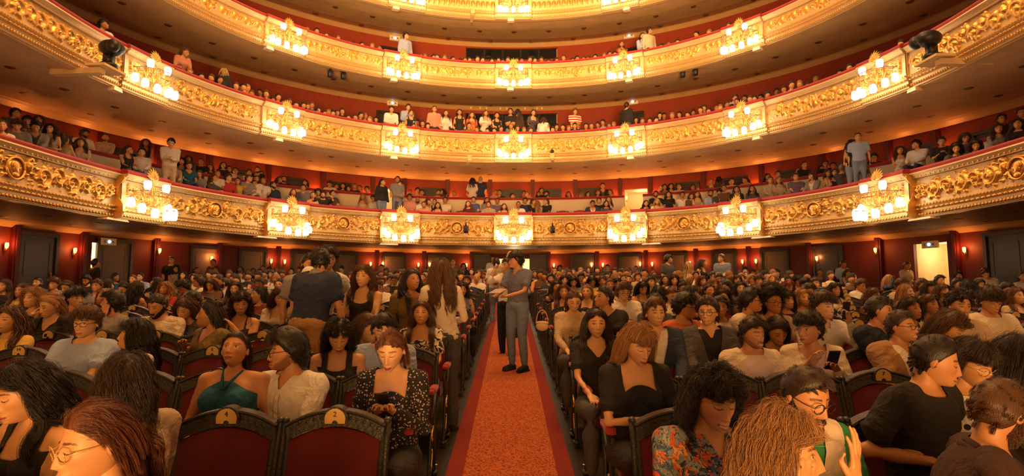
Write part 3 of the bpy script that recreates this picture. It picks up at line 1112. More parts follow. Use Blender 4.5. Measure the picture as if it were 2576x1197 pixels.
# --- second and third tier walls
pl = PL2
for ti, z0, z1, (wa, wb, wy), wt, wbot in ((1, 6.6, 9.5, (1171, 1402, 285), 272, 330), (2, 9.2, 12.25, (1172, 1402, 130), 113, 150)):
    ga, gb = pl.pix(wa, wy, 3.6)[0], pl.pix(wb, wy, 3.6)[0]
    yw = float(pl.pos(pl.len / 2, 3.6)[1])
    ztop, zbot = at(1285, wt + 4, yw)[2], at(1285, wbot, yw)[2]
    wall_with_gaps('wall_back', pl, 3.6, z0, z1, [(ga, gb)], M['redwall'], ztop)
    tag(sweep_obj('wall_back', pl, [(3.6, z0), (3.75, z0), (3.75, zbot), (3.6, zbot)], M['redwall'], None, ga, gb), kind='structure')
    win = empty('window_%d' % ti)
    tag(win, kind='structure')
    for k in range(5):
        a, b = ga + (gb - ga) * k / 5, ga + (gb - ga) * (k + 1) / 5
        sweep_obj('window_pane', pl, [(3.68, zbot), (3.70, zbot), (3.70, ztop), (3.68, ztop)], M['glass'], win, a + .03, b - .03)
        sweep_obj('window_mullion', pl, [(3.62, zbot), (3.72, zbot), (3.72, ztop), (3.62, ztop)], M['blacks'], win, a - .03, a + .03)
    sweep_obj('window_frame', pl, [(3.60, ztop - .05), (3.74, ztop - .05), (3.74, ztop + .03), (3.60, ztop + .03)], M['blacks'], win, ga, gb)
    if ti == 1:
        for px in (1185, 1208, 1224, 1259, 1275, 1321, 1351, 1363):
            u = pl.pix(px, 272, 3.4)[0]; q = pl.pos(u, 3.45)
            m_ = MB(); m_.ell((0, 0, -.06), (.05, .05, .06), 8, 6); m_.box((0, 0, .02), (.06, .06, .05))
            tag(m_.build('spotlight', M['soffit'], None, loc=(q[0], q[1], ztop + .05)), 'small round spotlight above the dark window, seen at %s from its left end' % ORD[(1185, 1208, 1224, 1259, 1275, 1321, 1351, 1363).index(px) + 1], 'spotlight', 'spotlights above the window')
        for px in (975, 1592): door(pl, 3.59, px, 290, .75, 6.9, 8.9, M['darkdoor'])
    else:
        for px in (983, 1600): door(pl, 3.59, px, 120, .7, 9.5, 11.55, M['darkdoor'])
sweep_w = tag(sweep_obj('wall_back', PL2, [(3.6, 12.0), (3.75, 12.0), (3.75, 20.5), (3.6, 20.5)], M['redwall']), kind='structure')

# ------------------------------------------------------------------ chandeliers
def glass_shade_mesh():
    mb = MB()
    mb.lathe([(.060, .0), (.078, .015), (.084, .07), (.080, .14), (.060, .19), (.030, .215)], 14)
    return mb.mesh('glass_shade', [M['shade']])


def holder_mesh():
    mb = MB()
    mb.lathe([(.036, 0), (.044, .015), (.030, .04), (.012, .055)], 10)
    return mb.mesh('lamp_holder', [M['gold']])


SHADE, HOLD = glass_shade_mesh(), holder_mesh()
# ornament meshes
mb = MB()
# scrolled stem rising over the rail, ending in a fan of leaves.  local: x along the front, -y into the hall, z up, origin at the shade ring centre
mb.tube([(0, .16, -.30), (0, .02, -.20), (0, -.06, .0), (0, -.02, .18), (0, .04, .36), (0, .0, .46)], [.02, .035, .045, .04, .03, .02], 8)
mb.tube([(-.10, .0, -.02), (-.06, -.05, .12), (-.02, -.03, .24)], [.012, .03, .012], 6)
mb.tube([(.10, .0, -.02), (.06, -.05, .12), (.02, -.03, .24)], [.012, .03, .012], 6)
STEM = mb.mesh('stem', [M['gold']])
mb = MB()
for k in range(-4, 5):
    a = k * .30
    L = .30 - abs(k) * .025
    t = np.linspace(0, 1, 7)
    P = np.stack([np.sin(a) * L * t, -.05 * np.sin(t * PI) - .03 * t * abs(k) / 4, .34 + np.cos(a) * L * t], 1)
    mb.tube(P, [.012, .03, .038, .036, .028, .016, .003], 6, flat=.35, up=(0, 1, 0))
CREST = mb.mesh('leaf_crest', [M['gold']])
mb = MB()
t = np.linspace(-PI / 2 * 1.05, PI / 2 * 1.05, 25)
ring = np.stack([.52 * np.sin(t), .02 - .46 * np.cos(t), np.zeros(25)], 1)
mb.tube(ring, .011, 6)
mb.tube(ring * [.93, .93, 1] + [0, 0, -.025], .007, 5)
mb.box((0, .03, 0), (1.10, .02, .02))
for sx in (-1, 1): mb.ell((sx * .55, .03, .0), (.03, .03, .03), 8, 6)
RING = mb.mesh('ring_bar', [M['iron']])
mb = MB()
for i, a in enumerate(np.linspace(-PI / 2 * .95, PI / 2 * .95, 9)):
    tt = np.linspace(0, 1, 9)
    r = .46 * np.cos(tt * PI / 2 * .92)
    P = np.stack([r * math.sin(a) * 1.08, .02 - r * math.cos(a), -.30 * np.sin(tt * PI / 2)], 1)
    mb.tube(P, [.008, .012, .014, .012, .012, .010, .010, .008, .008], 5)
    for k in (2, 4, 6):
        q = P[k]
        for s_ in (-1, 1):
            e_ = q + np.array([math.cos(a) * s_ * .05, math.sin(a) * s_ * .05, .045])
            mb.tube([q, (q + e_) / 2 + [0, 0, .01], e_], [.006, .016, .003], 5, flat=.5)
for zz, rr in ((-.11, .43), (-.21, .31)):
    mb.tube(np.stack([rr * np.sin(t) * 1.08, .02 - rr * np.cos(t), np.full(25, zz)], 1), .010, 5)
mb.ell((0, -.03, -.32), (.035, .035, .05), 8, 6)
BASKET = mb.mesh('leaf_basket', [M['gold']])
mb = MB(); mb.box((0, .14, -.05), (.16, .04, .42)); mb.box((0, .11, .0), (.10, .04, .5))
BACKP = mb.mesh('back_plate', [M['gold']])

CHAND = {0: 'lowest balcony', 1: 'second balcony', 2: 'third balcony', 3: 'topmost balcony'}
chroot = None
CH_PTS = []
for t in range(4):
    pl = TIERS[t][1]
    zr = TIERS[t][2]
    n = len(CHU[t])
    for i, u in enumerate(CHU[t]):
        pj = .16 if t == 0 else .07
        p = pl.pos(u, -pj - .16)
        if p[1] < 7.0 and abs(i - n // 2) > 0: pass
        a = pl.ang(u)
        s = (1.0, .93, .93, .93)[t]
        zz = zr - (.475 if t == 0 else .50)
        if chroot is None:
            r = empty('chandelier')
            for nm_, me_ in (('back_plate', BACKP), ('stem', STEM), ('leaf_crest', CREST), ('ring_bar', RING), ('leaf_basket', BASKET)): kid(link(nm_, me_, r))
            # hanging shades
            for ang in (-90, -60, -30, 0, 30, 60, 90):
                q = math.radians(ang)
                o = kid(link('glass_shade', SHADE, r)); o.rotation_euler = (0, 0, 0)
                o.location = (.54 * math.sin(q), .0 - .47 * math.cos(q), -.27 - .27 * math.cos(q) - .10)
                h = kid(link('lamp_holder', HOLD, o)); h.location = (0, 0, .195)
            for x, y in ((-.27, -.16), (.27, -.16)):
                o = kid(link('glass_shade', SHADE, r)); o.location = (x, y, .24); o.rotation_euler = (PI, 0, 0); o.location.z = .26
                h = kid(link('lamp_holder', HOLD, o)); h.location = (0, 0, .195)
            chroot = r
        else:
            r = copy_tree(chroot)
        r.location = (p[0], p[1], zz); r.rotation_euler = (0, 0, a); r.scale = (s, s, s)
        k = i - n // 2
        where = 'in the middle of' if k == 0 else '%s %s of the middle one on' % (ORD[abs(k)], 'left' if k < 0 else 'right')
        tag(r, 'gilded chandelier, %s the %s' % (where, CHAND[t]), 'chandelier', 'chandeliers on the balcony fronts')
        CH_PTS.append((t, p, zz))
        ld = bpy.data.lights.new('chandelier_light', 'POINT')
        ld.energy = 15
        ld.color = WARM
        ld.shadow_soft_size = .30
        lo = bpy.data.objects.new('chandelier_light', ld); COL.objects.link(lo)
        q = pl.pos(u, -pj - .85); lo.location = (q[0], q[1], TIERS[t][3] - .12)

# ------------------------------------------------------------------ equipment on the fronts
mb = MB(); mb.box((0, 0, 0), (.42, .10, .20)); mb.box((0, -.055, 0), (.36, .012, .14))
SIGN = mb.mesh('sign_box', [M['signbox']], False)
mb = MB(); mb.ell((0, -.07, 0), (.045, .03, .045), 10, 7)
SLAMP = mb.mesh('signal_lamp', [M['bluelamp']])
mb = MB(); mb.box((-.12, -.064, 0), (.012, .006, .10)); mb.box((-.145, -.064, 0), (.05, .006, .008)); mb.add([(.09, -.066, .03), (.15, -.066, 0), (.09, -.066, -.03), (.09, -.060, .03), (.15, -.060, 0), (.09, -.060, -.03)], [(0, 1, 2), (5, 4, 3), (0, 3, 4, 1), (1, 4, 5, 2), (2, 5, 3, 0)])
SMARK = mb.mesh('sign_mark', [M['blacks']], False)
for (px, py, tier, d, lab) in ((272, 608, 0, 3.9, 'exit sign lamp box above the lit doorway at the left end of the stalls'), (2340, 615, 0, 3.9, 'exit sign lamp box above the doorway at the right end of the stalls'),
                               (311, 325, 1, 3.9, 'exit sign lamp box on the lowest balcony wall, far left'), (979, 441, 1, 3.9, 'exit sign lamp box on the lowest balcony wall, left of centre'),
                               (1596, 441, 1, 3.9, 'exit sign lamp box on the lowest balcony wall above the lit doorway'), (2302, 320, 1, 3.9, 'exit sign lamp box on the lowest balcony wall, far right'),
                               (341, 76, 2, 3.5, 'exit sign lamp box on the second balcony wall, far left'), (987, 260, 2, 3.5, 'exit sign lamp box on the second balcony wall, left of centre'),
                               (1592, 257, 2, 3.5, 'exit sign lamp box on the second balcony wall, right of centre'), (2270, 62, 2, 3.5, 'exit sign lamp box on the second balcony wall, far right'),
                               (993, 97, 3, 3.5, 'exit sign lamp box on the third balcony wall, left of centre'), (1583, 91, 3, 3.5, 'exit sign lamp box on the third balcony wall, right of centre')):
    pl = PL1 if tier < 2 else PL2
    u, p = pl.pix(px, py, d)
    r = empty('exit_sign', tuple(p), pl.ang(u))
    tag(r, lab, 'exit sign')
    link('sign_box', SIGN, r); link('signal_lamp', SLAMP, r); link('sign_mark', SMARK, r)

# cream boxes under the fronts
mb = MB(); mb.box((0, 0, 0), (.62, .26, .05), taper=.9); BOX1 = mb.mesh('lamp_cover', [M['box_cream']], False)
mb = MB(); mb.box((0, 0, 0), (.24, .18, .10), taper=.85); BOX2 = mb.mesh('lamp_cover', [M['box_cream']], False)
bl = [(285, 553, 0), (667, 597, 0), (977, 620, 0), (1640, 620, 0), (1920, 603, 0), (2325, 560, 0),
      (290, 223, 1), (990, 396, 1), (1587, 396, 1), (2300, 218, 1), (676, 126, 2), (990, 206, 2), (1284, 231, 2), (1583, 206, 2), (1906, 120, 2), (995, 27, 3), (1285, 56, 3), (1577, 23, 3), (700, 345, 1), (1905, 335, 1)]
for px, py, t in bl:
    pl = TIERS[t][1]
    u, p = pl.pix(px, py, .10)
    o = link('lamp_cover', BOX1 if t == 0 else BOX2, None, loc=(p[0], p[1], TIERS[t][3] - .03))
    o.rotation_euler = (0, 0, pl.ang(u))
    side = 'left' if px < 1240 else 'right' if px > 1330 else 'centre'
    q = sorted([abs(b[0] - 1285) for b in bl if b[2] == t and (b[0] < 1285) == (px < 1285)])
    tag(o, 'flat cream box under the %s, %s' % (CHAND[t], 'in the middle' if side == 'centre' else '%s one %s of the middle' % (ORD[q.index(abs(px - 1285)) + 1], side)), 'light box', 'cream boxes under the balconies')

def stage_lamp(px, py, t, d, lab, big):
    pl = TIERS[t][1]
    u, p = pl.pix(px, py, d)
    a = pl.ang(u)
    if big:
        r = empty('moving_stage_light', tuple(p), a); tag(r, lab, 'stage light')
        m_ = MB(); m_.ell((0, -.05, .12), (.22, .26, .17), 14, 9); m_.ell((-.16, -.20, .10), (.12, .14, .14), 12, 8)
        V = np.concatenate(m_.v); 
        m_.build('lamp_head', M['blacks'], r)
        m_ = MB(); m_.box((0, 0, -.12), (.16, .16, .22)); m_.lathe([(.18, -.30), (.18, -.24), (.12, -.20)], 16); m_.build('lamp_base', M['blacks'], r)
        m_ = MB(); m_.box((.0, .05, -.34), (.62, .42, .05)); m_.box((-.15 if px < 1285 else .15, .55, -.44), (.16, 1.1, .12)); m_.build('bracket_shelf', M['soffit'], r, False)
    else:
        r = empty('spotlight', tuple(p), a); tag(r, lab, 'spotlight')
        m_ = MB(); m_.lathe([(.02, -.13), (.08, -.12), (.085, .06), (.05, .11)], 12, (0, -.02, 0)); m_.build('lamp_body', M['blacks'], r)
        m_ = MB(); m_.tube([(-.10, 0, -.02), (-.10, 0, .12), (.10, 0, .12), (.10, 0, -.02)], .010, 5); m_.box((0, 0, .17), (.05, .05, .10)); m_.build('yoke', M['blacks'], r)


stage_lamp(275, 135, 1, -.45, 'black covered moving light on a shelf at the left of the second balcony', True)
stage_lamp(2342, 112, 1, -.45, 'black covered moving light on a shelf at the right of the second balcony', True)
stage_lamp(830, 185, 2, .4, 'small black spotlight under the third balcony, outer one on the left', False)
stage_lamp(863, 190, 2, .4, 'small black spotlight under the third balcony, inner one on the left', False)
stage_lamp(1718, 185, 2, .4, 'small black spotlight under the third balcony, inner one on the right', False)
stage_lamp(1750, 180, 2, .4, 'small black spotlight under the third balcony, outer one on the right', False)
stage_lamp(1172, 577, 0, -.25, 'small black projector on the lowest balcony front, left of the middle chandelier', False)
stage_lamp(1390, 577, 0, -.25, 'small black projector on the lowest balcony front, right of the middle chandelier', False)
for px, py, t, lab in ((1180, 405, 1, 'angled cream bracket under the second balcony, left of the middle chandelier'), (1390, 400, 1, 'angled cream bracket with a small black camera, under the second balcony'), (1188, 38, 3, 'angled cream bracket under the topmost balcony, left of the middle chandelier')):
    pl = TIERS[t][1]; u, p = pl.pix(px, py, -.1)
    r = empty('cable_bracket', tuple(p), pl.ang(u)); tag(r, lab, 'bracket')
    m_ = MB(); m_.box((0, .15, -.02), (.10, .6, .09)); m_.build('bracket_arm', M['soffit'], r, False)
    m_ = MB(); m_.box((0, -.18, .06), (.14, .10, .20)); m_.build('end_cap', M['soffit'], r, False)
    if px == 1390:
        m_ = MB(); m_.ell((0, -.18, .22), (.07, .09, .08), 10, 7); m_.build('camera_body', M['blacks'], r)

# ------------------------------------------------------------------ stalls seats
def chair_meshes():
    """seat facing -y; origin on the floor under the back"""
    R = {}
    hw = .238
    zt, ztc = .880, .945           # shoulder of the back, top of the crest
    def arch(x, z0, z1):
        return z0 + (z1 - z0) * (1 - (abs(x) / hw) ** 2.0)
    n = 14
    xs = np.linspace(-hw, hw, n + 1)
    # backs lean: y offset grows with z
    def yl(z): return -.11 + .15 * max(0, (z - .42)) / .5
    mb = MB()
    top = [(x, arch(x, zt, ztc)) for x in xs]
    low = [(x * .93, arch(x, zt - .075, ztc - .075) - .0) for x in xs]
    V = []
    for y0, y1 in ((-.028, .03),):
        for x, z in top: V.append((x, yl(z) + y0, z))
        for x, z in low: V.append((x, yl(z) + y0 + .006, z))
        for x, z in top: V.append((x, yl(z) + y1, z))
        for x, z in low: V.append((x, yl(z) + y1, z))
    k = n + 1
    F = []
    for i in range(n):
        F += [(i, i + 1, k + i + 1, k + i), (2 * k + i, 3 * k + i, 3 * k + i + 1, 2 * k + i + 1), (i, 2 * k + i, 2 * k + i + 1, i + 1), (k + i, k + i + 1, 3 * k + i + 1, 3 * k + i)]
    mb.add(V, F)
    # raised carved bead along the crest
    P = [(x, yl(z) - .032, z - .008) for x, z in top]
    mb.tube(P, .009, 6)
    for i in range(1, n):
        if abs(i - n // 2) < 2: continue
        x, z = top[i]
        mb.ell((x, yl(z) - .030, z - .036), (.013, .010, .012), 8, 5)
    # centre boss with rounded top
    bx = [(math.cos(a) * .062, ztc - .045 + math.sin(a) * .062) for a in np.linspace(-.25, PI + .25, 12)]
    mb.prism(bx, yl(.9) - .036, yl(.9) + .028)
    # side stiles inside the posts and bottom rail
    for s in (-1, 1):
        V, F = tubes(np.array([[(s * .222, yl(.42) - .0, .42), (s * .222, yl(.65), .65), (s * .222, yl(.86), .86)]]), np.full((1, 3), .016), 6)
        mb.add(V, F)
    mb.box((0, yl(.42), .42), (.44, .05, .05))
    R['back_frame'] = mb.mesh('back_frame', [M['frame']], False)
    # velvet back panel, domed
    mb = MB()
    nx, nz = 10, 8
    V = []
    for j in range(nz + 1):
        for i in range(nx + 1):
            x = -.212 + .424 * i / nx
            ztop = arch(x, zt - .085, ztc - .085)
            z = .43 + (ztop - .43) * j / nz
            dome = .026 * (1 - (2 * i / nx - 1) ** 4) * (1 - (2 * j / nz - 1) ** 6)
            V.append((x, yl(z) - .012 - dome, z))
    F = [(j * (nx + 1) + i, j * (nx + 1) + i + 1, (j + 1) * (nx + 1) + i + 1, (j + 1) * (nx + 1) + i) for j in range(nz) for i in range(nx)]
    mb.add(V, F)
    V2 = [(v[0], yl(v[2]) + .02, v[2]) for v in V]
    mb.add(V2, [f[::-1] for f in F])
    R['back_cushion'] = mb.mesh('back_cushion', [M['velvet']])
    mb = MB()
    # fan shaped plate
    out = [(math.cos(a) * .050, ztc - .042 + math.sin(a) * .050) for a in np.linspace(.12, PI - .12, 10)]
    inn = [(math.cos(a) * .014, ztc - .062 + math.sin(a) * .016) for a in np.linspace(PI, 0, 6)]
    mb.prism(out + [(-.047, ztc - .062)] + inn + [(.047, ztc - .062)], yl(.9) - .042, yl(.9) - .030)
    R['number_plate'] = mb.mesh('number_plate', [M['brass']], False)
    mb = MB()
    mb.tube([(0, -.13, 0), (0, -.10, .42), (0, yl(.62), .62), (0, yl(.80), .80), (0, yl(.885), .885)], [.016, .018, .017, .016, .018], 7)
    mb.ell((0, yl(.89), .892), (.019, .022, .018), 8, 6)
    R['back_post'] = mb.mesh('back_post', [M['frame']])
    mb = MB()
    mb.box((0, -.30, .455), (.45, .42, .07)); mb.ell((0, -.31, .485), (.215, .21, .035), 14, 6)
    R['seat_cushion'] = mb.mesh('seat_cushion', [M['velvet']], False)
    mb = MB()
    mb.box((0, -.27, .655), (.050, .27, .035)); mb.ell((0, -.405, .655), (.026, .025, .019), 10, 6); mb.ell((0, -.27, .672), (.024, .135, .014), 10, 5)
    R['armrest'] = mb.mesh('armrest', [M['rail']])
    mb = MB()
    mb.tube([(0, -.40, .635), (0, -.43, .56), (0, -.36, .46), (0, -.32, .34), (0, -.38, .20), (0, -.42, .06), (0, -.44, .012)], [.012, .014, .016, .015, .014, .015, .018], 6)
    mb.tube([(0, -.10, .60), (0, -.20, .50), (0, -.30, .44)], [.012, .014, .012], 6)
    mb.tube([(0, -.12, .02), (0, -.26, .10), (0, -.42, .03)], .010, 6)
    mb.box((0, -.12, .012), (.05, .10, .024)); mb.box((0, -.42, .012), (.05, .08, .024))
    R['side_frame'] = mb.mesh('side_frame', [M['frame']])
    mb = MB()
    mb.tube(np.stack([np.zeros(14), -.345 + .028 * np.cos(np.linspace(0, 5, 14)), .40 + .10 * np.linspace(0, -1, 14)], 1), .009, 5)
    mb.tube(np.stack([np.zeros(14), -.36 + .02 * np.sin(np.linspace(0, 5, 14)), .24 - .12 * np.linspace(0, 1, 14)], 1), .008, 5)
    R['scroll_ornament'] = mb.mesh('scroll_ornament', [M['brass']])
    return R


CM = chair_meshes()


def num_mesh(txt):
    c = bpy.data.curves.new('numeral', 'FONT')
    c.body = txt; c.size = .034; c.align_x = 'CENTER'; c.align_y = 'CENTER'; c.extrude = .0015
    o = bpy.data.objects.new('numeral_tmp', c)
    COL.objects.link(o)
    dg = bpy.context.evaluated_depsgraph_get()
    me = bpy.data.meshes.new_from_object(o.evaluated_get(dg))
    bpy.data.objects.remove(o)
    me.materials.clear(); me.materials.append(M['blacks'])
    return me


NUMS = {}
# parts template
chair0 = empty('theatre_seat')
for nm_ in ('back_frame', 'back_cushion', 'seat_cushion'): kid(link(nm_, CM[nm_], chair0))
plate = kid(link('number_plate', CM['number_plate'], chair0))
for s in (-1, 1):
    o = kid(link('back_post', CM['back_post'], chair0)); o.location.x = s * .245
    o = kid(link('armrest', CM['armrest'], chair0)); o.location.x = s * .2575 * .99
    o = kid(link('side_frame', CM['side_frame'], chair0)); o.location.x = s * .248
    g = kid(link('scroll_ornament', CM['scroll_ornament'], o)); g.location.x = s * .012
# one-mesh copies for the rows where the parts are too small to see
def joined(simple=False):
    mats = [M['frame'], M['velvet'], M['brass'], M['rail']]
    v, f, mi = [], [], []
    n = 0
    for nm_, m_, offs in (('back_frame', 0, (0,)), ('back_cushion', 1, (0,)), ('number_plate', 2, (0,)), ('seat_cushion', 1, (0,)), ('back_post', 0, (-.245, .245)), ('armrest', 3, (-.255, .255)), ('side_frame', 0, (-.248, .248))):
        me = CM[nm_]
        V = np.array([list(q.co) for q in me.vertices])
        for dx in offs:
            v.append(V + [dx, 0, 0])
            for p in me.polygons: f.append(tuple(i + n for i in p.vertices)); mi.append(m_)
            n += len(V)
    me = bpy.data.meshes.new('theatre_seat')
    me.from_pydata(np.concatenate(v).tolist(), [], f)
    for m_ in mats: me.materials.append(m_)
    me.polygons.foreach_set('material_index', mi)
    return me


FAR_SEAT = joined()
RP, Y0R, CP = .963, 1.94, .515
NROWS = 21
first_used = False
n_near = 0
far_v, far_f, far_m, fn = [], [], [], 0
simple = MB()
ROWN = ['front row'] + [ORD[i] + ' row back' for i in range(1, 30)]


def seat_words(k, side, c):
    """row k (0 nearest), seat c from the aisle"""
    return '%s row, %s seat %s of the aisle' % ('nearest' if k == 0 else ORD[k + 1], ORD[c + 1], 'left' if side < 0 else 'right')


SEATS = {}
for k in range(NROWS):
    Y = Y0R + RP * k
    ncol = min(15, int((.90 * Y + .6) / CP) + 1)
    for side in (-1, 1):
        for c in range(ncol):
            x = side * (.83 + CP * c)
            z = floorz(Y)
            SEATS[(k, side, c)] = (x, Y)
            if k <= 5:
                if not first_used:
                    r = chair0; first_used = True
                else:
                    r = copy_tree(chair0)
                r.location = (x, Y, z)
                num = str(2 * c + 2 if side < 0 else 2 * c + 1)
                if num not in NUMS: NUMS[num] = num_mesh(num)
                if k <= 3 and c <= 7:
                    pn = [ch for ch in r.children if ch.name.startswith('number_plate')][0]
                    o = link('numeral', NUMS[num], pn)
                    o.location = (0, -.11 + .15 * .96 - .0435, .945 - .018); o.rotation_euler = (PI / 2, 0, 0)
                n_near += 1
            elif n_near < 296:
                r = link('theatre_seat', FAR_SEAT, None, loc=(x, Y, z))
                n_near += 1
            else:
                simple.box((x, Y - .02, z + .66), (.44, .07, .44)); simple.box((x, Y - .27, z + .46), (.44, .40, .08)); simple.box((x - .243, Y - .08, z + .44), (.03, .20, .88), 1); simple.box((x + .243, Y - .08, z + .44), (.03, .20, .88), 1)
                simple.ell((x, Y - .02, z + .87), (.23, .05, .05), 8, 5, 1)
                continue
            tag(r, 'crimson velvet theatre seat, %s' % seat_words(k, side, c), 'theatre seat', 'stalls seats')
tag(simple.build('theatre_seat', [M['velvet'], M['frame']], None, False), 'far rows of crimson theatre seats reaching back under the balcony', 'theatre seats', kind='stuff')

# balcony seats showing above the lowest rail
mb = MB(); mb.box((0, .05, -.10), (.46, .05, .56)); BS1 = mb.mesh('seat_back', [M['darkwood']], False)
mb = MB(); mb.ell((0, .0, .10), (.235, .06, .10), 14, 8); mb.box((0, .0, -.08), (.44, .05, .36)); BS2 = mb.mesh('back_cushion', [M['rail']])
mb = MB(); mb.box((0, -.2, -.45), (.42, .4, .08)); BS3 = mb.mesh('seat_cushion', [M['rail']], False)
bs0 = None
pl = PL1
cnt = 0
for d, rng_, zz in ((.62, ((838, 950), (1108, 1225), (1322, 1560), (1655, 1900)), 4.47), (1.75, ((1060, 1270), (1400, 1500)), 4.68)):
    for a, b in rng_:
        ua, ub = pl.pix(a, 520, d)[0], pl.pix(b, 520, d)[0]
        for u in np.arange(ua + .2, ub, .55):
            p = pl.pos(u, d)
            if bs0 is None:
                bs0 = empty('balcony_chair'); kid(link('back_board', BS1, bs0)); kid(link('back_cushion', BS2, bs0)); kid(link('seat_cushion', BS3, bs0)); r = bs0
            else: r = copy_tree(bs0)
            cnt += 1
            r.location = (p[0], p[1], zz); r.rotation_euler = (0, 0, pl.ang(u))
            q = (u - pl.len / 2) / .55
            tag(r, 'empty red velvet balcony seat in the %s row, %s place %s of the middle' % ('front' if d < 1 else 'second', ORD[min(34, int(abs(q)) + 1)], 'left' if q < 0 else 'right'), 'balcony seat', 'empty balcony seats')

# ------------------------------------------------------------------ people
def nrm(v): return v / (np.linalg.norm(v) + 1e-9)


def rot(yaw=0, pitch=0, roll=0):
    """yaw: turn to image right; pitch: nod down; roll: tilt"""
    y, p, r = map(math.radians, (yaw, pitch, roll))
    Rz = np.array([[math.cos(y), -math.sin(y), 0], [math.sin(y), math.cos(y), 0], [0, 0, 1]])
    Rx = np.array([[1, 0, 0], [0, math.cos(p), -math.sin(p)], [0, math.sin(p), math.cos(p)]])
    Ry = np.array([[math.cos(r), 0, math.sin(r)], [0, 1, 0], [-math.sin(r), 0, math.cos(r)]])
    return Rz @ Rx @ Ry


HA, HB, HC = .0735, .094, .113


def head_shape(D, male=False, face=True):
    """unit directions -> points of the head surface"""
    x, y, z = D[:, 0] * HA, D[:, 1] * HB, D[:, 2] * HC
    front = D[:, 1] < .15
    t = np.clip(-z / HC, 0, 1)
    x = x * (1 - (.20 if male else .30) * t ** 1.7)
    y = np.where(y > 0, y * (1 - .50 * t), y)
    y = np.where((y > 0) & (z > -.02), y * 1.07, y)
    g = lambda a, s: np.exp(-(a / s) ** 2)
    fm = np.clip(-D[:, 1] * 1.6 + .1, 0, 1)
    y = y - fm * .045 * g(z + .098, .030) * g(x, .038)            # chin
    y = y - fm * .022 * g(z + .060, .028) * g(x, .040)
    y = y + fm * .010 * g(z - .055, .04) * g(x, .05)
    if face:
        pr = np.interp(z, [-.044, -.036, -.028, -.018, .010, .030], [0, .012, .025, .022, .009, 0])
        wn = np.interp(z, [-.036, -.026, .02], [.0165, .014, .008])
        y = y - fm * pr * g(x, wn)
        for s in (-1, 1):
            y = y + fm * .0085 * g(x - s * .030, .013) * g(z - .010, .011)
            y = y - fm * .0050 * g(x - s * .031, .0095) * g(z - .008, .0075)
            y = y - fm * .0045 * g(x - s * .030, .020) * g(z - .028, .006)
            y = y - fm * .0050 * g(x - s * .040, .018) * g(z + .020, .018)
            y = y - fm * .004 * g(x - s * .011, .005) * g(z + .031, .005)
        y = y - fm * .0060 * g(x, .021) * g(z + .0565, .0055)
        y = y - fm * .0070 * g(x, .018) * g(z + .0680, .0055)
        y = y + fm * .0045 * g(x, .024) * g(z + .0620, .0022)
        y = y + fm * .003 * g(x, .02) * g(z + .078, .006)
    return np.stack([x, y, z], 1)


def grid_dirs(nu, nv):
    u = np.arange(nu) / nu * 2 * PI
    ph = u - .60 * np.sin(u)
    v = np.linspace(0, 1, nv + 1)[1:-1]
    th = PI * v + .22 * np.sin(2 * PI * v)
    D = np.stack([np.sin(th)[:, None] * np.sin(ph), -np.sin(th)[:, None] * np.cos(ph), np.broadcast_to(np.cos(th)[:, None], (len(th), nu))], -1)
    D = np.concatenate([[[0, 0, 1]], D.reshape(-1, 3), [[0, 0, -1]]])
    F = []
    m = len(th)
    for j in range(nu): F.append((0, 1 + j, 1 + (j + 1) % nu))
    for i in range(m - 1):
        a = 1 + i * nu
        for j in range(nu):
            k = (j + 1) % nu
            F.append((a + j, a + nu + j, a + nu + k, a + k))
    b = 1 + (m - 1) * nu
    for j in range(nu): F.append((b + j, len(D) - 1, b + (j + 1) % nu))
    return D, F


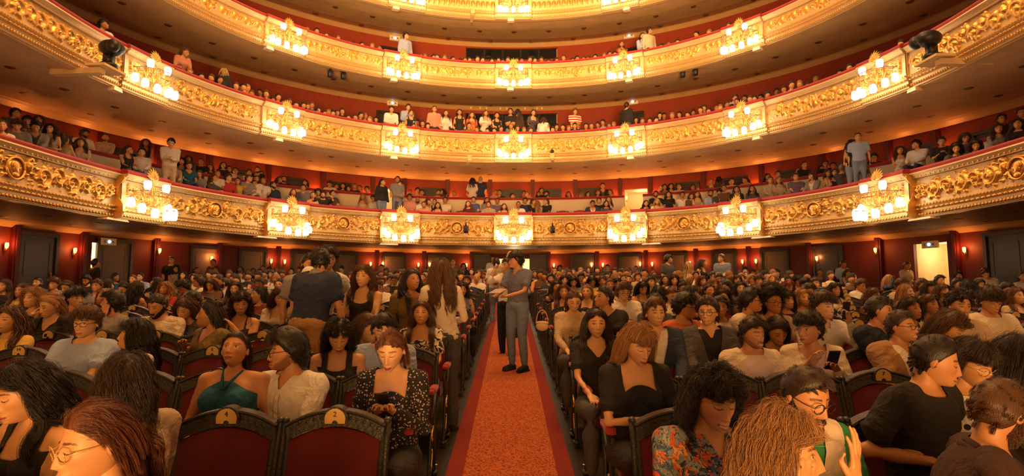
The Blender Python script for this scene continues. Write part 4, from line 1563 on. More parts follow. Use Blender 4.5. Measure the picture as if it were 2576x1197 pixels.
def head_mesh(nu, nv, male=False, closed=False, smile=False, stubble=0.0, look=0.0):
    lk_ = 1.0 if nu > 70 else .55
    D, F = grid_dirs(nu, nv)
    P = head_shape(D, male)
    x, y, z = P.T
    fr = D[:, 1] < 0
    ft = np.zeros((len(P), 4)); ft[:, 3] = 1
    curve = .35 * (x / .02) ** 2 * .008 if smile else 0
    lz = z + .062 - (curve if smile else 0)
    wl = .027 if smile else .0225
    ft[:, 0] = lk_ * np.where(fr & (np.abs(x) < wl) & (np.abs(lz) < .0092 * np.sqrt(np.clip(1 - (x / wl) ** 2, 0, 1))), .80 if not male else .5, 0)
    crease = fr & (np.abs(x) < wl) & (np.abs(lz) < .0018)
    ft[:, 1] = np.where(crease, .7, 0)
    if smile:
        ft[:, 2] = np.where(fr & (np.abs(x) < wl * .75) & (np.abs(lz) < .0035), .9, 0); ft[:, 1] = np.where(ft[:, 2] > 0, 0, ft[:, 1])
    for s in (-1, 1):
        ex, ez = x - s * .031, z - .008
        bw = .021
        by = z - (.0285 + .004 * (1 - (ex / .02) ** 2) - (.002 * s * ex / .02))
        ft[:, 1] = np.maximum(ft[:, 1], np.where(fr & (np.abs(ex) < bw) & (np.abs(by) < (.0042 if male else .0028)), .8, 0))
        hw = .0145
        q = (ex / hw) ** 2
        up = .0072 * np.sqrt(np.clip(1 - q, 0, 1)); lo = -.0052 * np.sqrt(np.clip(1 - q, 0, 1))
        if closed:
            ft[:, 1] = np.maximum(ft[:, 1], np.where(fr & (np.abs(ez + .0025 + .0040 * (1 - q)) < .0021) & (q < 1.05), .9, 0))
        else:
            ins = fr & (ez < up) & (ez > lo) & (q < 1)
            ir = ins & (((ex - look * .004) ** 2 + (ez - .0005) ** 2) < .0060 ** 2)
            ft[:, 2] = np.where(ins & ~ir, .75, ft[:, 2]); ft[:, 1] = np.where(ir, .95, np.where(ins, 0, ft[:, 1]))
            ft[:, 1] = np.maximum(ft[:, 1], np.where(fr & (q < 1.1) & (np.abs(ez - up) < .0016), .85, 0))
            ft[:, 2] = np.where((np.abs(ez - up) < .0016) & (q < 1.1), 0, ft[:, 2])
        ft[:, 0] = np.maximum(ft[:, 0], np.where(fr, .16 * np.exp(-((x - s * .042) / .018) ** 2 - ((z + .025) / .018) ** 2), 0))
    if nu <= 60:        # small far faces: brows, eyes and mouth read as soft dark marks
        for s in (-1, 1):
            ft[:, 1] = np.maximum(ft[:, 1], np.where(fr, .75 * np.exp(-((x - s * .031) / .014) ** 2 - ((z - .009) / .0065) ** 2) + .6 * np.exp(-((x - s * .031) / .017) ** 2 - ((z - .030) / .004) ** 2), 0).clip(0, .9))
        ft[:, 2] = 0
        ft[:, 1] = np.maximum(ft[:, 1], np.where(fr, .35 * np.exp(-(x / .020) ** 2 - ((z + .062) / .005) ** 2) + .25 * np.exp(-(x / .014) ** 2 - ((z + .037) / .005) ** 2), 0))
    if stubble:
        az_ = np.degrees(np.abs(np.arctan2(x, -y)))
        edge_ = np.interp(az_, [0, 12, 22, 45, 70, 95], [-.074, -.070, -.052, -.040, -.022, .0])
        jw = np.clip((edge_ - z) / .016, 0, 1) * np.clip((105 - az_) / 15, 0, 1) * (ft[:, 0] < .2)
        ft[:, 1] = np.maximum(ft[:, 1], stubble * jw)
        ft[:, 1] = np.maximum(ft[:, 1], np.where(fr & (np.abs(x) < .026) & (np.abs(z + .046) < .006), stubble, 0))
    # ears
    V = [P]; FF = list(F); C = [ft]; n = len(P)
    for s in (-1, 1):
        mb = MB(); mb.ell((s * .074, .012, -.004), (.010, .020, .032), 10, 8, M=rot(s * 22, -8, s * -6)); mb.ell((s * .070, .004, -.012), (.012, .012, .018), 8, 6)
        v = np.concatenate(mb.v)
        V.append(v); FF += [tuple(i + n for i in f) for f in mb.f]; n += len(v)
        c = np.zeros((len(v), 4)); c[:, 0] = .15; c[:, 3] = 1; C.append(c)
    return np.concatenate(V), FF, np.concatenate(C)


BENCH = bpy.data.scenes.new('bench')           # workshop scene, removed at the end


def remesh(mb, voxel, smooth=3, keep=None):
    """one continuous surface around all shapes of mb; returns verts, faces"""
    me = mb.mesh('tmp', smooth=True)
    o = bpy.data.objects.new('tmp', me)
    BENCH.collection.objects.link(o)
    r = o.modifiers.new('r', 'REMESH'); r.mode = 'VOXEL'; r.voxel_size = voxel; r.adaptivity = 0
    s = o.modifiers.new('s', 'SMOOTH'); s.factor = .6; s.iterations = smooth
    with bpy.context.temp_override(scene=BENCH, view_layer=BENCH.view_layers[0]):
        dg = bpy.context.evaluated_depsgraph_get()
        dg.update()
    ev = o.evaluated_get(dg).to_mesh()
    n = len(ev.vertices)
    V = np.empty(n * 3); ev.vertices.foreach_get('co', V); V = V.reshape(-1, 3).copy()
    ls = np.empty(len(ev.polygons), int); ev.polygons.foreach_get('loop_total', ls)
    li = np.empty(len(ev.loops), int); ev.loops.foreach_get('vertex_index', li)
    st = np.concatenate([[0], np.cumsum(ls)[:-1]])
    F = list(map(tuple, li.reshape(-1, 4).tolist())) if (ls == 4).all() else [tuple(li[a:a + b].tolist()) for a, b in zip(st, ls)]
    o.evaluated_get(dg).to_mesh_clear()
    bpy.data.objects.remove(o); bpy.data.meshes.remove(me)
    return V, F


def cut(V, F, dead):
    """delete vertices flagged dead"""
    idx = -np.ones(len(V), int); live = ~dead
    idx[live] = np.arange(live.sum())
    F = [tuple(idx[i] for i in f) for f in F if not any(dead[i] for i in f)]
    return V[live], F


def vnormals(V, F):
    Fa = np.array([q[:3] for q in F])
    n = np.cross(V[Fa[:, 1]] - V[Fa[:, 0]], V[Fa[:, 2]] - V[Fa[:, 0]])
    N = np.zeros_like(V)
    for k in range(3): np.add.at(N, Fa[:, k], n)
    return N / (np.linalg.norm(N, axis=1, keepdims=True) + 1e-12)


def clip(V, F, f):
    """keep the part of the surface where the field f is <= 0, with a clean edge"""
    neg = f <= 0
    out, newv, cachev = [], [], {}
    n0 = len(V)
    ng = neg.tolist()

    def mid(i, j):
        k = (i, j) if i < j else (j, i)
        if k not in cachev:
            t = f[i] / (f[i] - f[j] + 1e-12)
            newv.append(V[i] + (V[j] - V[i]) * t)
            cachev[k] = n0 + len(newv) - 1
        return cachev[k]
    for q in F:
        m = [ng[i] for i in q]
        if all(m): out.append(q); continue
        if not any(m): continue
        r = []
        for a in range(len(q)):
            b = (a + 1) % len(q)
            if m[a]: r.append(q[a])
            if m[a] != m[b]: r.append(mid(q[a], q[b]))
        if len(r) >= 3: out.append(tuple(r))
    V2 = np.concatenate([V, np.array(newv).reshape(-1, 3)])
    used_ = np.zeros(len(V2), bool)
    for q in out:
        for i in q: used_[i] = True
    idx = np.cumsum(used_) - 1
    return V2[used_], [tuple(int(idx[i]) for i in q) for q in out]


def to_mesh(name, V, F, mat_, ft=None):
    me = bpy.data.meshes.new(name)
    me.from_pydata(np.asarray(V).tolist(), [], F)
    me.materials.append(mat_)
    me.polygons.foreach_set('use_smooth', [True] * len(F))
    if ft is not None:
        a = me.color_attributes.new('feat', 'FLOAT_COLOR', 'POINT')
        a.data.foreach_set('color', np.asarray(ft, float).ravel())
    me.update()
    return me


def loft(mb, rings, n=18):
    """rings: (centre, width, depth, frame 3x3)"""
    V = []
    a = np.arange(n) / n * 2 * PI
    for c, w_, d_, Rm in rings:
        q = np.stack([np.cos(a) * w_, np.sin(a) * d_, np.zeros(n)], 1)
        q = np.sign(q) * np.abs(q)
        V.append(q @ Rm.T + c)
    V = np.concatenate(V)
    F = []
    k = len(rings)
    for i in range(k - 1):
        for j in range(n):
            j2 = (j + 1) % n
            F.append((i * n + j, i * n + j2, (i + 1) * n + j2, (i + 1) * n + j))
    F.append(tuple(range(n - 1, -1, -1))); F.append(tuple((k - 1) * n + j for j in range(n)))
    mb.add(V, F)


def limb(mb, pts, rads, n=10, infl=0.0):
    pts = [np.asarray(p, float) for p in pts]
    mb.tube(np.array(pts), np.array(rads) + infl, n)
    for p, r in zip(pts, rads): mb.ell(p, (r + infl,) * 3, n, 7)


def ik(a, b, l1, l2, pole):
    a, b, pole = map(lambda v: np.asarray(v, float), (a, b, pole))
    d = np.linalg.norm(b - a)
    m = l1 + l2 - .005
    if d > m: b = a + (b - a) / d * m; d = m
    x = (l1 * l1 - l2 * l2 + d * d) / (2 * d)
    h = math.sqrt(max(0, l1 * l1 - x * x))
    u = nrm(b - a)
    p = pole - a; p = nrm(p - u * np.dot(p, u))
    return a + u * x + p * h, b


class Fig:
    """posed figure: local frame, facing -y, origin on the floor"""
    def __init__(s, male=True, stand=False, lean=-6, side=0, hy=0, hp=0, hr=0, hands=None, build=1.0, height=1.0, twist=0, hipz=None, elbow=None):
        s.male = male; s.stand = stand; s.b = build; s.h = height
        H = height
        hz = (.92 * H if stand else .50) if hipz is None else hipz
        s.hip = np.array([0, 0 if stand else -.14, hz])
        s.R = rot(twist, lean, side)
        up = s.R @ np.array([0, 0, 1.0])
        tl = .50 * H
        s.neck = s.hip + up * tl
        s.tl = tl
        s.hr = rot(hy, hp, hr)
        s.headc = s.neck + up * .045 + (rot(hy * .6, hp * .6, hr) @ np.array([0, -.024, .100]))
        sw = (.185 if male else .160) * build ** .5
        s.sw = sw
        s.sh = {k: s.neck + s.R @ np.array([k * sw, .005, -.058]) for k in (-1, 1)}
        d = hands or {}
        s.hand = {}
        s.el = {}
        for k in (-1, 1):
            w_ = d.get(k)
            if w_ is None:
                w_ = (k * .25, -.04, hz - .10) if stand else (k * .11, -.48, .635)
            pole = (elbow or {}).get(k) or (s.sh[k] + np.array([k * .25, .25 if stand else .10, -.5]))
            e, w2 = ik(s.sh[k], w_, .275 * H, .245 * H, pole)
            s.el[k], s.hand[k] = e, w2
        s.kn, s.an = {}, {}
        for k in (-1, 1):
            if stand:
                s.kn[k] = np.array([k * .10, -.03, .50 * H]); s.an[k] = np.array([k * .11, .02, .09])
            else:
                s.kn[k] = np.array([k * .12, -.56, .53]); s.an[k] = np.array([k * .11, -.55, .10])

    def torso(s, mb, infl=0.0, lo=-.06, hi=1.0):
        b = s.b
        if s.male: prof = [(-.10, .155, .105), (0, .165, .115), (.25, .148, .108), (.5, .155, .112), (.72, .172, .118), (.86, .165, .098), (.95, .105, .075), (1.0, .062, .060)]
        else: prof = [(-.10, .165, .115), (0, .172, .120), (.22, .142, .102), (.40, .125, .094), (.60, .140, .102), (.74, .148, .100), (.86, .140, .085), (.95, .085, .062), (1.0, .052, .052)]
        rings = []
        for t, w_, d_ in prof:
            if t < lo - .05 or t > hi: continue
            rings.append((s.hip + s.R @ np.array([0, 0, t * s.tl]), w_ * b + infl, d_ * b + infl, s.R))
        loft(mb, rings)
        for k in (-1, 1):
            limb(mb, [s.neck + s.R @ np.array([k * .045, .008, -.018]), s.sh[k] + s.R @ np.array([0, 0, .012])], [.045, .050 * b ** .5], infl=infl)
        if not s.male:
            for k in (-1, 1): mb.ell(s.hip + s.R @ np.array([k * .068 * b, -.075 * b, .66 * s.tl]), (.058 * b + infl, .058 * b + infl, .060 * b + infl), 12, 8, M=s.R)

    def arms(s, mb, infl=0.0, upto=2.0, rs=1.0):
        """upto: 0 shoulder .. 1 elbow .. 2 wrist"""
        m = (1.0 if s.male else .84) * s.b ** .5 * rs
        for k in (-1, 1):
            a, e, w_ = s.sh[k], s.el[k], s.hand[k]
            r = [.054 * m, .046 * m, .038 * m, .036 * m, .025 * m]
            P = [a, (a + e) / 2, e, e + (w_ - e) * .35, w_]
            if upto <= 1:
                c = a + (e - a) * upto
                limb(mb, [a, (a + c) / 2, c], [r[0], r[0] * .97, r[1]], infl=infl)
                if infl > .001: mb.tube([c, c + nrm(e - a) * .015], [r[1] + infl + .012] * 2, 12)
            else:
                f = (upto - 1)
                c = e + (w_ - e) * f
                limb(mb, [a, (a + e) / 2, e, (e + c) / 2, c], [r[0], r[1], r[2], r[3], r[3] * .85 if f < .9 else r[4]], infl=infl)

    def legs(s, mb, infl=0.0, foot=True):
        m = s.b ** .5
        for k in (-1, 1):
            hp = s.hip + np.array([k * .09, 0, -.01])
            limb(mb, [hp, (hp + s.kn[k]) / 2, s.kn[k], s.kn[k] * .6 + s.an[k] * .4, s.an[k]], [.088 * m, .076 * m, .056 * m, .054 * m, .036 * m], 12, infl)
            if foot: limb(mb, [s.an[k] + [0, .02, -.045], s.an[k] + [k * .02, -.14, -.058]], [.034, .030], 8, infl)

    def hand_geo(s, mb, k, detail=True, dirn=None, curl=.5, normal=None, spread=.25, scale=1.0):
        """palm, four fingers, thumb"""
        w_ = s.hand[k]; f = nrm(w_ - s.el[k]) if dirn is None else nrm(np.asarray(dirn, float))
        nml = np.array([0, 0, -1.0]) if normal is None else nrm(np.asarray(normal, float))   # palm side
        sd = nrm(np.cross(f, nml)); nml = nrm(np.cross(sd, f))
        if np.dot(sd, np.array([-k, 0, 0])) < 0: sd = -sd      # towards the thumb
        S = scale * (1.0 if s.male else .9)
        if not detail:
            mb.ell(w_ + f * .07 * S, (.035 * S, .035 * S, .04 * S), 8, 6)
            return
        pc = w_ + f * .048 * S
        Mx = np.stack([sd, nml, f], 1)
        mb.ell(pc, (.040 * S, .017 * S, .052 * S), 12, 8, M=Mx)
        for i in range(4):
            o = (1.5 - i) * .0195
            ln = (.040, .046, .043, .033)[i] * S
            b0 = w_ + f * (.085 - .006 * abs(i - 1)) * S + sd * o * S
            an = (1.5 - i) * spread * .35
            d1 = nrm(f + sd * an)
            P = [b0 - f * .02, b0]
            p = b0
            for j, q in enumerate((1.0, .65, .5)):
                ang = curl * (.55 + .45 * j)
                dd = nrm(d1 * math.cos(ang * (j + .5)) + nml * math.sin(ang * (j + .5)))
                p = p + dd * ln * q
                P.append(p)
            mb.tube(np.array(P), np.array([.0095, .0095, .0088, .0080, .0065]) * S, 8)
            mb.ell(P[-1], (.0068 * S,) * 3, 8, 6)
        t0 = w_ + f * .025 * S + sd * .026 * S
        P = [t0, t0 + (f * .6 + sd * .7 + nml * .25) * .035 * S, t0 + (f * 1.35 + sd * .95 + nml * .65) * .040 * S, t0 + (f * 2.1 + sd * .9 + nml * 1.0 * (.4 + curl)) * .036 * S]
        mb.tube(np.array(P), np.array([.014, .012, .0105, .0075]) * S, 8)
        mb.ell(P[-1], (.0078 * S,) * 3, 8, 6)


def body_mesh(fig, voxel, hres, hopt, hand_opts=None, legs=True, handvox=None):
    """skin surface of the figure (torso, neck, arms, hands, legs) joined to the head"""
    mb = MB()
    fig.torso(mb)
    fig.arms(mb)
    if legs: fig.legs(mb)
    nb = fig.headc + fig.hr @ np.array([0, .020, -.06])
    nr = .055 if fig.male else .046
    limb(mb, [fig.neck + fig.R @ np.array([0, 0, -.03]), (fig.neck + nb) / 2, nb], [nr * 1.1, nr, nr * .95], 12)
    ho = hand_opts or {}
    if handvox is None:
        for k in (-1, 1): fig.hand_geo(mb, k, False)
    V, F = remesh(mb, voxel, 4)
    ft = np.zeros((len(V), 4)); ft[:, 3] = 1
    VV, FF, CC = [V], list(F), [ft]
    n = len(V)
    if handvox is not None:
        for k in (-1, 1):
            hb = MB()
            fig.hand_geo(hb, k, True, **ho.get(k, {}))
            w_ = fig.hand[k]; f = nrm(w_ - fig.el[k])
            limb(hb, [w_ - f * .05, w_, w_ + (nrm(np.asarray(ho.get(k, {}).get('dirn', f), float))) * .03], [.028, .024, .024] if fig.male else [.024, .021, .021])
            v, f_ = remesh(hb, handvox, 2)
            c = np.zeros((len(v), 4)); c[:, 3] = 1; c[:, 0] = .05
            VV.append(v); FF += [tuple(i + n for i in q) for q in f_]; CC.append(c); n += len(v)
    hv, hf, hc = head_mesh(hres[0], hres[1], fig.male, **hopt)
    hv = hv @ fig.hr.T + fig.headc
    VV.append(hv); FF += [tuple(i + n for i in q) for q in hf]; CC.append(hc)
    return to_mesh('body', np.concatenate(VV), FF, M['o_skin'], np.concatenate(CC))


def top_mesh(fig, kind, voxel, infl=.013, m='o_cloth'):
    """kind: tee, long, tank, scoop, halter, cami, jacket, vneck"""
    mb = MB()
    j = kind in ('jacket',)
    inf = infl + (.010 if j else 0)
    fig.torso(mb, inf)
    if kind in ('tee', 'vneck', 'scooptee', 'polo'): fig.arms(mb, inf + .004, .62)
    elif kind in ('long', 'jacket', 'shirt', 'scooplong'): fig.arms(mb, inf + .002, 1.93)
    elif kind in ('rolled',): fig.arms(mb, inf + .004, 1.35)
    V, F = remesh(mb, voxel, 4)
    Nn = vnormals(V, F)
    a_ = V[:, 0] * 21 + 1.6 * np.sin(V[:, 2] * 17) + 1.3 * np.sin(V[:, 1] * 23 + V[:, 2] * 9)
    b_ = V[:, 2] * 34 + 1.9 * np.sin(V[:, 0] * 16 + 1) + 1.2 * np.sin(V[:, 1] * 19)
    amp = .0038 if voxel < .03 else 0
    V = V + Nn * (amp * ((1 - np.abs(np.sin(a_))) ** 2 + (1 - np.abs(np.sin(b_))) ** 2 * .9 - .5))[:, None]
    L = (V - fig.hip) @ fig.R         # torso frame
    z = L[:, 2] / fig.tl; x = L[:, 0]; y = L[:, 1]
    rr = np.hypot(x, y)
    mn, mx = np.minimum, np.maximum
    ax = np.abs(x)
    tl = fig.tl
    hole = mn((z - .950) * tl, .098 - rr)
    if kind in ('tank', 'cami', 'halter'):
        top = {'tank': .82, 'cami': .77, 'halter': .84}[kind]
        scoop = .03 * np.clip(1 - (x / .09) ** 2, 0, 1) if kind != 'halter' else -.00 * x
        f = (z - top) * tl + scoop * (y < 0)
        if kind == 'tank': f = mn(f, np.abs(ax - .090) - .022)
        if kind == 'cami': f = mn(f, np.abs(ax - .085) - .009)
        if kind == 'halter': f = (z - np.where(y < 0, .90 - 1.1 * np.clip(ax - .04, 0, 1), .70)) * tl
    elif kind == 'tank2': f = mx(mx(mn(ax - .165, (z - .5) * tl), hole), mn(.22 * np.clip(z - .70, 0, 1) - ax, -y))
    elif kind in ('scooptee', 'scooplong'): f = mx(mn(mn((z - .80) * tl + .03 * (x / .09) ** 2, .098 - ax), .03 - y), hole)
    elif kind == 'jacket': f = mx(mn(.012 + .085 * np.clip((z - .25) / .7, 0, 1) - ax, mn(.03 - y, (z - .2) * tl)), hole)
    elif kind == 'vneck': f = mx(mn(.38 * (z - .72) - ax, -y), hole)
    elif kind in ('shirt', 'polo', 'rolled'): f = mx(mn(.26 * (z - .82) - ax, -y), mn((z - 1.0) * tl, .098 - rr))
    else: f = hole
    V, F = clip(V, F, f)
    return to_mesh('top', V, F, M[m])


def collar_mesh(fig, m='o_cloth'):
    """turned-down shirt collar"""
    mb = MB()
    t = np.linspace(-PI * .86, PI * .86, 19)
    for rr, dz, r_ in ((.064, .012, .012), (.078, -.006, .012)):
        P = np.stack([np.sin(t) * rr, .004 + np.cos(t) * rr * .95, dz - .045 * (1 - np.cos(t)) / 2 * 1.1], 1)
        P = P @ fig.R.T + fig.neck
        mb.tube(P, r_, 6, flat=1.7, up=(0, 0, 1))
    return mb.mesh('collar', [M[m]])


def placket(fig, root, col, btn='cream'):
    """button strip down the shirt front"""
    b = fig.b
    mb = MB()
    zs = np.linspace(.80, .02, 12)
    ys = np.interp(zs, [0, .25, .5, .72, .86], np.array([.115, .108, .112, .118, .098]) * b) + .021
    P = np.array([fig.hip + fig.R @ np.array([0, -yy, zz * fig.tl]) for yy, zz in zip(ys, zs)])
    mb.tube(P, .016, 6, flat=.25, up=tuple(fig.R @ np.array([0, 1.0, 0])))
    o = mb.build('placket', M['o_cloth'], root, color=col)
    m2 = MB()
    for i in (1, 4, 7, 10): m2.ell(P[i] + fig.R @ np.array([0, -.006, 0]), (.006, .003, .006), 8, 5)
    m2.build('buttons', M['o_cloth'], root, color=TC_[btn])


def legs_mesh(fig, voxel, infl=.016):
    mb = MB()
    fig.legs(mb, infl, False)
    rings = [(fig.hip + fig.R @ np.array([0, 0, t * fig.tl]), w_ * fig.b + infl, d_ * fig.b + infl, fig.R) for t, w_, d_ in ((-.12, .155, .11), (0, .168, .118), (.12, .155, .11))]
    loft(mb, rings)
    V, F = remesh(mb, voxel, 3)
    return to_mesh('trousers', V, F, M['o_cloth'])


def shoe_mesh(fig, k):
    mb = MB()
    a = fig.an[k]
    limb(mb, [a + [0, .03, -.042], a + [k * .01, -.06, -.045], a + [k * .02, -.165, -.055]], [.045, .044, .034], 10)
    mb.box(a + np.array([k * .008, -.06, -.082]), (.085, .26, .018))
    V, F = remesh(mb, .012, 2)
    return to_mesh('shoe', V, F, M['o_cloth'])


# --- hair
def hairline(az):
    return np.interp(az, [0, 30, 52, 68, 80, 92, 110, 140, 180], [.070, .066, .050, .030, .004, -.022, -.055, -.080, -.088])


def cap_mesh(rng, thick, mess=0.0, grow=1.0, lift=0.0, back=0.0, low=0.0, nu=40, nv=28, noise=6):
    """solid shell that follows the skull inside the hairline"""
    D, F = grid_dirs(nu, nv)
    # redistribute: uniform lon
    P = head_shape(D, False, False)
    az = np.degrees(np.abs(np.arctan2(P[:, 0], -P[:, 1])))
    hl = hairline(az) - low * np.clip((az - 70) / 60, 0, 1)
    inside = P[:, 2] > hl
    edge = np.clip((P[:, 2] - hl) / .022, 0, 1)
    th = thick * (edge ** .5) * grow
    th = th * (1 + lift * np.clip(P[:, 2] / HC, 0, 1)) * (1 + back * np.clip(P[:, 1] / HB, 0, 1))
    if mess:
        ph = [rng.uniform(0, 6.28) for _ in range(6)]
        nz = sum(math.sin(1) * 0 + np.sin(D[:, i % 3] * noise * (1 + .5 * i) + ph[i] + D[:, (i + 1) % 3] * noise * 1.3) for i in range(6)) / 6
        th = th * (1 + mess * nz)
    N = D / np.array([HA, HB, HC]); N /= np.linalg.norm(N, axis=1, keepdims=True)
    Q = P + N * (th + .002)[:, None]
    return clip(Q, F, hl - P[:, 2])


def locks_geo(rng, n, L, r, grav=(0, 0, -1.0), curl=0.0, cfreq=40, start='all', steps=12, side_part=.0, flow='down', seg=5, spread=.02, zmin=-9, frontfall=True, volume=.012):
    g = nrm(np.array(grav, float))
    A = np.array([[rng.gauss(0, 1) for _ in range(3)] for _ in range(n * 6)])
    A /= np.linalg.norm(A, axis=1, keepdims=True)
    P = head_shape(A, False, False)
    az = np.degrees(np.abs(np.arctan2(P[:, 0], -P[:, 1])))
    ok = P[:, 2] > hairline(az) + .004
    if start == 'low': ok &= P[:, 2] < hairline(az) + .06
    if start == 'top': ok &= P[:, 2] > .02
    if start == 'front': ok &= (P[:, 2] > .05) & (az < 60)
    A, P = A[ok][:n], P[ok][:n]
    n = len(P)
    N = A / np.array([HA, HB, HC]); N /= np.linalg.norm(N, axis=1, keepdims=True)
    p = P + N * volume * .5
    if flow == 'down':
        d = np.stack([np.sign(P[:, 0] - side_part) * (.5 + .5 * np.abs(P[:, 0]) / HA), .25 + P[:, 1] / HB * .6, -.35 - .6 * (1 - P[:, 2] / HC)], 1)
    elif flow == 'back':
        d = np.stack([P[:, 0] * 2, np.full(n, 1.0), -.2 - .4 * (1 - P[:, 2] / HC)], 1)
    elif flow == 'fringe':
        d = np.stack([P[:, 0] * 3 + .2, np.full(n, -1.0), -.5 * np.ones(n)], 1)
    elif flow == 'short':
        d = np.stack([np.full(n, .5), -.55 + P[:, 1] / HB * .4, -.6 * (1 - P[:, 2] / HC)], 1)
    else:
        d = np.array([[rng.gauss(0, 1) for _ in range(3)] for _ in range(n)])
    d /= np.linalg.norm(d, axis=1, keepdims=True)
    LL = L * np.array([rng.uniform(.82, 1.08) for _ in range(n)])
    if flow in ('short', 'back', 'rand') and L < .12: LL = LL * (.40 + .60 * np.clip(P[:, 2] / HC * 1.6, 0, 1))
    ph = np.array([rng.uniform(0, 6.28) for _ in range(n)])
    out = np.zeros((n, steps, 3))
    offr = volume * np.array([rng.uniform(.5, 1.5) for _ in range(n)])
    for i in range(steps):
        out[:, i] = p
        ds = LL / (steps - 1)
        w_ = .30 if flow != 'rand' else .1
        d = d * (1 - w_) + g * w_ if flow not in ('short', 'rand') else d * .92 + g * .08
        d = d / (np.linalg.norm(d, axis=1, keepdims=True) + 1e-9)
        p = p + d * ds[:, None]
        # keep outside the head
        q = p / (np.array([HA, HB * 1.03, HC]) + offr[:, None])
        m = np.linalg.norm(q, axis=1)
        push = (m < 1) & (p[:, 2] > -.11)
        p = np.where(push[:, None], p / np.clip(m, .2, 9)[:, None], p)
        # neck and shoulders
        low = p[:, 2] < -.13
        fr = (P[:, 1] < -.01) & frontfall
        k = np.clip((-.13 - p[:, 2]) / .08, 0, 1)
        p[:, 1] = np.where(low & fr, np.minimum(p[:, 1], -.03 - .075 * k), np.where(low, np.maximum(p[:, 1], .03 + .075 * k), p[:, 1]))
        if flow != 'fringe':
            gx = .070 + .006 * np.clip((.05 - p[:, 2]) / .05, 0, 1)
            sgn = np.where(np.abs(P[:, 0]) > .004, np.sign(P[:, 0]), 1.0)
            face = (p[:, 1] < .0) & (p[:, 0] * sgn < gx) & (p[:, 2] < .055) & (p[:, 2] > -.16)
            p[:, 0] = np.where(face, sgn * (gx + offr * .3), p[:, 0])
            p[:, 1] = np.where((p[:, 2] < .055) & (p[:, 2] > -.14) & (p[:, 1] < -.014), -.014, p[:, 1])
        else:
            stop = p[:, 2] < .050
            p[:, 2] = np.where(stop, .050, p[:, 2])
    if curl:
        t = np.arange(steps) / (steps - 1)
        arc = t[None] * LL[:, None]
        amp = curl * np.clip(t * 3, 0, 1)[None]
        out[:, :, 0] += amp * np.cos(arc * cfreq * 2 * PI / 1.0 + ph[:, None])
        out[:, :, 1] += amp * np.sin(arc * cfreq * 2 * PI / 1.0 + ph[:, None])
        out[:, :, 2] += amp * .5 * np.sin(arc * cfreq * 2 * PI * .7 + ph[:, None] * 2)
    t = np.linspace(0, 1, steps)
    Rr = r * (np.array([rng.uniform(.7, 1.3) for _ in range(n)])[:, None]) * np.interp(t, [0, .15, .7, 1], [.6, 1, .85, .15])[None]
    return out, Rr


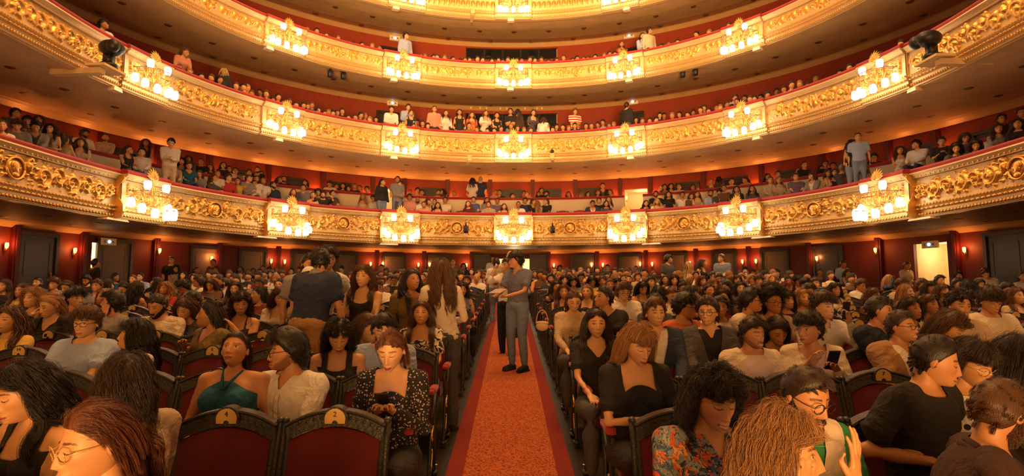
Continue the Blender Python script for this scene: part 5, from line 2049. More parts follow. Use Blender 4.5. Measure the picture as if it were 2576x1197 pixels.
def hair_mesh(style, q=1.0, seed=1, grav=(0, 0, -1.0)):
    rng = random.Random(seed * 77 + 5)
    mb = MB()
    LK = []
    n = lambda k: max(12, int(k * q))
    st = 12 if q >= .8 else 8
    cu = dict(nu=44, nv=30) if q >= .8 else dict(nu=26, nv=18)
    rq = 1.0 if q >= .8 else 1.7
    if style == 'short':
        mb.add(*cap_mesh(rng, .016, .25, lift=.5, **cu)); LK.append(locks_geo(rng, n(170), .055, .0065 * rq, grav, flow='short', steps=6, volume=.018))
    elif style == 'crop':
        mb.add(*cap_mesh(rng, .009, .15, lift=.4, **cu)); LK.append(locks_geo(rng, n(110), .030, .005 * rq, grav, flow='short', steps=5, volume=.010))
    elif style == 'quiff':
        mb.add(*cap_mesh(rng, .018, .2, lift=.9, **cu)); LK.append(locks_geo(rng, n(170), .055, .007 * rq, grav, flow='back', steps=7, volume=.020))
        LK.append(locks_geo(rng, n(30), .05, .008 * rq, grav, flow='fringe', start='front', steps=6, volume=.03))
    elif style == 'mop':
        mb.add(*cap_mesh(rng, .024, .25, lift=.6, **cu)); LK.append(locks_geo(rng, n(180), .08, .008 * rq, grav, flow='fringe', start='top', steps=7, volume=.026, curl=.005, cfreq=16)); LK.append(locks_geo(rng, n(90), .05, .008 * rq, grav, flow='short', steps=6, volume=.02))
    elif style == 'balding':
        mb.add(*cap_mesh(rng, .005, .2, **cu))
    elif style == 'curly short':
        mb.add(*cap_mesh(rng, .022, .3, lift=.5, **cu)); LK.append(locks_geo(rng, n(260), .05, .007 * rq, grav, flow='rand', steps=8, curl=.011, cfreq=28, volume=.022))
    elif style == 'afro':
        mb.add(*cap_mesh(rng, .050, .15, lift=.2, **cu)); LK.append(locks_geo(rng, n(360), .05, .009 * rq, grav, flow='rand', steps=8, curl=.013, cfreq=28, volume=.055))
    elif style == 'long straight':
        mb.add(*cap_mesh(rng, .012, .08, low=.02, **cu)); LK.append(locks_geo(rng, n(230), .42, .0085 * rq, grav, steps=st + 4, volume=.012, curl=.002, cfreq=5))
    elif style == 'long wavy':
        mb.add(*cap_mesh(rng, .016, .12, low=.02, **cu)); LK.append(locks_geo(rng, n(230), .38, .010 * rq, grav, steps=st + 6, volume=.020, curl=.012, cfreq=7))
    elif style == 'long curly':
        mb.add(*cap_mesh(rng, .018, .15, low=.02, **cu)); LK.append(locks_geo(rng, n(330), .27, .0085 * rq, grav, steps=st + 14, volume=.024, curl=.011, cfreq=17))
    elif style == 'bob':
        mb.add(*cap_mesh(rng, .014, .08, low=.02, **cu)); LK.append(locks_geo(rng, n(230), .22, .009 * rq, grav, steps=st, volume=.018, curl=.002, cfreq=6))
    elif style == 'curly bob':
        mb.add(*cap_mesh(rng, .022, .2, low=.02, **cu)); LK.append(locks_geo(rng, n(280), .18, .0085 * rq, grav, steps=st + 8, volume=.024, curl=.011, cfreq=17))
    elif style == 'wavy bob':
        mb.add(*cap_mesh(rng, .014, .12, low=.02, **cu)); LK.append(locks_geo(rng, n(280), .24, .009 * rq, grav, steps=st + 6, volume=.016, curl=.007, cfreq=9))
    elif style == 'fringe bob':
        mb.add(*cap_mesh(rng, .016, .08, low=.02, **cu)); LK.append(locks_geo(rng, n(230), .21, .009 * rq, grav, steps=st, volume=.022)); LK.append(locks_geo(rng, n(70), .085, .007 * rq, grav, steps=8, flow='fringe', start='front', volume=.016))
    elif style in ('tied back', 'bun', 'ponytail'):
        mb.add(*cap_mesh(rng, .008, .06, back=.5, **cu)); LK.append(locks_geo(rng, n(130), .13, .006 * rq, grav, steps=8, flow='back', volume=.008))
        if style == 'bun':
            mb.ell((0, .075, .085), (.045, .042, .040), 14, 10); 
            for i in range(8): 
                a = rng.uniform(0, 6.28); mb.ell((math.cos(a) * .03, .078 + rng.uniform(-.02, .02), .085 + math.sin(a) * .03), (.02, .02, .02), 8, 6)
        else: mb.ell((0, .108, -.02), (.038, .034, .040), 14, 10)
        if style == 'ponytail':
            P = np.array([[(rng.gauss(0, .012), .115 + rng.gauss(0, .01), -.02), (rng.gauss(0, .015), .15, -.08), (rng.gauss(0, .02), .14, -.17), (rng.gauss(0, .02), .13, -.26)] for _ in range(24)])
            LK.append((P, np.full((24, 4), .012) * np.array([1, 1, .8, .2])))
    return mb, LK


def hair_obj_mesh(style, q=1.0, seed=1, grav=(0, 0, -1.0)):
    mb, LK = hair_mesh(style, q, seed, grav)
    for P, R in LK: mb.add(*tubes(P, R, 4, flat=.5))
    return mb.mesh('hair', [M['o_hair']])


def strand_curves(LK, kids, rad, seed, pts=14):
    """real hair strands: every guide lock grows a clump of strands"""
    rg = np.random.RandomState(seed)
    A, RR = [], []
    for P, R in LK:
        n, S, _ = P.shape
        t0, t1 = np.linspace(0, 1, S), np.linspace(0, 1, pts)
        Q = np.stack([np.stack([np.interp(t1, t0, P[l, :, c]) for c in range(3)], -1) for l in range(n)])
        r = np.interp(t1, t0, np.full(S, 1.0))
        Rm = R.max(1)
        off = rg.normal(0, 1, (n, kids, 1, 3)) * Rm[:, None, None, None] * .95
        env = np.interp(t1, [0, .2, .8, 1], [1.0, 1.0, .75, .6])[None, None, :, None]
        wob = rg.normal(0, 1, (n, kids, 1, 3)) * .0018 * np.sin(t1 * PI * 1.5 + rg.uniform(0, 6, (n, kids, 1)))[..., None]
        B = Q[:, None] + off * env + wob * (t1 ** 1)[None, None, :, None]
        # strands of different length
        cutl = rg.uniform(.8, 1.0, (n, kids))
        A.append(B.reshape(-1, pts, 3))
    A = np.concatenate(A)
    N = len(A)
    c = bpy.data.hair_curves.new('hair_strands')
    c.add_curves([pts] * N)
    at_ = c.attributes.get('position') or c.attributes.new('position', 'FLOAT_VECTOR', 'POINT')
    at_.data.foreach_set('vector', A.reshape(-1).astype(np.float32))
    ra = c.attributes.get('radius') or c.attributes.new('radius', 'FLOAT', 'POINT')
    ra.data.foreach_set('value', np.tile(np.interp(np.linspace(0, 1, pts), [0, .7, 1], [rad, rad, rad * .25]), N).astype(np.float32))
    c.materials.append(M['o_strand'])
    return c


def hair_pair(style, q=1.0, seed=1, grav=(0, 0, -1.0), kids=14, rad=.0009, pts=14):
    mb, LK = hair_mesh(style, q, seed, grav)
    return mb.mesh('hair', [M['o_hair']]), (strand_curves(LK, kids, rad, seed, pts) if LK else None)


def beard_pair(full=1.0, q=1.0, seed=3):
    """thin shell over jaw and upper lip with short strands growing on it"""
    D, F = grid_dirs(*((70, 56) if q >= .8 else (40, 30)))
    P = head_shape(D, True)
    x, y, z = P.T
    az = np.degrees(np.abs(np.arctan2(x, -y)))
    line = np.interp(az, [0, 12, 18, 30, 50, 70, 88, 100], [-.078, -.076, -.062, -.050, -.040, -.022, .004, .02])
    f1 = np.maximum(np.maximum(z - line, (az - 95) * .001), -.114 - z)
    f2 = np.maximum(np.maximum(np.abs(x) - .027, np.abs(z + .047) - .0065), y)
    f = np.minimum(f1, f2)
    f = np.maximum(f, np.minimum(.009 - np.abs(z + .063) , .021 - np.abs(x)))
    N = D / np.array([HA, HB, HC]); N /= np.linalg.norm(N, axis=1, keepdims=True)
    th = .0015 + .003 * full * np.clip((line - z) / .03, 0, 1)
    V, F2 = clip(P + N * th[:, None], F, f)
    me = to_mesh('beard', V, F2, M['o_hair'])
    if q < .8: return me, None
    rg = np.random.RandomState(seed)
    ok = np.nonzero(f < -.001)[0]
    pick = rg.choice(ok, 1500)
    R0 = P[pick] + rg.normal(0, .0015, (1500, 3))
    d = N[pick] * .5 + np.array([0, -.1, -.8]) + rg.normal(0, .25, (1500, 3))
    d /= np.linalg.norm(d, axis=1, keepdims=True)
    L = (.006 + .012 * full * rg.uniform(.5, 1, 1500))[:, None, None]
    t = np.linspace(0, 1, 4)[None, :, None]
    G = R0[:, None] + d[:, None] * L * t
    return me, strand_curves([(G, np.full((1500, 4), .0012))], 2, .0008, seed, 4)


def glasses_mesh(round_=True):
    mb = MB()
    for s in (-1, 1):
        t = np.linspace(0, 2 * PI, 21)
        rx, rz = (.0235, .0215) if round_ else (.026, .0165)
        mb.tube(np.stack([s * .0325 + rx * np.cos(t), -.103 - .003 * np.cos(t * 1) * s * 0 + .004 * (s * np.cos(t) > .5), .004 + rz * np.sin(t)], 1), .0019, 5)
        mb.tube([(s * .056, -.100, .008), (s * .076, -.06, .008), (s * .080, .010, .004), (s * .078, .03, -.012)], .0018, 5)
    mb.tube([(-.0095, -.104, .008), (0, -.107, .012), (.0095, -.104, .008)], .0018, 5)
    return mb.mesh('eyeglasses', [M['blacks']])


GL1, GL2 = glasses_mesh(True), glasses_mesh(False)
GLG = GL1.copy(); GLG.materials[0] = M['brass']
mb = MB(); mb.box((0, 0, 0), (.074, .008, .150)); mb.box((0, -.0045, 0), (.066, .001, .140)); mb.ell((-.022, .005, .055), (.008, .003, .008), 8, 6)
PHONE = mb.mesh('case', [M['blacks']], False)
mb = MB(); mb.box((0, -.0056, 0), (.064, .0008, .136))
SCREEN = emit('phone_screen', (.55, .62, .9), 1.2)
PHS = mb.mesh('screen', [SCREEN], False)

# colours ------------------------------------------------------------
HC_ = {'black': (.014, .010, .008), 'dark': (.028, .015, .009), 'brown': (.075, .033, .014), 'lightbrown': (.27, .135, .05), 'auburn': (.105, .034, .013), 'red': (.19, .045, .015), 'blond': (.42, .25, .10), 'grey': (.30, .25, .20)}
TC_ = {'black': (.014, .013, .013), 'white': (.72, .68, .62), 'cream': (.66, .56, .42), 'grey': (.24, .22, .21), 'dark grey': (.07, .068, .07), 'navy': (.020, .030, .075), 'blue': (.09, .15, .30), 'light blue': (.34, .43, .64),
       'teal': (.012, .11, .20), 'olive': (.20, .13, .03), 'brown': (.13, .065, .035), 'dark brown': (.05, .022, .016), 'red': (.42, .025, .02), 'dark red': (.14, .015, .012), 'orange': (.52, .13, .04), 'yellow': (.62, .40, .08),
       'pink': (.66, .32, .26), 'beige': (.48, .36, .24), 'green': (.03, .22, .08), 'camel': (.36, .20, .09), 'khaki': (.40, .22, .08), 'denim': (.17, .23, .34), 'slate': (.13, .14, .21), 'purple': (.14, .10, .20), 'salmon': (.62, .26, .18)}
SK_ = [(.60, .31, .135), (.54, .26, .11), (.44, .19, .075), (.66, .37, .18), (.32, .14, .055)]


def ccol(n, rng=None):
    c = TC_[n]
    if rng: f = rng.uniform(.85, 1.12); c = tuple(min(1, v * f) for v in c)
    return c

HAIRW = {'sh': 'short', 'cr': 'crop', 'qf': 'quiff', 'mp': 'mop', 'ba': 'balding', 'bl': None, 'cs': 'curly short', 'af': 'afro', 'ls': 'long straight', 'lw': 'long wavy', 'lc': 'long curly', 'bo': 'bob', 'cb': 'curly bob', 'fb': 'fringe bob', 'tb': 'tied back', 'bn': 'bun', 'pt': 'ponytail'}
HLAB = {'sh': 'short %s hair', 'cr': 'cropped %s hair', 'qf': 'swept %s hair', 'mp': 'floppy %s hair', 'ba': 'thinning %s hair', 'bl': 'bald head', 'cs': 'curly %s hair', 'af': 'afro %s hair', 'ls': 'long %s hair', 'lw': 'wavy %s hair', 'lc': 'long curly %s hair', 'bo': '%s bob', 'cb': 'curly %s bob', 'fb': 'fringed %s bob', 'tb': 'tied %s hair', 'bn': '%s hair bun', 'pt': '%s ponytail'}
HCK = {'k': 'black', 'd': 'dark', 'b': 'brown', 'l': 'lightbrown', 'a': 'auburn', 'r': 'red', 'y': 'blond', 'g': 'grey'}
TPK = {'t': 'tee', 'l': 'long', 'k': 'tank', 's': 'scooptee', 'j': 'jacket', 'h': 'shirt', 'v': 'vneck', 'c': 'cami'}
TLAB = {'t': 'T-shirt', 'l': 'long-sleeved top', 'k': 'tank top', 's': 'top', 'j': 'jacket', 'h': 'shirt', 'v': 'V-neck top', 'c': 'strap top'}
_cache = {}


def cached(key, fn):
    if key not in _cache: _cache[key] = fn()
    return _cache[key]


POSES = {
    'lap': dict(),
    'phone': dict(hands={-1: (-.05, -.40, .80), 1: (.07, -.40, .80)}),
    'chin': dict(hands={-1: (-.04, -.20, 1.00), 1: (.10, -.42, .66)}, lean=4),
    'up': dict(hands={-1: (-.20, -.30, 1.15), 1: (.20, -.30, 1.15)}),
    'rail': dict(hands={-1: (-.16, -.46, .80), 1: (.16, -.46, .80)}, lean=10),
    'stand': dict(stand=True, lean=0),
    'cross': dict(stand=True, lean=0, hands={-1: (-.02, -.24, 1.12), 1: (.04, -.24, 1.06)}),
    'bend': dict(stand=True, lean=22, hands={-1: (-.14, -.42, .98), 1: (.16, -.40, .95)}),
}


def bucket(v, st, lim): return int(max(-lim, min(lim, round(v / st) * st)))


def hair_rot(o, fig):
    o.matrix_local = Matrix([[*fig.hr[i], fig.headc[i]] for i in range(3)] + [[0, 0, 0, 1]])


PCOUNT = [0]


def finish(root, target, fig, byaw, sc_=1.0):
    c, s = math.cos(math.radians(byaw)), math.sin(math.radians(byaw))
    h = fig.headc * sc_
    root.location = (target[0] - (c * h[0] - s * h[1]), target[1] - (s * h[0] + c * h[1]), target[2] - h[2])
    root.rotation_euler = (0, 0, math.radians(byaw))


def mid_person(target, male, hair, hcol, top, tcol, yaw, pitch, pose='lap', byaw=None, label=None, group=None, rng=None, topm=None, beard=None, glasses=False, scale=1.0, skin=None, legcol=None, smile=False, lod=1):
    rng = rng or random.Random(int(abs(target[0]) * 1000 + target[1] * 77))
    if byaw is None: byaw = max(-40, min(40, yaw * .55)) if abs(yaw) < 100 else yaw * .9
    rel = bucket(yaw - byaw, 40, 40)
    pit = 25 if pitch > 12 else (-20 if pitch < -10 else 0)
    kw = POSES[pose]
    fkey = (male, pose, rel, pit)
    fig = cached(('fig',) + fkey, lambda: Fig(male, hy=rel, hp=pit, **kw))
    vx = .030 if lod == 1 else .042
    hres = (44, 36) if lod == 1 else (34, 28)
    bm = cached(('body', lod, smile) + fkey, lambda: body_mesh(fig, vx, hres, dict(closed=pit > 0, smile=smile), legs=False))
    tk = ('top', male, pose, top, topm, lod)
    f0 = cached(('fig', male, pose, 0, 0), lambda: Fig(male, **kw))
    tm = cached(tk, lambda: top_mesh(f0, TPK[top], vx * .95, .018, 'o_' + (topm or 'cloth')))
    root = empty('person')
    root.scale = (scale, scale, scale)
    sk = skin or SK_[rng.choice((0, 0, 1, 1, 2, 3, 0, 3))]
    link('body', bm, root, color=sk)
    link('top', tm, root, color=ccol(tcol, rng))
    if top == 'j':
        um = cached(('top', male, pose, 'v', None, lod), lambda: top_mesh(f0, 'vneck', vx * .85, .012))
        link('shirt', um, root, color=TC_['white'] if rng.random() < .6 else TC_['dark grey'])
    lk = cached(('legs', male, pose), lambda: legs_mesh(f0, .045))
    link('trousers', lk, root, color=TC_[legcol or rng.choice(('denim', 'black', 'dark grey', 'beige', 'navy'))])
    if HAIRW[hair]:
        sd = rng.randint(1, 2)
        if lod == 1:
            hm_, hc_ = cached(('hair', hair, sd, 1), lambda: hair_pair(HAIRW[hair], .45, sd, kids=9, rad=.0018, pts=9))
        else:
            hm_, hc_ = cached(('hair', hair, sd, 2), lambda: hair_obj_mesh(HAIRW[hair], .22, sd)), None
        o = link('hair', hm_, root, color=HC_[HCK[hcol]])
        hair_rot(o, fig)
        if hc_ is not None: link('hair_strands', hc_, o, color=HC_[HCK[hcol]])
    if beard:
        bd = cached(('beard',), lambda: beard_pair(beard, .4))[0]
        o = link('beard', bd, root, color=HC_[HCK[hcol]]); hair_rot(o, fig)
    if glasses:
        o = link('eyeglasses', GL1, root); hair_rot(o, fig)
    fs = fig if scale == 1.0 else None
    if scale != 1.0:
        class T: pass
        fs = T(); fs.headc = fig.headc * scale
    finish(root, target, fs, byaw)
    PCOUNT[0] += 1
    tag(root, label, 'person', group)
    return root, fig


NEARFIGS = []


def near(px, py, Y, label, male, hair, hcol, top, tcol, byaw=0, hy=0, hp=0, hr=0, lean=-4, side=0, topm='cloth', stand=False, hands=None, hopt=None, ho=None, glasses=None, beard=None, skin=0, build=1.0, height=1.0,
         twist=0, group=None, collar=None, under=None, undercol='white', legcol='dark grey', q=1.0, phone=None, vox=.013, gravity=None, elbow=None, legs=True, shoes=False, extra=None, hipz=None, sleeve=None, handvox=.0048, infl=.013, seed=None, scale=None):
    scale = scale or (1.0 if stand else .95)
    fig = Fig(male, stand, lean, side, hy, hp, hr, hands, build, height, twist, hipz, elbow)
    big = Y < 4.6
    vox = .0165 if big else .025
    legs_skin = False
    handvox = .0055 if big else .0068 if Y < 9 else None
    seed = seed or (int(px) % 97 + 1)
    root = empty('person')
    hres = (96, 78) if big else (56, 46)
    ho_ = dict(closed=hp > 12); ho_.update(hopt or {})
    bm = body_mesh(fig, vox, hres, ho_, ho, False, handvox)
    link('body', bm, root, color=SK_[skin])
    link('top', top_mesh(fig, top, vox * .9, infl, 'o_' + topm), root, color=TC_[tcol])
    if top == 'halter':
        mb = MB()
        for k in (-1, 1): mb.tube([fig.hip + fig.R @ np.array(v) for v in ((k * .004, -.135 * build ** .5, .80 * fig.tl), (k * .035, -.085, .93 * fig.tl), (k * .060, -.02, 1.03 * fig.tl), (k * .03, .06, 1.03 * fig.tl))], .009, 7, flat=.6)
        mb.build('halter_strap', M['o_cloth'], root, color=TC_[tcol])
    if top in ('shirt', 'rolled') and big: placket(fig, root, TC_[tcol])
    if collar: link('collar', collar_mesh(fig), root, color=TC_[collar])
    if under: link('shirt', top_mesh(fig, under, vox * .8, .009), root, color=TC_[undercol])
    if sleeve:
        mb = MB(); f2 = fig; f2.arms(mb, .012, sleeve[0]); V, F = remesh(mb, vox * .8, 3); link('sleeves', to_mesh('sleeves', V, F, M['o_cloth']), root, color=TC_[sleeve[1]])
    if legs: link('trousers', legs_mesh(fig, .03), root, color=TC_[legcol])
    if shoes:
        for k in (-1, 1): link('shoe', shoe_mesh(fig, k), root, color=TC_['black'])
    if HAIRW.get(hair, hair):
        g = tuple((np.asarray(fig.hr).T @ np.array([0, 0, -1.0])).tolist()) if gravity is None else gravity
        hm_, hc_ = hair_pair(HAIRW.get(hair, hair), q, seed, tuple(np.asarray(g) * .5 + np.array([0, .1, -.5])), kids=60 if Y < 2 else 34 if Y < 3 else 20 if big else 12, rad=.00038 if Y < 2 else .00045 if Y < 3 else .0007 if big else .0012, pts=14 if big else 10)
        o = link('hair', hm_, root, color=HC_[HCK.get(hcol, hcol)])
        hair_rot(o, fig)
        if hc_ is not None: link('hair_strands', hc_, o, color=HC_[HCK.get(hcol, hcol)])
    if beard:
        bm_, bc_ = cached(('beardn', beard), lambda: beard_pair(beard, 1.0))
        o = link('beard', bm_, root, color=HC_[HCK.get(hcol, hcol)]); hair_rot(o, fig)
        if bc_ is not None: link('beard_strands', bc_, o, color=HC_[HCK.get(hcol, hcol)])
    if glasses:
        o = link('eyeglasses', {'round': GL1, 'square': GL2, 'gold': GLG}[glasses], root); hair_rot(o, fig)
    root.scale = (scale,) * 3
    finish(root, at(px, py, Y), fig, byaw, scale)
    tag(root, label, 'person', group)
    PCOUNT[0] += 1
    c, s = math.cos(math.radians(byaw)), math.sin(math.radians(byaw))
    Rz = np.array([[c, -s, 0], [s, c, 0], [0, 0, 1]])
    loc = np.array(root.location)
    W = lambda p: Rz @ (np.asarray(p, float) * scale) + loc
    if phone:
        hand, lab = phone[0], phone[1]
        col = phone[2] if len(phone) > 2 else None
        h = fig.hand[hand]
        p = h + nrm(h - fig.el[hand]) * .085 + np.array([0, -.0, .03])
        r = empty('phone')
        tag(r, lab, 'phone')
        o = link('case', PHONE, r); o2 = link('screen', PHS, r)
        d = nrm(fig.headc - p)          # screen (-y side of the mesh) towards the face
        M3 = Matrix.Rotation(math.radians(byaw), 3, 'Z') @ Vector(d).to_track_quat('-Y', 'Z').to_matrix()
        r.matrix_world = Matrix.Translation(Vector(W(p))) @ M3.to_4x4()
    if extra: extra(fig, root, W, byaw)
    return root, fig, W


# ---- nearest people, one by one (pixel of the head centre and distance)
SKN = 0
near(66, 985, 2.42, 'woman with long black wavy hair in black tank top at the bottom left corner', False, 'lw', 'k', 'tank', 'black', byaw=-18, hy=-18, hp=22, lean=4, hands={1: (.02, -.40, .80), -1: (-.12, -.40, .70)}, skin=0, build=1.06, seed=3, ho={1: dict(curl=.7)})
near(318, 965, 2.50, 'woman seen from behind with dark wavy bob and gold glasses in beige shirt', False, 'wavy bob', 'd', 'shirt', 'beige', byaw=-118, hy=-30, hp=8, lean=4, glasses='gold', collar='beige', seed=4, build=1.12)
near(242, 1110, 1.76, 'woman with gold rimmed glasses and tied auburn brown hair, nearest row at lower left', False, 'pt', 'auburn', 'scooptee', 'black', byaw=-16, hy=-20, hp=14, lean=2, topm='smallflowers', glasses='gold', seed=6)
near(592, 880, 3.50, 'woman in teal halter top with hair tied back, looking up', False, 'tb', 'd', 'halter', 'teal', byaw=0, hy=4, hp=-14, lean=-8, build=1.22, hands={-1: (-.16, -.34, .66), 1: (.16, -.34, .66)}, skin=1, scale=.90)


def straps(fig, root, W, byaw):
    pass


near(724, 882, 3.52, 'bearded man in glasses and white shirt with black collar, turned towards the teal halter top', True, 'qf', 'k', 'shirt', 'white', byaw=-18, hy=-52, hp=10, lean=-2, glasses='round', hopt=dict(stubble=.55, closed=False), collar='black', skin=1, scale=.97)
SUNG = MB()
for s_ in (-1, 1): SUNG.ell((s_ * .032, -.085, .088), (.026, .010, .018), 12, 8, M=rot(0, -50, 0))
SUNG.tube([(-.05, -.08, .09), (0, -.088, .094), (.05, -.08, .09)], .003, 5)
SUNG = SUNG.mesh('sunglasses', [M['blacks']])
near(852, 846, 4.35, 'woman with dark curly hair and sunglasses on her head in black tank top', False, 'cb', 'k', 'tank', 'black', byaw=8, hy=12, hp=26, lean=0, hands={-1: (-.03, -.36, .74), 1: (.08, -.38, .74)}, phone=(1, 'black phone held by the woman in black tank top'), skin=0,
     extra=lambda f, r, W, b: hair_rot(link('sunglasses', SUNG, r), f))
near(984, 880, 3.48, 'woman with tied auburn hair in black flowered dress, looking down at a phone', False, 'tb', 'auburn', 'scooplong', 'black', byaw=0, hy=-6, hp=26, lean=0, topm='smallflowers', hands={-1: (-.05, -.34, .80), 1: (.05, -.34, .80)}, phone=(1, 'small blue-lit phone held by the woman in black flowered dress'), skin=3, legcol='black', seed=8, scale=.96)
near(966, 828, 4.45, 'man with short black hair in light blue shirt behind the flowered dress', True, 'sh', 'k', 'shirt', 'light blue', byaw=10, hy=0, hp=28, lean=6, collar='light blue', skin=3, q=.9)
near(1060, 790, 5.6, 'woman with long brown hair in black and white swirl print dress', False, 'ls', 'b', 'scooptee', 'cream', byaw=6, hy=-4, hp=-6, topm='swirl', skin=0, q=.9)
near(922, 825, 4.75, 'woman with long brown hair falling over her face, holding a sheet of paper', False, 'ls', 'brown', 'long', 'brown', byaw=40, hy=30, hp=20, lean=8, q=.8, skin=0)
near(217, 812, 4.45, 'young man with brown hair and glasses in light blue T-shirt', True, 'mp', 'brown', 'tee', 'light blue', byaw=2, hy=4, hp=8, lean=-8, glasses='square', skin=3)
near(340, 842, 4.35, 'woman in profile with dark shoulder-length hair and white striped top', False, 'lw', 'k', 'long', 'white', byaw=-40, hy=-35, hp=0, topm='cloth', skin=0, q=.8)
near(528, 790, 5.25, 'woman in profile with black hair bun and yellow flowered dress', False, 'bn', 'k', 'vneck', 'olive', byaw=-30, hy=-45, hp=4, topm='leafy', hands={-1: (-.10, -.30, .85), 1: (.13, .02, 1.02)}, skin=1, q=.9, build=1.08)
near(396, 768, 5.9, 'dark-bearded man in cream T-shirt looking down', True, 'cr', 'k', 'tee', 'cream', byaw=0, hy=-10, hp=28, lean=2, beard=.7, skin=1, q=.8, build=1.1)
near(606, 766, 6.1, 'woman with curly dark brown hair in black strap top', False, 'lc', 'd', 'cami', 'black', byaw=4, hy=20, hp=6, skin=1, q=.8)
near(706, 748, 7.0, 'smiling woman with brown bob in cream top', False, 'bo', 'brown', 'scooptee', 'cream', byaw=10, hy=20, hp=14, hopt=dict(smile=True, closed=False), skin=3, q=.7)
near(127, 768, 5.9, 'woman with light brown bun and black jacket, looking down', False, 'bn', 'lightbrown', 'jacket', 'black', byaw=-8, hy=-14, hp=24, under='vneck', undercol='black', skin=3, q=.8, hands={-1: (-.13, -.25, 1.02), 1: (.1, -.4, .64)})
near(82, 750, 6.6, 'woman with wavy light brown hair in sleeveless teal top', False, 'lw', 'lightbrown', 'tank', 'teal', byaw=0, hy=0, hp=2, skin=3, q=.7)
near(190, 750, 6.9, 'man with floppy black hair in grey-green T-shirt, turned right', True, 'mp', 'k', 'tee', 'dark grey', byaw=25, hy=40, hp=6, skin=1, q=.7)
near(284, 760, 6.0, 'bearded man in profile with grey shirt, hand at his chin', True, 'sh', 'k', 'shirt', 'grey', byaw=-30, hy=-50, hp=0, beard=.5, collar='grey', hands={1: (.03, -.22, 1.0), -1: (-.1, -.4, .65)}, skin=1, q=.8)
# standing group left of the aisle
near(806, 655, 5.9, 'man seen from behind in navy T-shirt and khaki trousers, standing among the seats', True, 'sh', 'k', 'tee', 'navy', byaw=160, hy=40, hp=22, lean=14, stand=True, beard=.6, collar='grey', legcol='khaki', skin=1, build=1.18, hands={-1: (-.30, -.18, .78), 1: (.30, -.16, .80)}, shoes=True, q=.9)
near(776, 664, 6.9, 'bearded man in grey T-shirt standing behind the navy T-shirt', True, 'cr', 'k', 'tee', 'grey', byaw=30, hy=20, hp=16, stand=True, beard=.8, skin=1, build=1.05, lean=4, shoes=True, q=.8)
near(826, 652, 6.6, 'curly-haired man in white T-shirt, mostly hidden behind the navy T-shirt', True, 'cs', 'd', 'tee', 'white', byaw=10, hy=20, hp=10, stand=True, lean=14, side=14, skin=0, legcol='black', shoes=True, q=.7, build=1.1)
near(914, 697, 6.3, 'woman with long wavy brown hair in black strap top, half standing', False, 'lw', 'brown', 'cami', 'black', byaw=0, hy=-6, hp=0, stand=True, height=.95, skin=3, q=.8, hipz=.80, hands={-1: (-.12, -.28, .92), 1: (.10, -.30, .90)})
near(1036, 706, 6.5, 'smiling woman with long black hair in olive top, half standing', False, 'ls', 'k', 'long', 'olive', byaw=10, hy=30, hp=-8, stand=True, height=.95, skin=2, q=.9, hipz=.80, lean=10, hopt=dict(smile=True), build=1.1)
near(1108, 685, 6.0, 'woman with long brown hair in cream jacket standing with her back turned', False, 'lw', 'brown', 'long', 'cream', byaw=205, hy=-10, hp=8, stand=True, lean=8, legcol='dark grey', skin=0, q=.9, shoes=True, hands={-1: (-.2, -.3, 1.05), 1: (.16, -.34, 1.0)}, seed=9)
near(1063, 738, 7.2, 'man with short dark hair staring forward behind the swirl print dress', True, 'sh', 'd', 'tee', 'navy', byaw=0, hy=0, hp=4, skin=3, q=.7)

# the man standing in the aisle
mainr, mf, mW = near(1299, 655, 8.75, 'man in grey-blue polo shirt and jeans standing on the aisle carpet with papers', True, 'mp', 'k', 'polo', 'slate', byaw=-36, hy=-52, hp=6, stand=True, lean=-2, collar='navy', legcol='denim', shoes=True, skin=1,
                     hands={-1: (-.14, -.33, 1.08), 1: (.10, -.33, 1.08)}, ho={-1: dict(normal=(.2, 0, 1), curl=.35), 1: dict(normal=(-.2, 0, 1), curl=.35)}, q=1.0, height=1.02)
mb = MB()
for i in range(3):
    a = .12 * i
    mb.box((i * .004, -.004 * i, .005 * i), (.17, .24, .003), rz=a)
M['paper'] = mat('grey_paper', (.42, .34, .34), .8)
pp = mb.build('sheet', M['paper'], None, False)
pp.name = 'paper_sheets'
pp.rotation_euler = (math.radians(14), math.radians(4), math.radians(-36))
pp.location = Vector(mW((-.02, -.45, 1.135)))
tag(pp, 'loose white paper sheets held by the man standing in the aisle', 'papers')
near(1276, 668, 10.2, 'man in white shirt with a hand to his face, behind the man in the aisle', True, 'sh', 'd', 'rolled', 'white', byaw=-40, hy=-10, hp=4, stand=True, skin=3, q=.7, hands={-1: (-.10, -.20, 1.50), 1: (.2, -.1, .9)}, legcol='black', shoes=True)
near(1284, 645, 12.2, 'bald man standing far up the aisle behind the others', True, 'bl', 'k', 'tee', 'cream', byaw=180, stand=True, skin=3, q=.5, shoes=True, legcol='black', height=1.03)


def backpack(f, r, W, b):
    m_ = MB(); m_.ell((0, .17, 1.22), (.15, .10, .21), 14, 10); m_.ell((0, .25, 1.14), (.11, .05, .11), 12, 8)
    o = m_.build('backpack', M['grey_pack'], None)
    o.location = r.location; o.rotation_euler = r.rotation_euler
    tag(o, 'grey backpack worn by the person walking up the aisle', 'backpack')


M['grey_pack'] = mat('grey_nylon', (.26, .22, .22), .7, bump=.3, bscale=50)
near(1249, 662, 15.0, 'person seen from behind walking up the aisle with a grey backpack', True, 'sh', 'd', 'tee', 'white', byaw=180, stand=True, skin=1, q=.5, shoes=True, legcol='denim', extra=backpack)

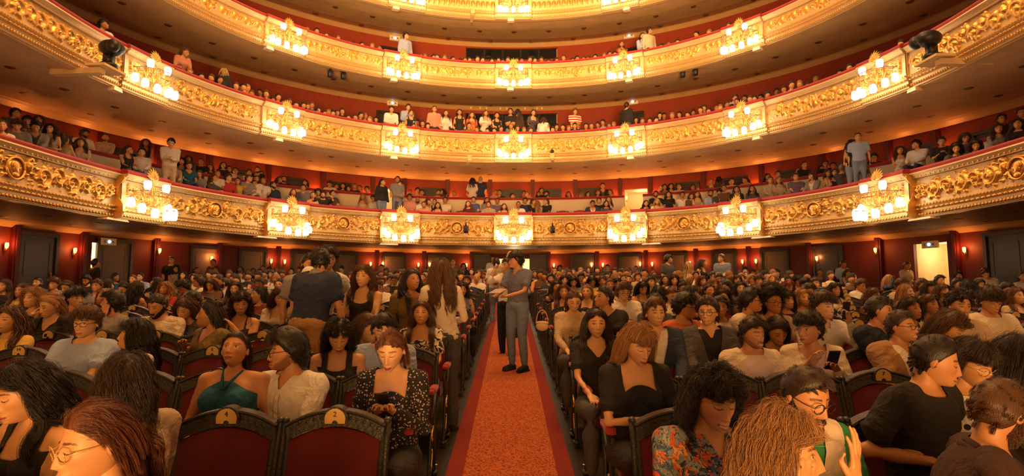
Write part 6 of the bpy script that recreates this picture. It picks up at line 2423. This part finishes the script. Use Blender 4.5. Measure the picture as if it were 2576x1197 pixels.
# right of the aisle
near(1605, 866, 3.50, 'red-haired woman with fringe in black T-shirt, looking down', False, 'fb', 'lightbrown', 'scooptee', 'black', byaw=4, hy=16, hp=26, lean=0, skin=3, hands={-1: (-.02, -.38, .72), 1: (.12, -.38, .70)}, legcol='black', phone=(1, 'dark phone in the lap of the red-haired woman in black T-shirt'), build=1.05)
near(1796, 1000, 2.30, 'woman with long curly black hair in bright orange and blue patterned shirt', False, 'lc', 'k', 'shirt', 'orange', byaw=8, hy=6, hp=24, lean=4, topm='tropical', skin=0, hopt=dict(smile=True, closed=True), hands={-1: (-.02, -.36, .74), 1: (.10, -.36, .76)}, phone=(1, 'phone in a pale case held by the woman in the patterned shirt'), build=1.15, seed=12)
near(1966, 1132, 1.72, 'woman with curly dark blond hair in profile, raising both hands, nearest row', False, 'wavy bob', 'lightbrown', 'tank', 'black', byaw=36, hy=34, hp=10, lean=2, skin=0, build=1.0,
     hands={-1: (-.02, -.26, 1.02), 1: (.12, -.34, 1.06)}, ho={-1: dict(dirn=(.15, -.15, 1), normal=(.3, 1, .1), curl=.45, spread=.3), 1: dict(dirn=(.05, -.1, 1), normal=(-.2, 1, 0), curl=.12, spread=.9)}, seed=14)
near(2026, 995, 2.35, 'bearded man in glasses with cream vest and green sleeves', True, 'crop', 'd', 'long', 'green', byaw=10, hy=12, hp=24, lean=2, glasses='round', beard=.7, skin=1, build=1.05, seed=15,
     extra=lambda f, r, W, b: link('vest', top_mesh(f, 'tank2', .011, .022), r, color=TC_['cream']))
near(2352, 905, 2.80, 'man with cropped black hair in black T-shirt, bending to the right', True, 'cr', 'k', 'tee', 'black', byaw=26, hy=34, hp=22, lean=10, side=0, skin=1, build=1.18, hands={-1: (-.16, -.30, .68), 1: (.16, -.40, .68)})
near(2446, 912, 2.95, 'woman with fringed brown bob and glasses in white polka-dot blouse', False, 'fb', 'd', 'long', 'white', byaw=8, hy=6, hp=26, lean=4, topm='dots', glasses='gold', skin=0)
near(2515, 1035, 2.15, 'man with short brown hair in dark brown shirt, turned away at the right', True, 'crop', 'brown', 'shirt', 'dark brown', byaw=66, hy=40, hp=24, lean=10, collar='dark brown', beard=.5, skin=1, build=1.2, seed=17)
near(2566, 905, 2.9, 'person with short dark hair cut by the right picture edge', False, 'bo', 'k', 'long', 'grey', byaw=30, hy=30, hp=10, skin=0, q=.6)
near(1893, 838, 4.45, 'smiling bearded man in cream T-shirt holding a phone', True, 'sh', 'd', 'tee', 'cream', byaw=4, hy=16, hp=12, lean=-2, skin=1, hopt=dict(smile=True, closed=True, stubble=.5), hands={-1: (-.08, -.40, .76), 1: (.08, -.42, .76)}, phone=(1, 'black phone held by the smiling man in cream T-shirt'))
near(2036, 828, 4.40, 'person with short black hair and fringe in cream jacket, turned left', False, 'mop', 'k', 'jacket', 'cream', byaw=-22, hy=-38, hp=6, under='vneck', undercol='cream', skin=1, hands={1: (.14, -.38, .86), -1: (-.04, -.3, .9)}, phone=(1, 'black phone held up by the person in the cream jacket'))
near(1955, 832, 4.9, 'woman with long dark hair hanging over her face in black top', False, 'ls', 'd', 'long', 'black', byaw=0, hy=0, hp=34, lean=10, skin=1, q=.8, gravity=(0, 0, -1))
near(1648, 788, 4.9, 'young man with swept brown hair in navy blazer and white shirt', True, 'qf', 'brown', 'jacket', 'navy', byaw=0, hy=6, hp=2, under='shirt', collar='white', skin=3, q=.9)
near(1780, 786, 4.9, 'smiling man with glasses in grey tweed jacket and black shirt', True, 'quiff', 'd', 'jacket', 'dark grey', byaw=-4, hy=-24, hp=4, under='shirt', undercol='black', collar='black', glasses='round', hopt=dict(smile=True), skin=3, q=.9)
near(1722, 772, 5.5, 'man with glasses in orange sweater turned to his neighbour', True, 'mop', 'k', 'long', 'orange', byaw=26, hy=40, hp=8, glasses='square', skin=1, q=.8)
near(1500, 815, 4.7, 'woman with very long brown hair in black V-neck T-shirt', False, 'ls', 'd', 'vneck', 'black', byaw=0, hy=0, hp=2, skin=3, q=1.0, lean=-6)
near(2266, 820, 4.35, 'smiling man with glasses in camel jacket', True, 'cr', 'd', 'jacket', 'camel', byaw=8, hy=26, hp=6, under='shirt', undercol='white', collar='white', glasses='square', hopt=dict(smile=True), skin=1)
near(2210, 780, 4.9, 'man with cropped dark hair in navy shirt, hands clasped at his chin', True, 'cr', 'k', 'shirt', 'navy', byaw=20, hy=40, hp=8, skin=1, q=.8, hands={-1: (-.02, -.30, .90), 1: (.05, -.30, .92)}, collar='navy')
near(2071, 770, 5.3, 'young man with floppy dark hair looking into a raised phone, white jacket', True, 'mp', 'd', 'shirt', 'white', byaw=6, hy=14, hp=10, skin=3, q=.8, hands={1: (.10, -.36, 1.0), -1: (-.1, -.4, .64)}, phone=(1, 'black phone raised by the young man in white'))
near(1887, 756, 5.7, 'man with short black hair and glasses in cream T-shirt, in profile', True, 'sh', 'k', 'tee', 'cream', byaw=36, hy=40, hp=6, glasses='square', skin=1, q=.7)
near(1944, 760, 5.7, 'woman with large black afro and glasses', False, 'af', 'k', 'scooptee', 'beige', byaw=4, hy=8, hp=8, glasses='round', skin=2, q=.7)
near(2391, 820, 4.3, 'woman with brown hair bending her face down into her hand', False, 'bo', 'brown', 'long', 'brown', byaw=10, hy=24, hp=42, lean=14, skin=0, q=.8)
near(2413, 768, 5.0, 'smiling young man with curly black hair in pale patterned shirt', True, 'cs', 'k', 'shirt', 'beige', byaw=0, hy=-4, hp=14, hopt=dict(smile=True, closed=False), collar='beige', skin=1, q=.8)
near(2492, 757, 5.4, 'man with thick dark hair in cream T-shirt looking down', True, 'mp', 'd', 'tee', 'cream', byaw=0, hy=-8, hp=24, skin=1, q=.7, build=1.1)
near(1443, 757, 6.3, 'woman with centre-parted brown hair in striped beige blouse, looking down', False, 'tb', 'brown', 'long', 'beige', byaw=0, hy=4, hp=24, skin=3, q=.8)
near(1521, 748, 6.2, 'man with cropped dark hair in black shirt, in profile', True, 'cr', 'k', 'vneck', 'black', byaw=-30, hy=-45, hp=0, skin=1, q=.8)
near(1569, 733, 7.4, 'man with brown hair and glasses in white shirt looking down', True, 'sh', 'brown', 'shirt', 'white', byaw=4, hy=4, hp=22, glasses='square', collar='white', skin=3, q=.7)

# ---- the rest of the stalls
used = {}


def seat_of(x, Y):
    k = int(round((Y + .33 - Y0R) / RP))
    side = -1 if x < 0 else 1
    c = max(0, int(round((abs(x) - .83) / CP)))
    while (k, side, c) in used: c += 1
    used[(k, side, c)] = 1
    return k, side, c


STALLS = '''
8 720 f lw b l black 20 10|53 732 f ls b l yellow 10 0|94 712 m cr d t dark-grey 10 0 B|136 715 m mp b t grey 0 0|168 722 f tb b t grey -10 15|217 705 m cs k t black 10 20 B|243 720 m sh b h grey 15 5
270 718 f bo k k grey 160 0|290 698 f ls k t teal 70 0|263 748 f ls l t beige -30 0|312 727 f tb d k beige -20 25|334 703 f tb b t cream 10 0|352 697 m sh d t light-blue 0 0 chin|347 727 f lw k k beige 170 0
394 712 f ls k t dark-grey -70 -15|415 727 f lw l s red -10 0|440 677 f tb d k beige 60 10|460 693 f lc k t black 20 0|464 722 m mp k t olive -60 15 G|488 700 f bo d t beige 10 10|494 680 f tb d s beige 60 0
501 710 m sh d t white -70 0|530 716 f ls b t brown 0 25|543 679 m sh d h light-blue 0 0|565 712 m ba d t white -80 0 B|604 678 f lw d s beige 40 0|637 682 f ls d t black 20 0 G|591 728 f ls d t brown 20 0 G
652 691 m sh d j black 0 0 B|652 712 m sh b t grey 0 30|652 742 f bn k t dark-red -50 0|486 757 m sh k h grey -20 30|466 778 f bo b t dark-grey -10 25 chin|662 676 m sh b t black 20 0|682 690 m mp k t grey -10 10
693 697 f ls l t white 10 0|732 683 m sh d t red 0 -10|702 717 f tb d t beige 10 10 G|748 747 m mp b h white -10 20|695 680 f ls l t white 20 0|958 707 f bn b t brown 40 20|952 720 m cr d t white 20 40
985 702 m sh b t white 10 20|972 682 m sh d t black -10 20|993 704 m sh d t black -10 20 G|1007 689 m qf b t cream 10 0|1045 685 m sh b t light-blue -60 0|1064 699 f tb d k beige -20 0 up|1079 686 f ls l t brown 0 0
1157 704 m bl d t white 20 20|1174 707 m sh d t navy 0 10 B|1162 730 f bo k k blue 30 10 chin|1199 699 m bl d h white 0 0|1204 690 f ls r t beige 0 0|1217 689 m sh d t grey 20 0|1143 708 m sh d t beige 10 0|1163 684 m mp d t dark-grey 0 0|1186 684 f ls d t red 0 0
1345 690 f ls d t black 20 0|1361 692 m cr d h cream 50 0 B|1385 702 m cs d t navy 20 0 B|1395 686 f bo y t cream 10 0|1404 694 f lw y t orange -20 0|1424 680 m sh d t red 20 0|1432 690 m sh d h light-blue 0 0 G|1442 684 f ls d t black 0 0
1443 709 f ls k t grey 0 15|1462 697 m cs k t dark-grey 0 20 G|1470 688 m sh d t yellow 10 0|1490 709 f bo k t black -10 15|1515 709 m sh b t yellow 30 10|1529 690 f ls d t light-blue 0 0|1534 717 m cr b t black 0 10
1549 696 f ls l t brown 90 0|1565 685 m sh d t brown 0 0|1569 702 m sh b t grey 10 0|1582 704 m cr d t grey -30 -10 B|1605 697 m mp b h beige 0 0|1552 716 f bo k t black 10 10|1617 725 f bo k k olive 10 20 phone|1480 680 f ls d t navy 10 0
1477 735 f tb l s black -40 0|1418 735 f ls a k dark-grey 0 -8|1400 724 f ls k k black 30 0 chin|1644 692 f ls b t white 20 0|1637 710 m sh k t beige 30 10|1673 704 f ls d t black 0 0 G|1696 706 f bo d t beige 0 0
1736 704 f bn y t black 10 20|1751 693 m sh k t white 0 10|1767 708 f lw a t black 20 0|1808 699 m sh d t dark-grey 0 25|1791 693 f ls d t brown 0 20|1854 706 f bo b t black -10 10|1865 701 m mp l t grey 0 10|1876 692 f bo l t brown -10 10
1892 704 m qf l t navy 30 5|1911 701 m sh b t black 30 0|1929 725 m cr d t beige -20 0 B|1657 740 f bo k t brown 170 0|1690 742 f tb a h cream 20 20|1719 723 f bn k t black 10 15|1738 739 f bo k t black 70 0|1784 732 f bn d k beige 30 0
1795 716 f bo l t brown 10 10|1830 725 m sh k h light-blue -60 5|1863 727 f ls d t dark-grey -10 0|1817 750 f lw d t dark-red 0 5|1898 735 f bn a t brown 10 30|1811 774 m sh d t white -20 0|1909 706 m mp b t beige 0 0
1940 702 f ls y t dark-grey 20 0|1983 688 m sh d h white 20 10|1983 721 f bo r t cream 10 25|2007 706 f bo k k brown 10 25|2025 715 m mp k t grey 0 20|2051 714 m sh b t cream 10 0 chin|2062 684 f tb d k brown 20 0|2034 731 m sh d t light-blue 20 20 G
2100 730 f bo d k cream 10 -8|2165 717 m sh b h white 40 20|2104 684 f ls d t black 20 0|2133 686 f bo b k brown 10 20|2146 698 f ls d t grey 30 0|1979 757 f bo k t black 20 0|2021 750 f ls l c black 0 5|2198 746 f bo b t brown 30 10 G
2236 703 f ls l l navy 60 0 up|2268 718 m mp b t beige 10 0|2318 719 m sh b t brown 30 0|2340 725 f fb d t beige 10 10|2364 706 m sh k t black 20 0|2411 695 m cs d t black 10 0|2409 716 m sh k t dark-grey 20 10|2436 720 f lw k t black 160 0
2464 718 f ls d t beige 20 0|2480 690 m sh d t white -40 20|2530 728 m sh k t black 10 15|2557 745 f ls a s beige 10 0|2282 735 f ls l t beige 40 0 G|2372 735 f lw b s black 10 0|2338 767 f bo b t beige 20 0|2293 777 f bo d h white 20 0
2572 696 f tb b t white -20 0|22 806 f lw b t yellow 0 10|760 690 f bo b t brown 20 0|1420 706 f bo d t black 0 0|1648 762 f tb k t dark-grey 0 20|1325 690 f tb d t beige 0 0
'''


def parse(s):
    for e in s.replace('\n', '|').split('|'):
        e = e.split()
        if len(e) < 9: continue
        x, y = float(e[0]), float(e[1])
        ex = e[9:]
        pose = [q for q in ex if q in POSES]
        yield x, y, e[2] == 'm', e[3], e[4], e[5], e[6].replace('-', ' '), float(e[7]), float(e[8]), (pose[0] if pose else 'lap'), ('B' in ex), ('G' in ex), ex


def words_of(male, hair, hc, top, tc):
    h = HLAB[hair]
    if '%s' in h: h = h % {'lightbrown': 'light brown'}.get(HCK[hc], HCK[hc])
    return '%s with %s, %s %s' % ('man' if male else 'woman', h, tc, TLAB[top])


for x, y, male, hair, hc, top, tc, yaw, pit, pose, bd, gls, ex in parse(STALLS):
    Y = 832.0 / max(y - 641, 30)
    Y = min(Y, 20.5)
    lim = PL1.pix(x, y, 3.2)[1]
    if lim is not None: Y = min(Y, lim[1])
    t = at(x, y, Y)
    k, side, c = seat_of(t[0], Y)
    lab = words_of(male, hair, hc, top, tc) + ', %s row, %s seat %s of aisle' % (ORD[k + 1], ORD[c + 1], 'left' if side < 0 else 'right')
    mid_person(t, male, hair, hc, top, tc, yaw, pit, pose, label=lab, group='seated audience in the stalls', beard=.5 if bd else None, glasses=gls, scale=.94, lod=1 if Y < 13 else 2, smile=(int(x) % 5 == 0 and Y < 13))

# people standing at the back of the stalls
for x, y, male, hair, hc, top, tc, yaw, pit, pose, bd, gls, ex in parse('''240 662 m sh k t black 170 0 stand|431 655 m sh d t black 20 5 stand|536 660 f tb d t brown 0 5 stand|1140 660 m bl k h olive 0 0 stand|1166 670 f bo k t black 20 0 stand
1681 652 m mp d t dark-grey 70 5 stand|1732 668 f ls y k cream 165 0 stand|1767 662 f bo d k black 60 5 cross|1815 650 m sh b t denim -60 0 cross|2122 664 m sh d t light-blue 20 15 stand|2282 668 f tb b t beige 20 15 cross
1408 675 f bo k t red 20 0 stand|1240 652 m sh d t white 0 0 stand|960 674 m sh d t dark-grey 20 0 stand|1528 674 m sh d t dark-grey 0 0 stand|2478 686 m sh b t white -50 35 stand'''):
    Y = 22.0
    if x in (1681, 1732, 1767, 1815): Y = 17.0
    if x in (240, 2282): Y = 17.5
    lim = PL1.pix(x, y, 3.3)[1]
    if lim is not None: Y = min(Y, lim[1])
    t = at(x, y, Y)
    mid_person(t, male, hair, hc, top, tc, yaw, pit, pose, label=words_of(male, hair, hc, top, tc) + ', standing behind the stalls' + (' by the lit doorway' if x == 240 else ', %s from the left' % ORD[[240, 431, 536, 960, 1140, 1166, 1240, 1408, 1528, 1681, 1732, 1767, 1815, 2122, 2282, 2478].index(int(x)) + 1]), group='people standing at the back of the stalls', lod=2)

# ---- lowest balcony
T1F = '''
5 317 f tb b l cream 20 0 chin|43 315 m mp b t grey 10 20 chin|90 320 m cs k j grey 20 25|127 325 f lw d k beige -20 0 chin|163 350 f bn b k beige 160 0|203 360 f ls b s beige 20 0
323 377 f tb d k black 60 0|357 384 m sh d h white 10 0|435 414 m sh k h beige 30 25 G|476 417 f tb b v teal 40 20|501 438 f ls a t grey 20 25|538 448 f lw a t dark-grey 50 0|547 438 f tb b t cream 20 0
574 447 m mp d h red 50 10|598 456 f bn k t yellow -10 0 up|625 449 m sh b t grey 60 0|641 463 m sh k h white 0 0|662 457 m cr l t white 20 0 B|645 451 f bo b t cream 20 0|687 466 m sh d h navy 50 0 B
738 484 f ls b t blue 40 0|763 473 m sh d h grey 10 0 chin|787 491 f tb d c beige 20 0|813 491 m cs k t black 10 0 B up|836 486 m cr k t brown 60 0|800 486 f af d t brown 10 0|913 496 f ls l c beige 0 10 phone|939 499 m mp d h white 0 20
1030 497 m mp d h pink 20 0|1050 504 m bl k h white 0 0 B|1066 515 m cr d h salmon 10 0|1077 507 f lw a k cream 60 0|1093 508 f tb d k black 0 0|1101 517 f ls d k white 0 0|1120 504 m sh d t cream 0 0
1178 513 f ls a t dark-red -40 0|1191 503 m sh d t blue 20 0|1225 504 f bo b t grey 20 0|1229 515 m sh d t white 0 0 ZS|1251 507 m ba d t purple 0 0 G phone|1268 520 f ls b t yellow 0 0|1304 515 m cr d h white 0 0 G
1321 506 m sh k t navy 20 0|1342 508 f bn b s black 60 0|1352 512 f ls l t beige 170 0|1374 507 f bn b t black -50 0|1491 512 m sh k j navy 0 20|1507 506 m sh d t black 0 0|1525 513 f ls k t dark-grey 0 10 phone|1531 502 f ls k c cream 0 0
1625 512 f ls k t black 0 0|1650 489 m sh k t black 0 0 B|1653 508 f ls y s white 0 0|1682 490 f lw d t black 0 0|1717 491 m sh k h white 0 0 chin|1740 493 f fb a t brown 0 15|1754 489 f ls a c beige 0 0|1788 487 m sh d h light-blue 10 0 B
1810 484 m mp k t dark-grey -10 20|1821 474 f bn b t brown -10 0|1853 477 f fb k j black 0 0|1892 475 f ls k t dark-grey 0 10|1938 454 m sh b h beige 0 0|1959 454 f ls l t beige 0 0|2002 446 m sh b t purple 0 0|2043 443 f bo b j grey -60 0
2083 436 f bo b k beige 20 0|2100 435 f ls k c black 0 0|2119 423 m cr g t dark-grey 160 0|2145 432 m sh b h dark-red 170 0|2174 424 m bo l t beige 20 10 chin|2264 379 f lw b k white -10 0|2292 396 m sh k t beige 20 20 chin|2306 364 m sh k h white -60 0
2369 356 m cr k t black -20 20 phone|2405 373 f lw d t dark-grey -10 15|2428 347 f bo b t dark-grey 10 15|2454 366 f lw d t black 0 15|2511 325 f lw b h grey 0 0|2560 313 f bo d t black -30 0
'''
T1B = '''
38 285 m sh k t dark-grey 60 0|69 305 m mp d t grey 10 0|98 303 f bo b t cream 20 10|212 337 m sh d h white 60 0 B|265 347 m ba b h beige 10 0 B|457 407 f lw k t grey 20 0|474 401 f bo b t brown 20 0|506 407 m sh d t black 0 0
529 422 f lc b t brown 10 0 G|562 416 f bo k t black 30 -10|576 426 m sh d t white 20 0|592 430 m sh d t grey 20 10|625 434 m sh d t white 50 0|648 428 m sh d j black -20 0 B|657 439 m sh d t brown 20 0|702 452 f ls b k beige 60 0|714 451 m cr d t black 40 0 B
768 460 f bo k c beige -40 0|830 463 m mp k h white 0 20 G|846 470 f bo d t white 20 10|863 468 f lc k t dark-grey 0 0|874 474 f ls k s yellow 60 0|893 469 f bn k t black 30 0|905 474 f tb d k white -20 0|923 477 m mp k t dark-red 0 0
1031 484 f tb b t grey 10 0|1050 480 m mp k t beige 40 0|1061 485 m sh d j white 20 0 chin|1103 485 m sh d h white 20 0 B|1114 482 f ls k t brown -60 0|1142 487 f tb b t black 0 -15 up|1256 485 m sh b h navy 0 0|1247 484 m ba d t beige 20 0
1288 493 m cr d j cream 60 0|1318 487 m sh d t black 20 0|1327 488 m cr l h white -50 0|1355 489 f bo d c beige 0 0|1362 480 f bo d t black 20 0|1376 488 m sh k h light-blue -50 0 B|1430 489 f ls d t beige 0 0|1479 489 f ls d t grey 30 0
1505 485 m mp b t brown 20 0|1535 484 f bo a t grey -30 0|1662 475 m bl d t grey 10 20 B|1672 471 f lw d t grey 0 0|1688 469 f lc k k black 0 0|1708 470 m sh d h white 0 0|1743 472 f bo d s white 0 0 G|1789 457 f tb b s brown 0 -5
1809 452 f bo k t brown 160 0|1840 457 m sh d h white 10 0|1874 452 f pt d t beige -50 20|1931 445 f bo k t black 10 0|1957 439 m sh d t grey 10 0|2008 432 m bl d h grey 0 25|2068 425 f lw k t dark-red 0 0|2077 413 m sh k t black 0 0|2096 418 m sh k t black 0 0
2198 396 m sh d t black 10 15 G phone|2519 300 m sh d t dark-grey 20 0|2570 285 m sh b t black -20 0
'''
T1S = '''430 359 m sh k h cream 20 25 cross|367 360 f lw b k black 10 0 cross|962 458 f pt k l black 50 10 stand|1004 462 m sh d h grey 50 20 cross|1189 455 f lw k s white 175 0 stand|1209 451 m ba g t navy 185 0 stand|1516 468 m sh d j black 0 0 cross|2158 345 m cr b t light-blue -10 5 stand|2142 362 f lw d k black 60 0 stand|2023 415 m cr k t black 40 5 cross|1000 452 m sh d t grey 20 0 stand'''
REP = [0]


def balcony_people(table, pl, zrail, which, bname, group):
    ent = sorted(parse(table), key=lambda e: e[0])
    mid = sum(1 for e in ent if e[0] < 1285)
    for i, (x, y, male, hair, hc, top, tc, yaw, pit, pose, bd, gls, ex) in enumerate(ent):
        if which == 'front':
            d = .72
            t = pl.pix(x, y, d)[1]
            if t is not None and t[2] > zrail + .44: d = 1.55; t = pl.pix(x, y, d)[1]
            if pose == 'lap': pose = 'rail' if d < 1 else 'lap'
        elif which == 'back': d = 3.0; t = pl.pix(x, y, d)[1]
        else:
            d = 3.1 if x in (1189, 1209, 1516, 2023, 367) else (.8 if pl is PL2 else 1.1)
            t = pl.pix(x, y, d)[1]
        if t is None: continue
        u = pl.pix(x, y, d)[0]
        a = math.degrees(pl.ang(u)) * .35
        k = mid - i if x < 1285 else i - mid + 1
        lab = words_of(male, hair, hc, top, tc) + ', %s, %s, %s %s' % (bname, {'front': 'front', 'back': 'boxes', 'stand': 'standing'}[which], ORD[min(k, 59)] if k < 60 else str(k), 'left' if x < 1285 else 'right')
        by = (max(-30, min(30, yaw * .5)) if abs(yaw) < 100 else yaw * .95) + a
        mid_person(t, male, hair, hc, top, tc, yaw + a, pit, pose, byaw=by, label=lab, group=group, beard=.5 if bd else None, glasses=gls, topm='stripes' if 'ZS' in ex else 'redstripes' if 'ZR' in ex else None, lod=2 if 500 < x < 2150 else 1)


balcony_people(T1F, PL1, 4.555, 'front', 'lowest balcony', 'audience in the lowest balcony')
balcony_people(T1B, PL1, 4.555, 'back', 'lowest balcony', 'audience in the lowest balcony')
balcony_people(T1S, PL1, 4.555, 'stand', 'lowest balcony', 'audience in the lowest balcony')
T2S = '''260 62 m sh k h white 60 0 stand|466 131 f bn b l salmon 60 30 bend|564 182 f bo y l black 170 10 bend|985 275 m sh d h white 20 20 bend|1027 270 m sh d h light-blue 30 20 bend|1034 285 f ls b k black 30 0 stand|1093 275 m cr b h salmon 20 0 stand|1122 285 f ls d l white 20 10 bend
1156 283 f bo k k black 10 0 stand|1187 290 f lw a s orange 20 10 cross|1222 285 f ls a s white 30 10 bend|1250 291 f bo k k black 30 10 cross|1284 281 m sh d t black -20 0 cross|1303 282 f ls d l dark-brown 170 0 stand|1342 284 f bo d s dark-grey 40 10 bend
1368 303 f bo b l white 170 20 bend|1447 281 m sh b t white 30 25 cross ZR|1577 266 m sh d l black 150 0 stand|1849 247 m sh d h light-blue 40 20 bend'''
T3S = '''1021 91 m sh k h light-blue 50 10 stand|1564 112 f ls b t red 0 0 cross|1616 91 f ls d l light-blue 20 0 cross|1634 78 m sh k l cream 60 0 stand'''
balcony_people(T2S, PL2, 7.415, 'stand', 'second balcony', 'people standing in the second balcony')
balcony_people(T3S, PL2, 9.955, 'stand', 'third balcony', 'people standing in the third balcony')

# ---- smaller, farther audience: one object for each balcony
def crowd_template(male, hairk):
    mb = MB()
    mb.ell((0, 0, 0), (HA, HB, HC), 12, 9, 0)
    mb.ell((0, .012, .036), (HA * 1.14, HB * 1.08, HC * .86), 12, 8, 1)
    if hairk: mb.ell((0, .045, -.05), (.095, .055, .14), 10, 8, 1)
    mb.ell((0, -.095, -.02), (.010, .015, .018), 6, 5, 0)
    mb.tube([(0, .02, -.08), (0, .03, -.16)], .05, 8, 0)
    mb.tube([(0, .03, -.14), (0, .03, -.20), (0, .04, -.45), (0, .05, -.62)], [.07, .16, .15, .15], 12, 2, flat=.62, up=(0, 1, 0))
    for s in (-1, 1): mb.tube([(s * .17, .03, -.20), (s * .22, -.02, -.42), (s * .10, -.26, -.48)], [.055, .045, .035], 7, 2 if male else 0)
    return np.concatenate(mb.v), mb.f, np.array(mb.m)


CT = [(crowd_template(m, h), m, h) for m, h in ((True, 0), (False, 1), (False, 0), (True, 0))]
m_, nt_, b_ = newmat('audience_colours')
a_ = node(nt_, 'ShaderNodeAttribute', attribute_name='col'); nt_.links.new(a_.outputs['Color'], b_.inputs['Base Color']); b_.inputs['Roughness'].default_value = .8
CROWDM = m_


def crowd(name, label, pts):
    V, F, C = [], [], []
    n = 0
    rng = random.Random(len(pts))
    cols = list(TC_.values())
    for p, a in pts:
        (v, f, mi), male, h = CT[rng.randint(0, 3)]
        a += rng.uniform(-.5, .5)
        c, s = math.cos(a), math.sin(a)
        Rz = np.array([[c, -s, 0], [s, c, 0], [0, 0, 1]])
        V.append((v * rng.uniform(.95, 1.04)) @ Rz.T + p)
        F += [tuple(i + n for i in q) for q in f]
        pc = np.zeros((len(v), 4)); pc[:, 3] = 1
        tri = [SK_[rng.randint(0, 3)], HC_[rng.choice(('black', 'dark', 'brown', 'dark', 'lightbrown'))], cols[rng.randint(0, 15)]]
        for q, m in zip(f, mi):
            for i in q: pc[i, :3] = tri[m]
        C.append(pc); n += len(v)
    me = bpy.data.meshes.new(name)
    me.from_pydata(np.concatenate(V).tolist(), [], F)
    me.materials.append(CROWDM)
    at_ = me.color_attributes.new('col', 'FLOAT_COLOR', 'POINT'); at_.data.foreach_set('color', np.concatenate(C).ravel())
    me.polygons.foreach_set('use_smooth', [True] * len(F))
    tag(link(name, me), label, 'crowd', kind='stuff')


rc = random.Random(5)
for pl, zr_, spans, nm_, ex_ in ((PL2, 7.415, ((300, 390, 26), (470, 560, 24), (590, 800, 15), (800, 960, 13), (1040, 1080, 15), (1180, 1400, 18), (1400, 1560, 13), (1600, 1660, 18), (1660, 1900, 15), (1900, 2060, 19), (2120, 2230, 26), (2280, 2330, 30)), 'second balcony', .62),
                                 (PL2, 9.955, ((690, 960, 30), (1060, 1160, 16), (1170, 1400, 18), (1400, 1580, 17), (1640, 1860, 24)), 'third balcony', .62)):
    pts = []
    for a, b, st in spans:
        x = a
        while x < b:
            d = rc.choice((.62, .70, 1.45))
            u = pl.pix(x, 300 if zr_ < 8 else 120, d)[0]
            if u is not None:
                p = pl.pos(u, d)
                pts.append((np.array([p[0], p[1], zr_ + (.30 if d < 1 else .60) + rc.uniform(-.08, .10)]), pl.ang(u) * .6))
            x += st * rc.uniform(.6, 1.4)
    crowd('crowd', 'rows of seated audience, too small to tell apart, behind the %s rail' % nm_, pts)
pts = []
for i in range(120):
    k = rc.randint(13, 20)
    Y = Y0R + RP * k - .3
    side = rc.choice((-1, 1))
    x = side * (.83 + CP * rc.randint(0, 14) + rc.uniform(-.1, .1))
    if abs(x) > 8.5: continue
    pts.append((np.array([x, Y, floorz(Y) + 1.13 + rc.uniform(-.05, .06)]), 0))
crowd('crowd', 'farthest rows of seated audience under the lowest balcony, in shadow', pts)

# handbag hanging on the aisle seat
mb = MB(); mb.ell((0, 0, -.02), (.055, .13, .10), 14, 10); mb.ell((0, 0, .05), (.045, .14, .04), 14, 8)
M['bag'] = mat('cream_leather', (.60, .44, .22), .5, var=.2)
bg = empty('handbag')
p = at(1364, 818, 7.0); bg.location = Vector(p); bg.rotation_euler = (0, 0, 1.1); bg.scale = (.62, .62, .55)
mb.build('bag_body', M['bag'], bg)
mb = MB(); mb.tube(np.stack([np.zeros(13), .12 * np.cos(np.linspace(0, PI, 13)), .06 + .26 * np.sin(np.linspace(0, PI, 13))], 1), .008, 6); mb.build('strap', M['bag'], bg)
tag(bg, 'cream handbag hanging from an aisle seat right of the carpet', 'handbag')

bpy.data.scenes.remove(BENCH)
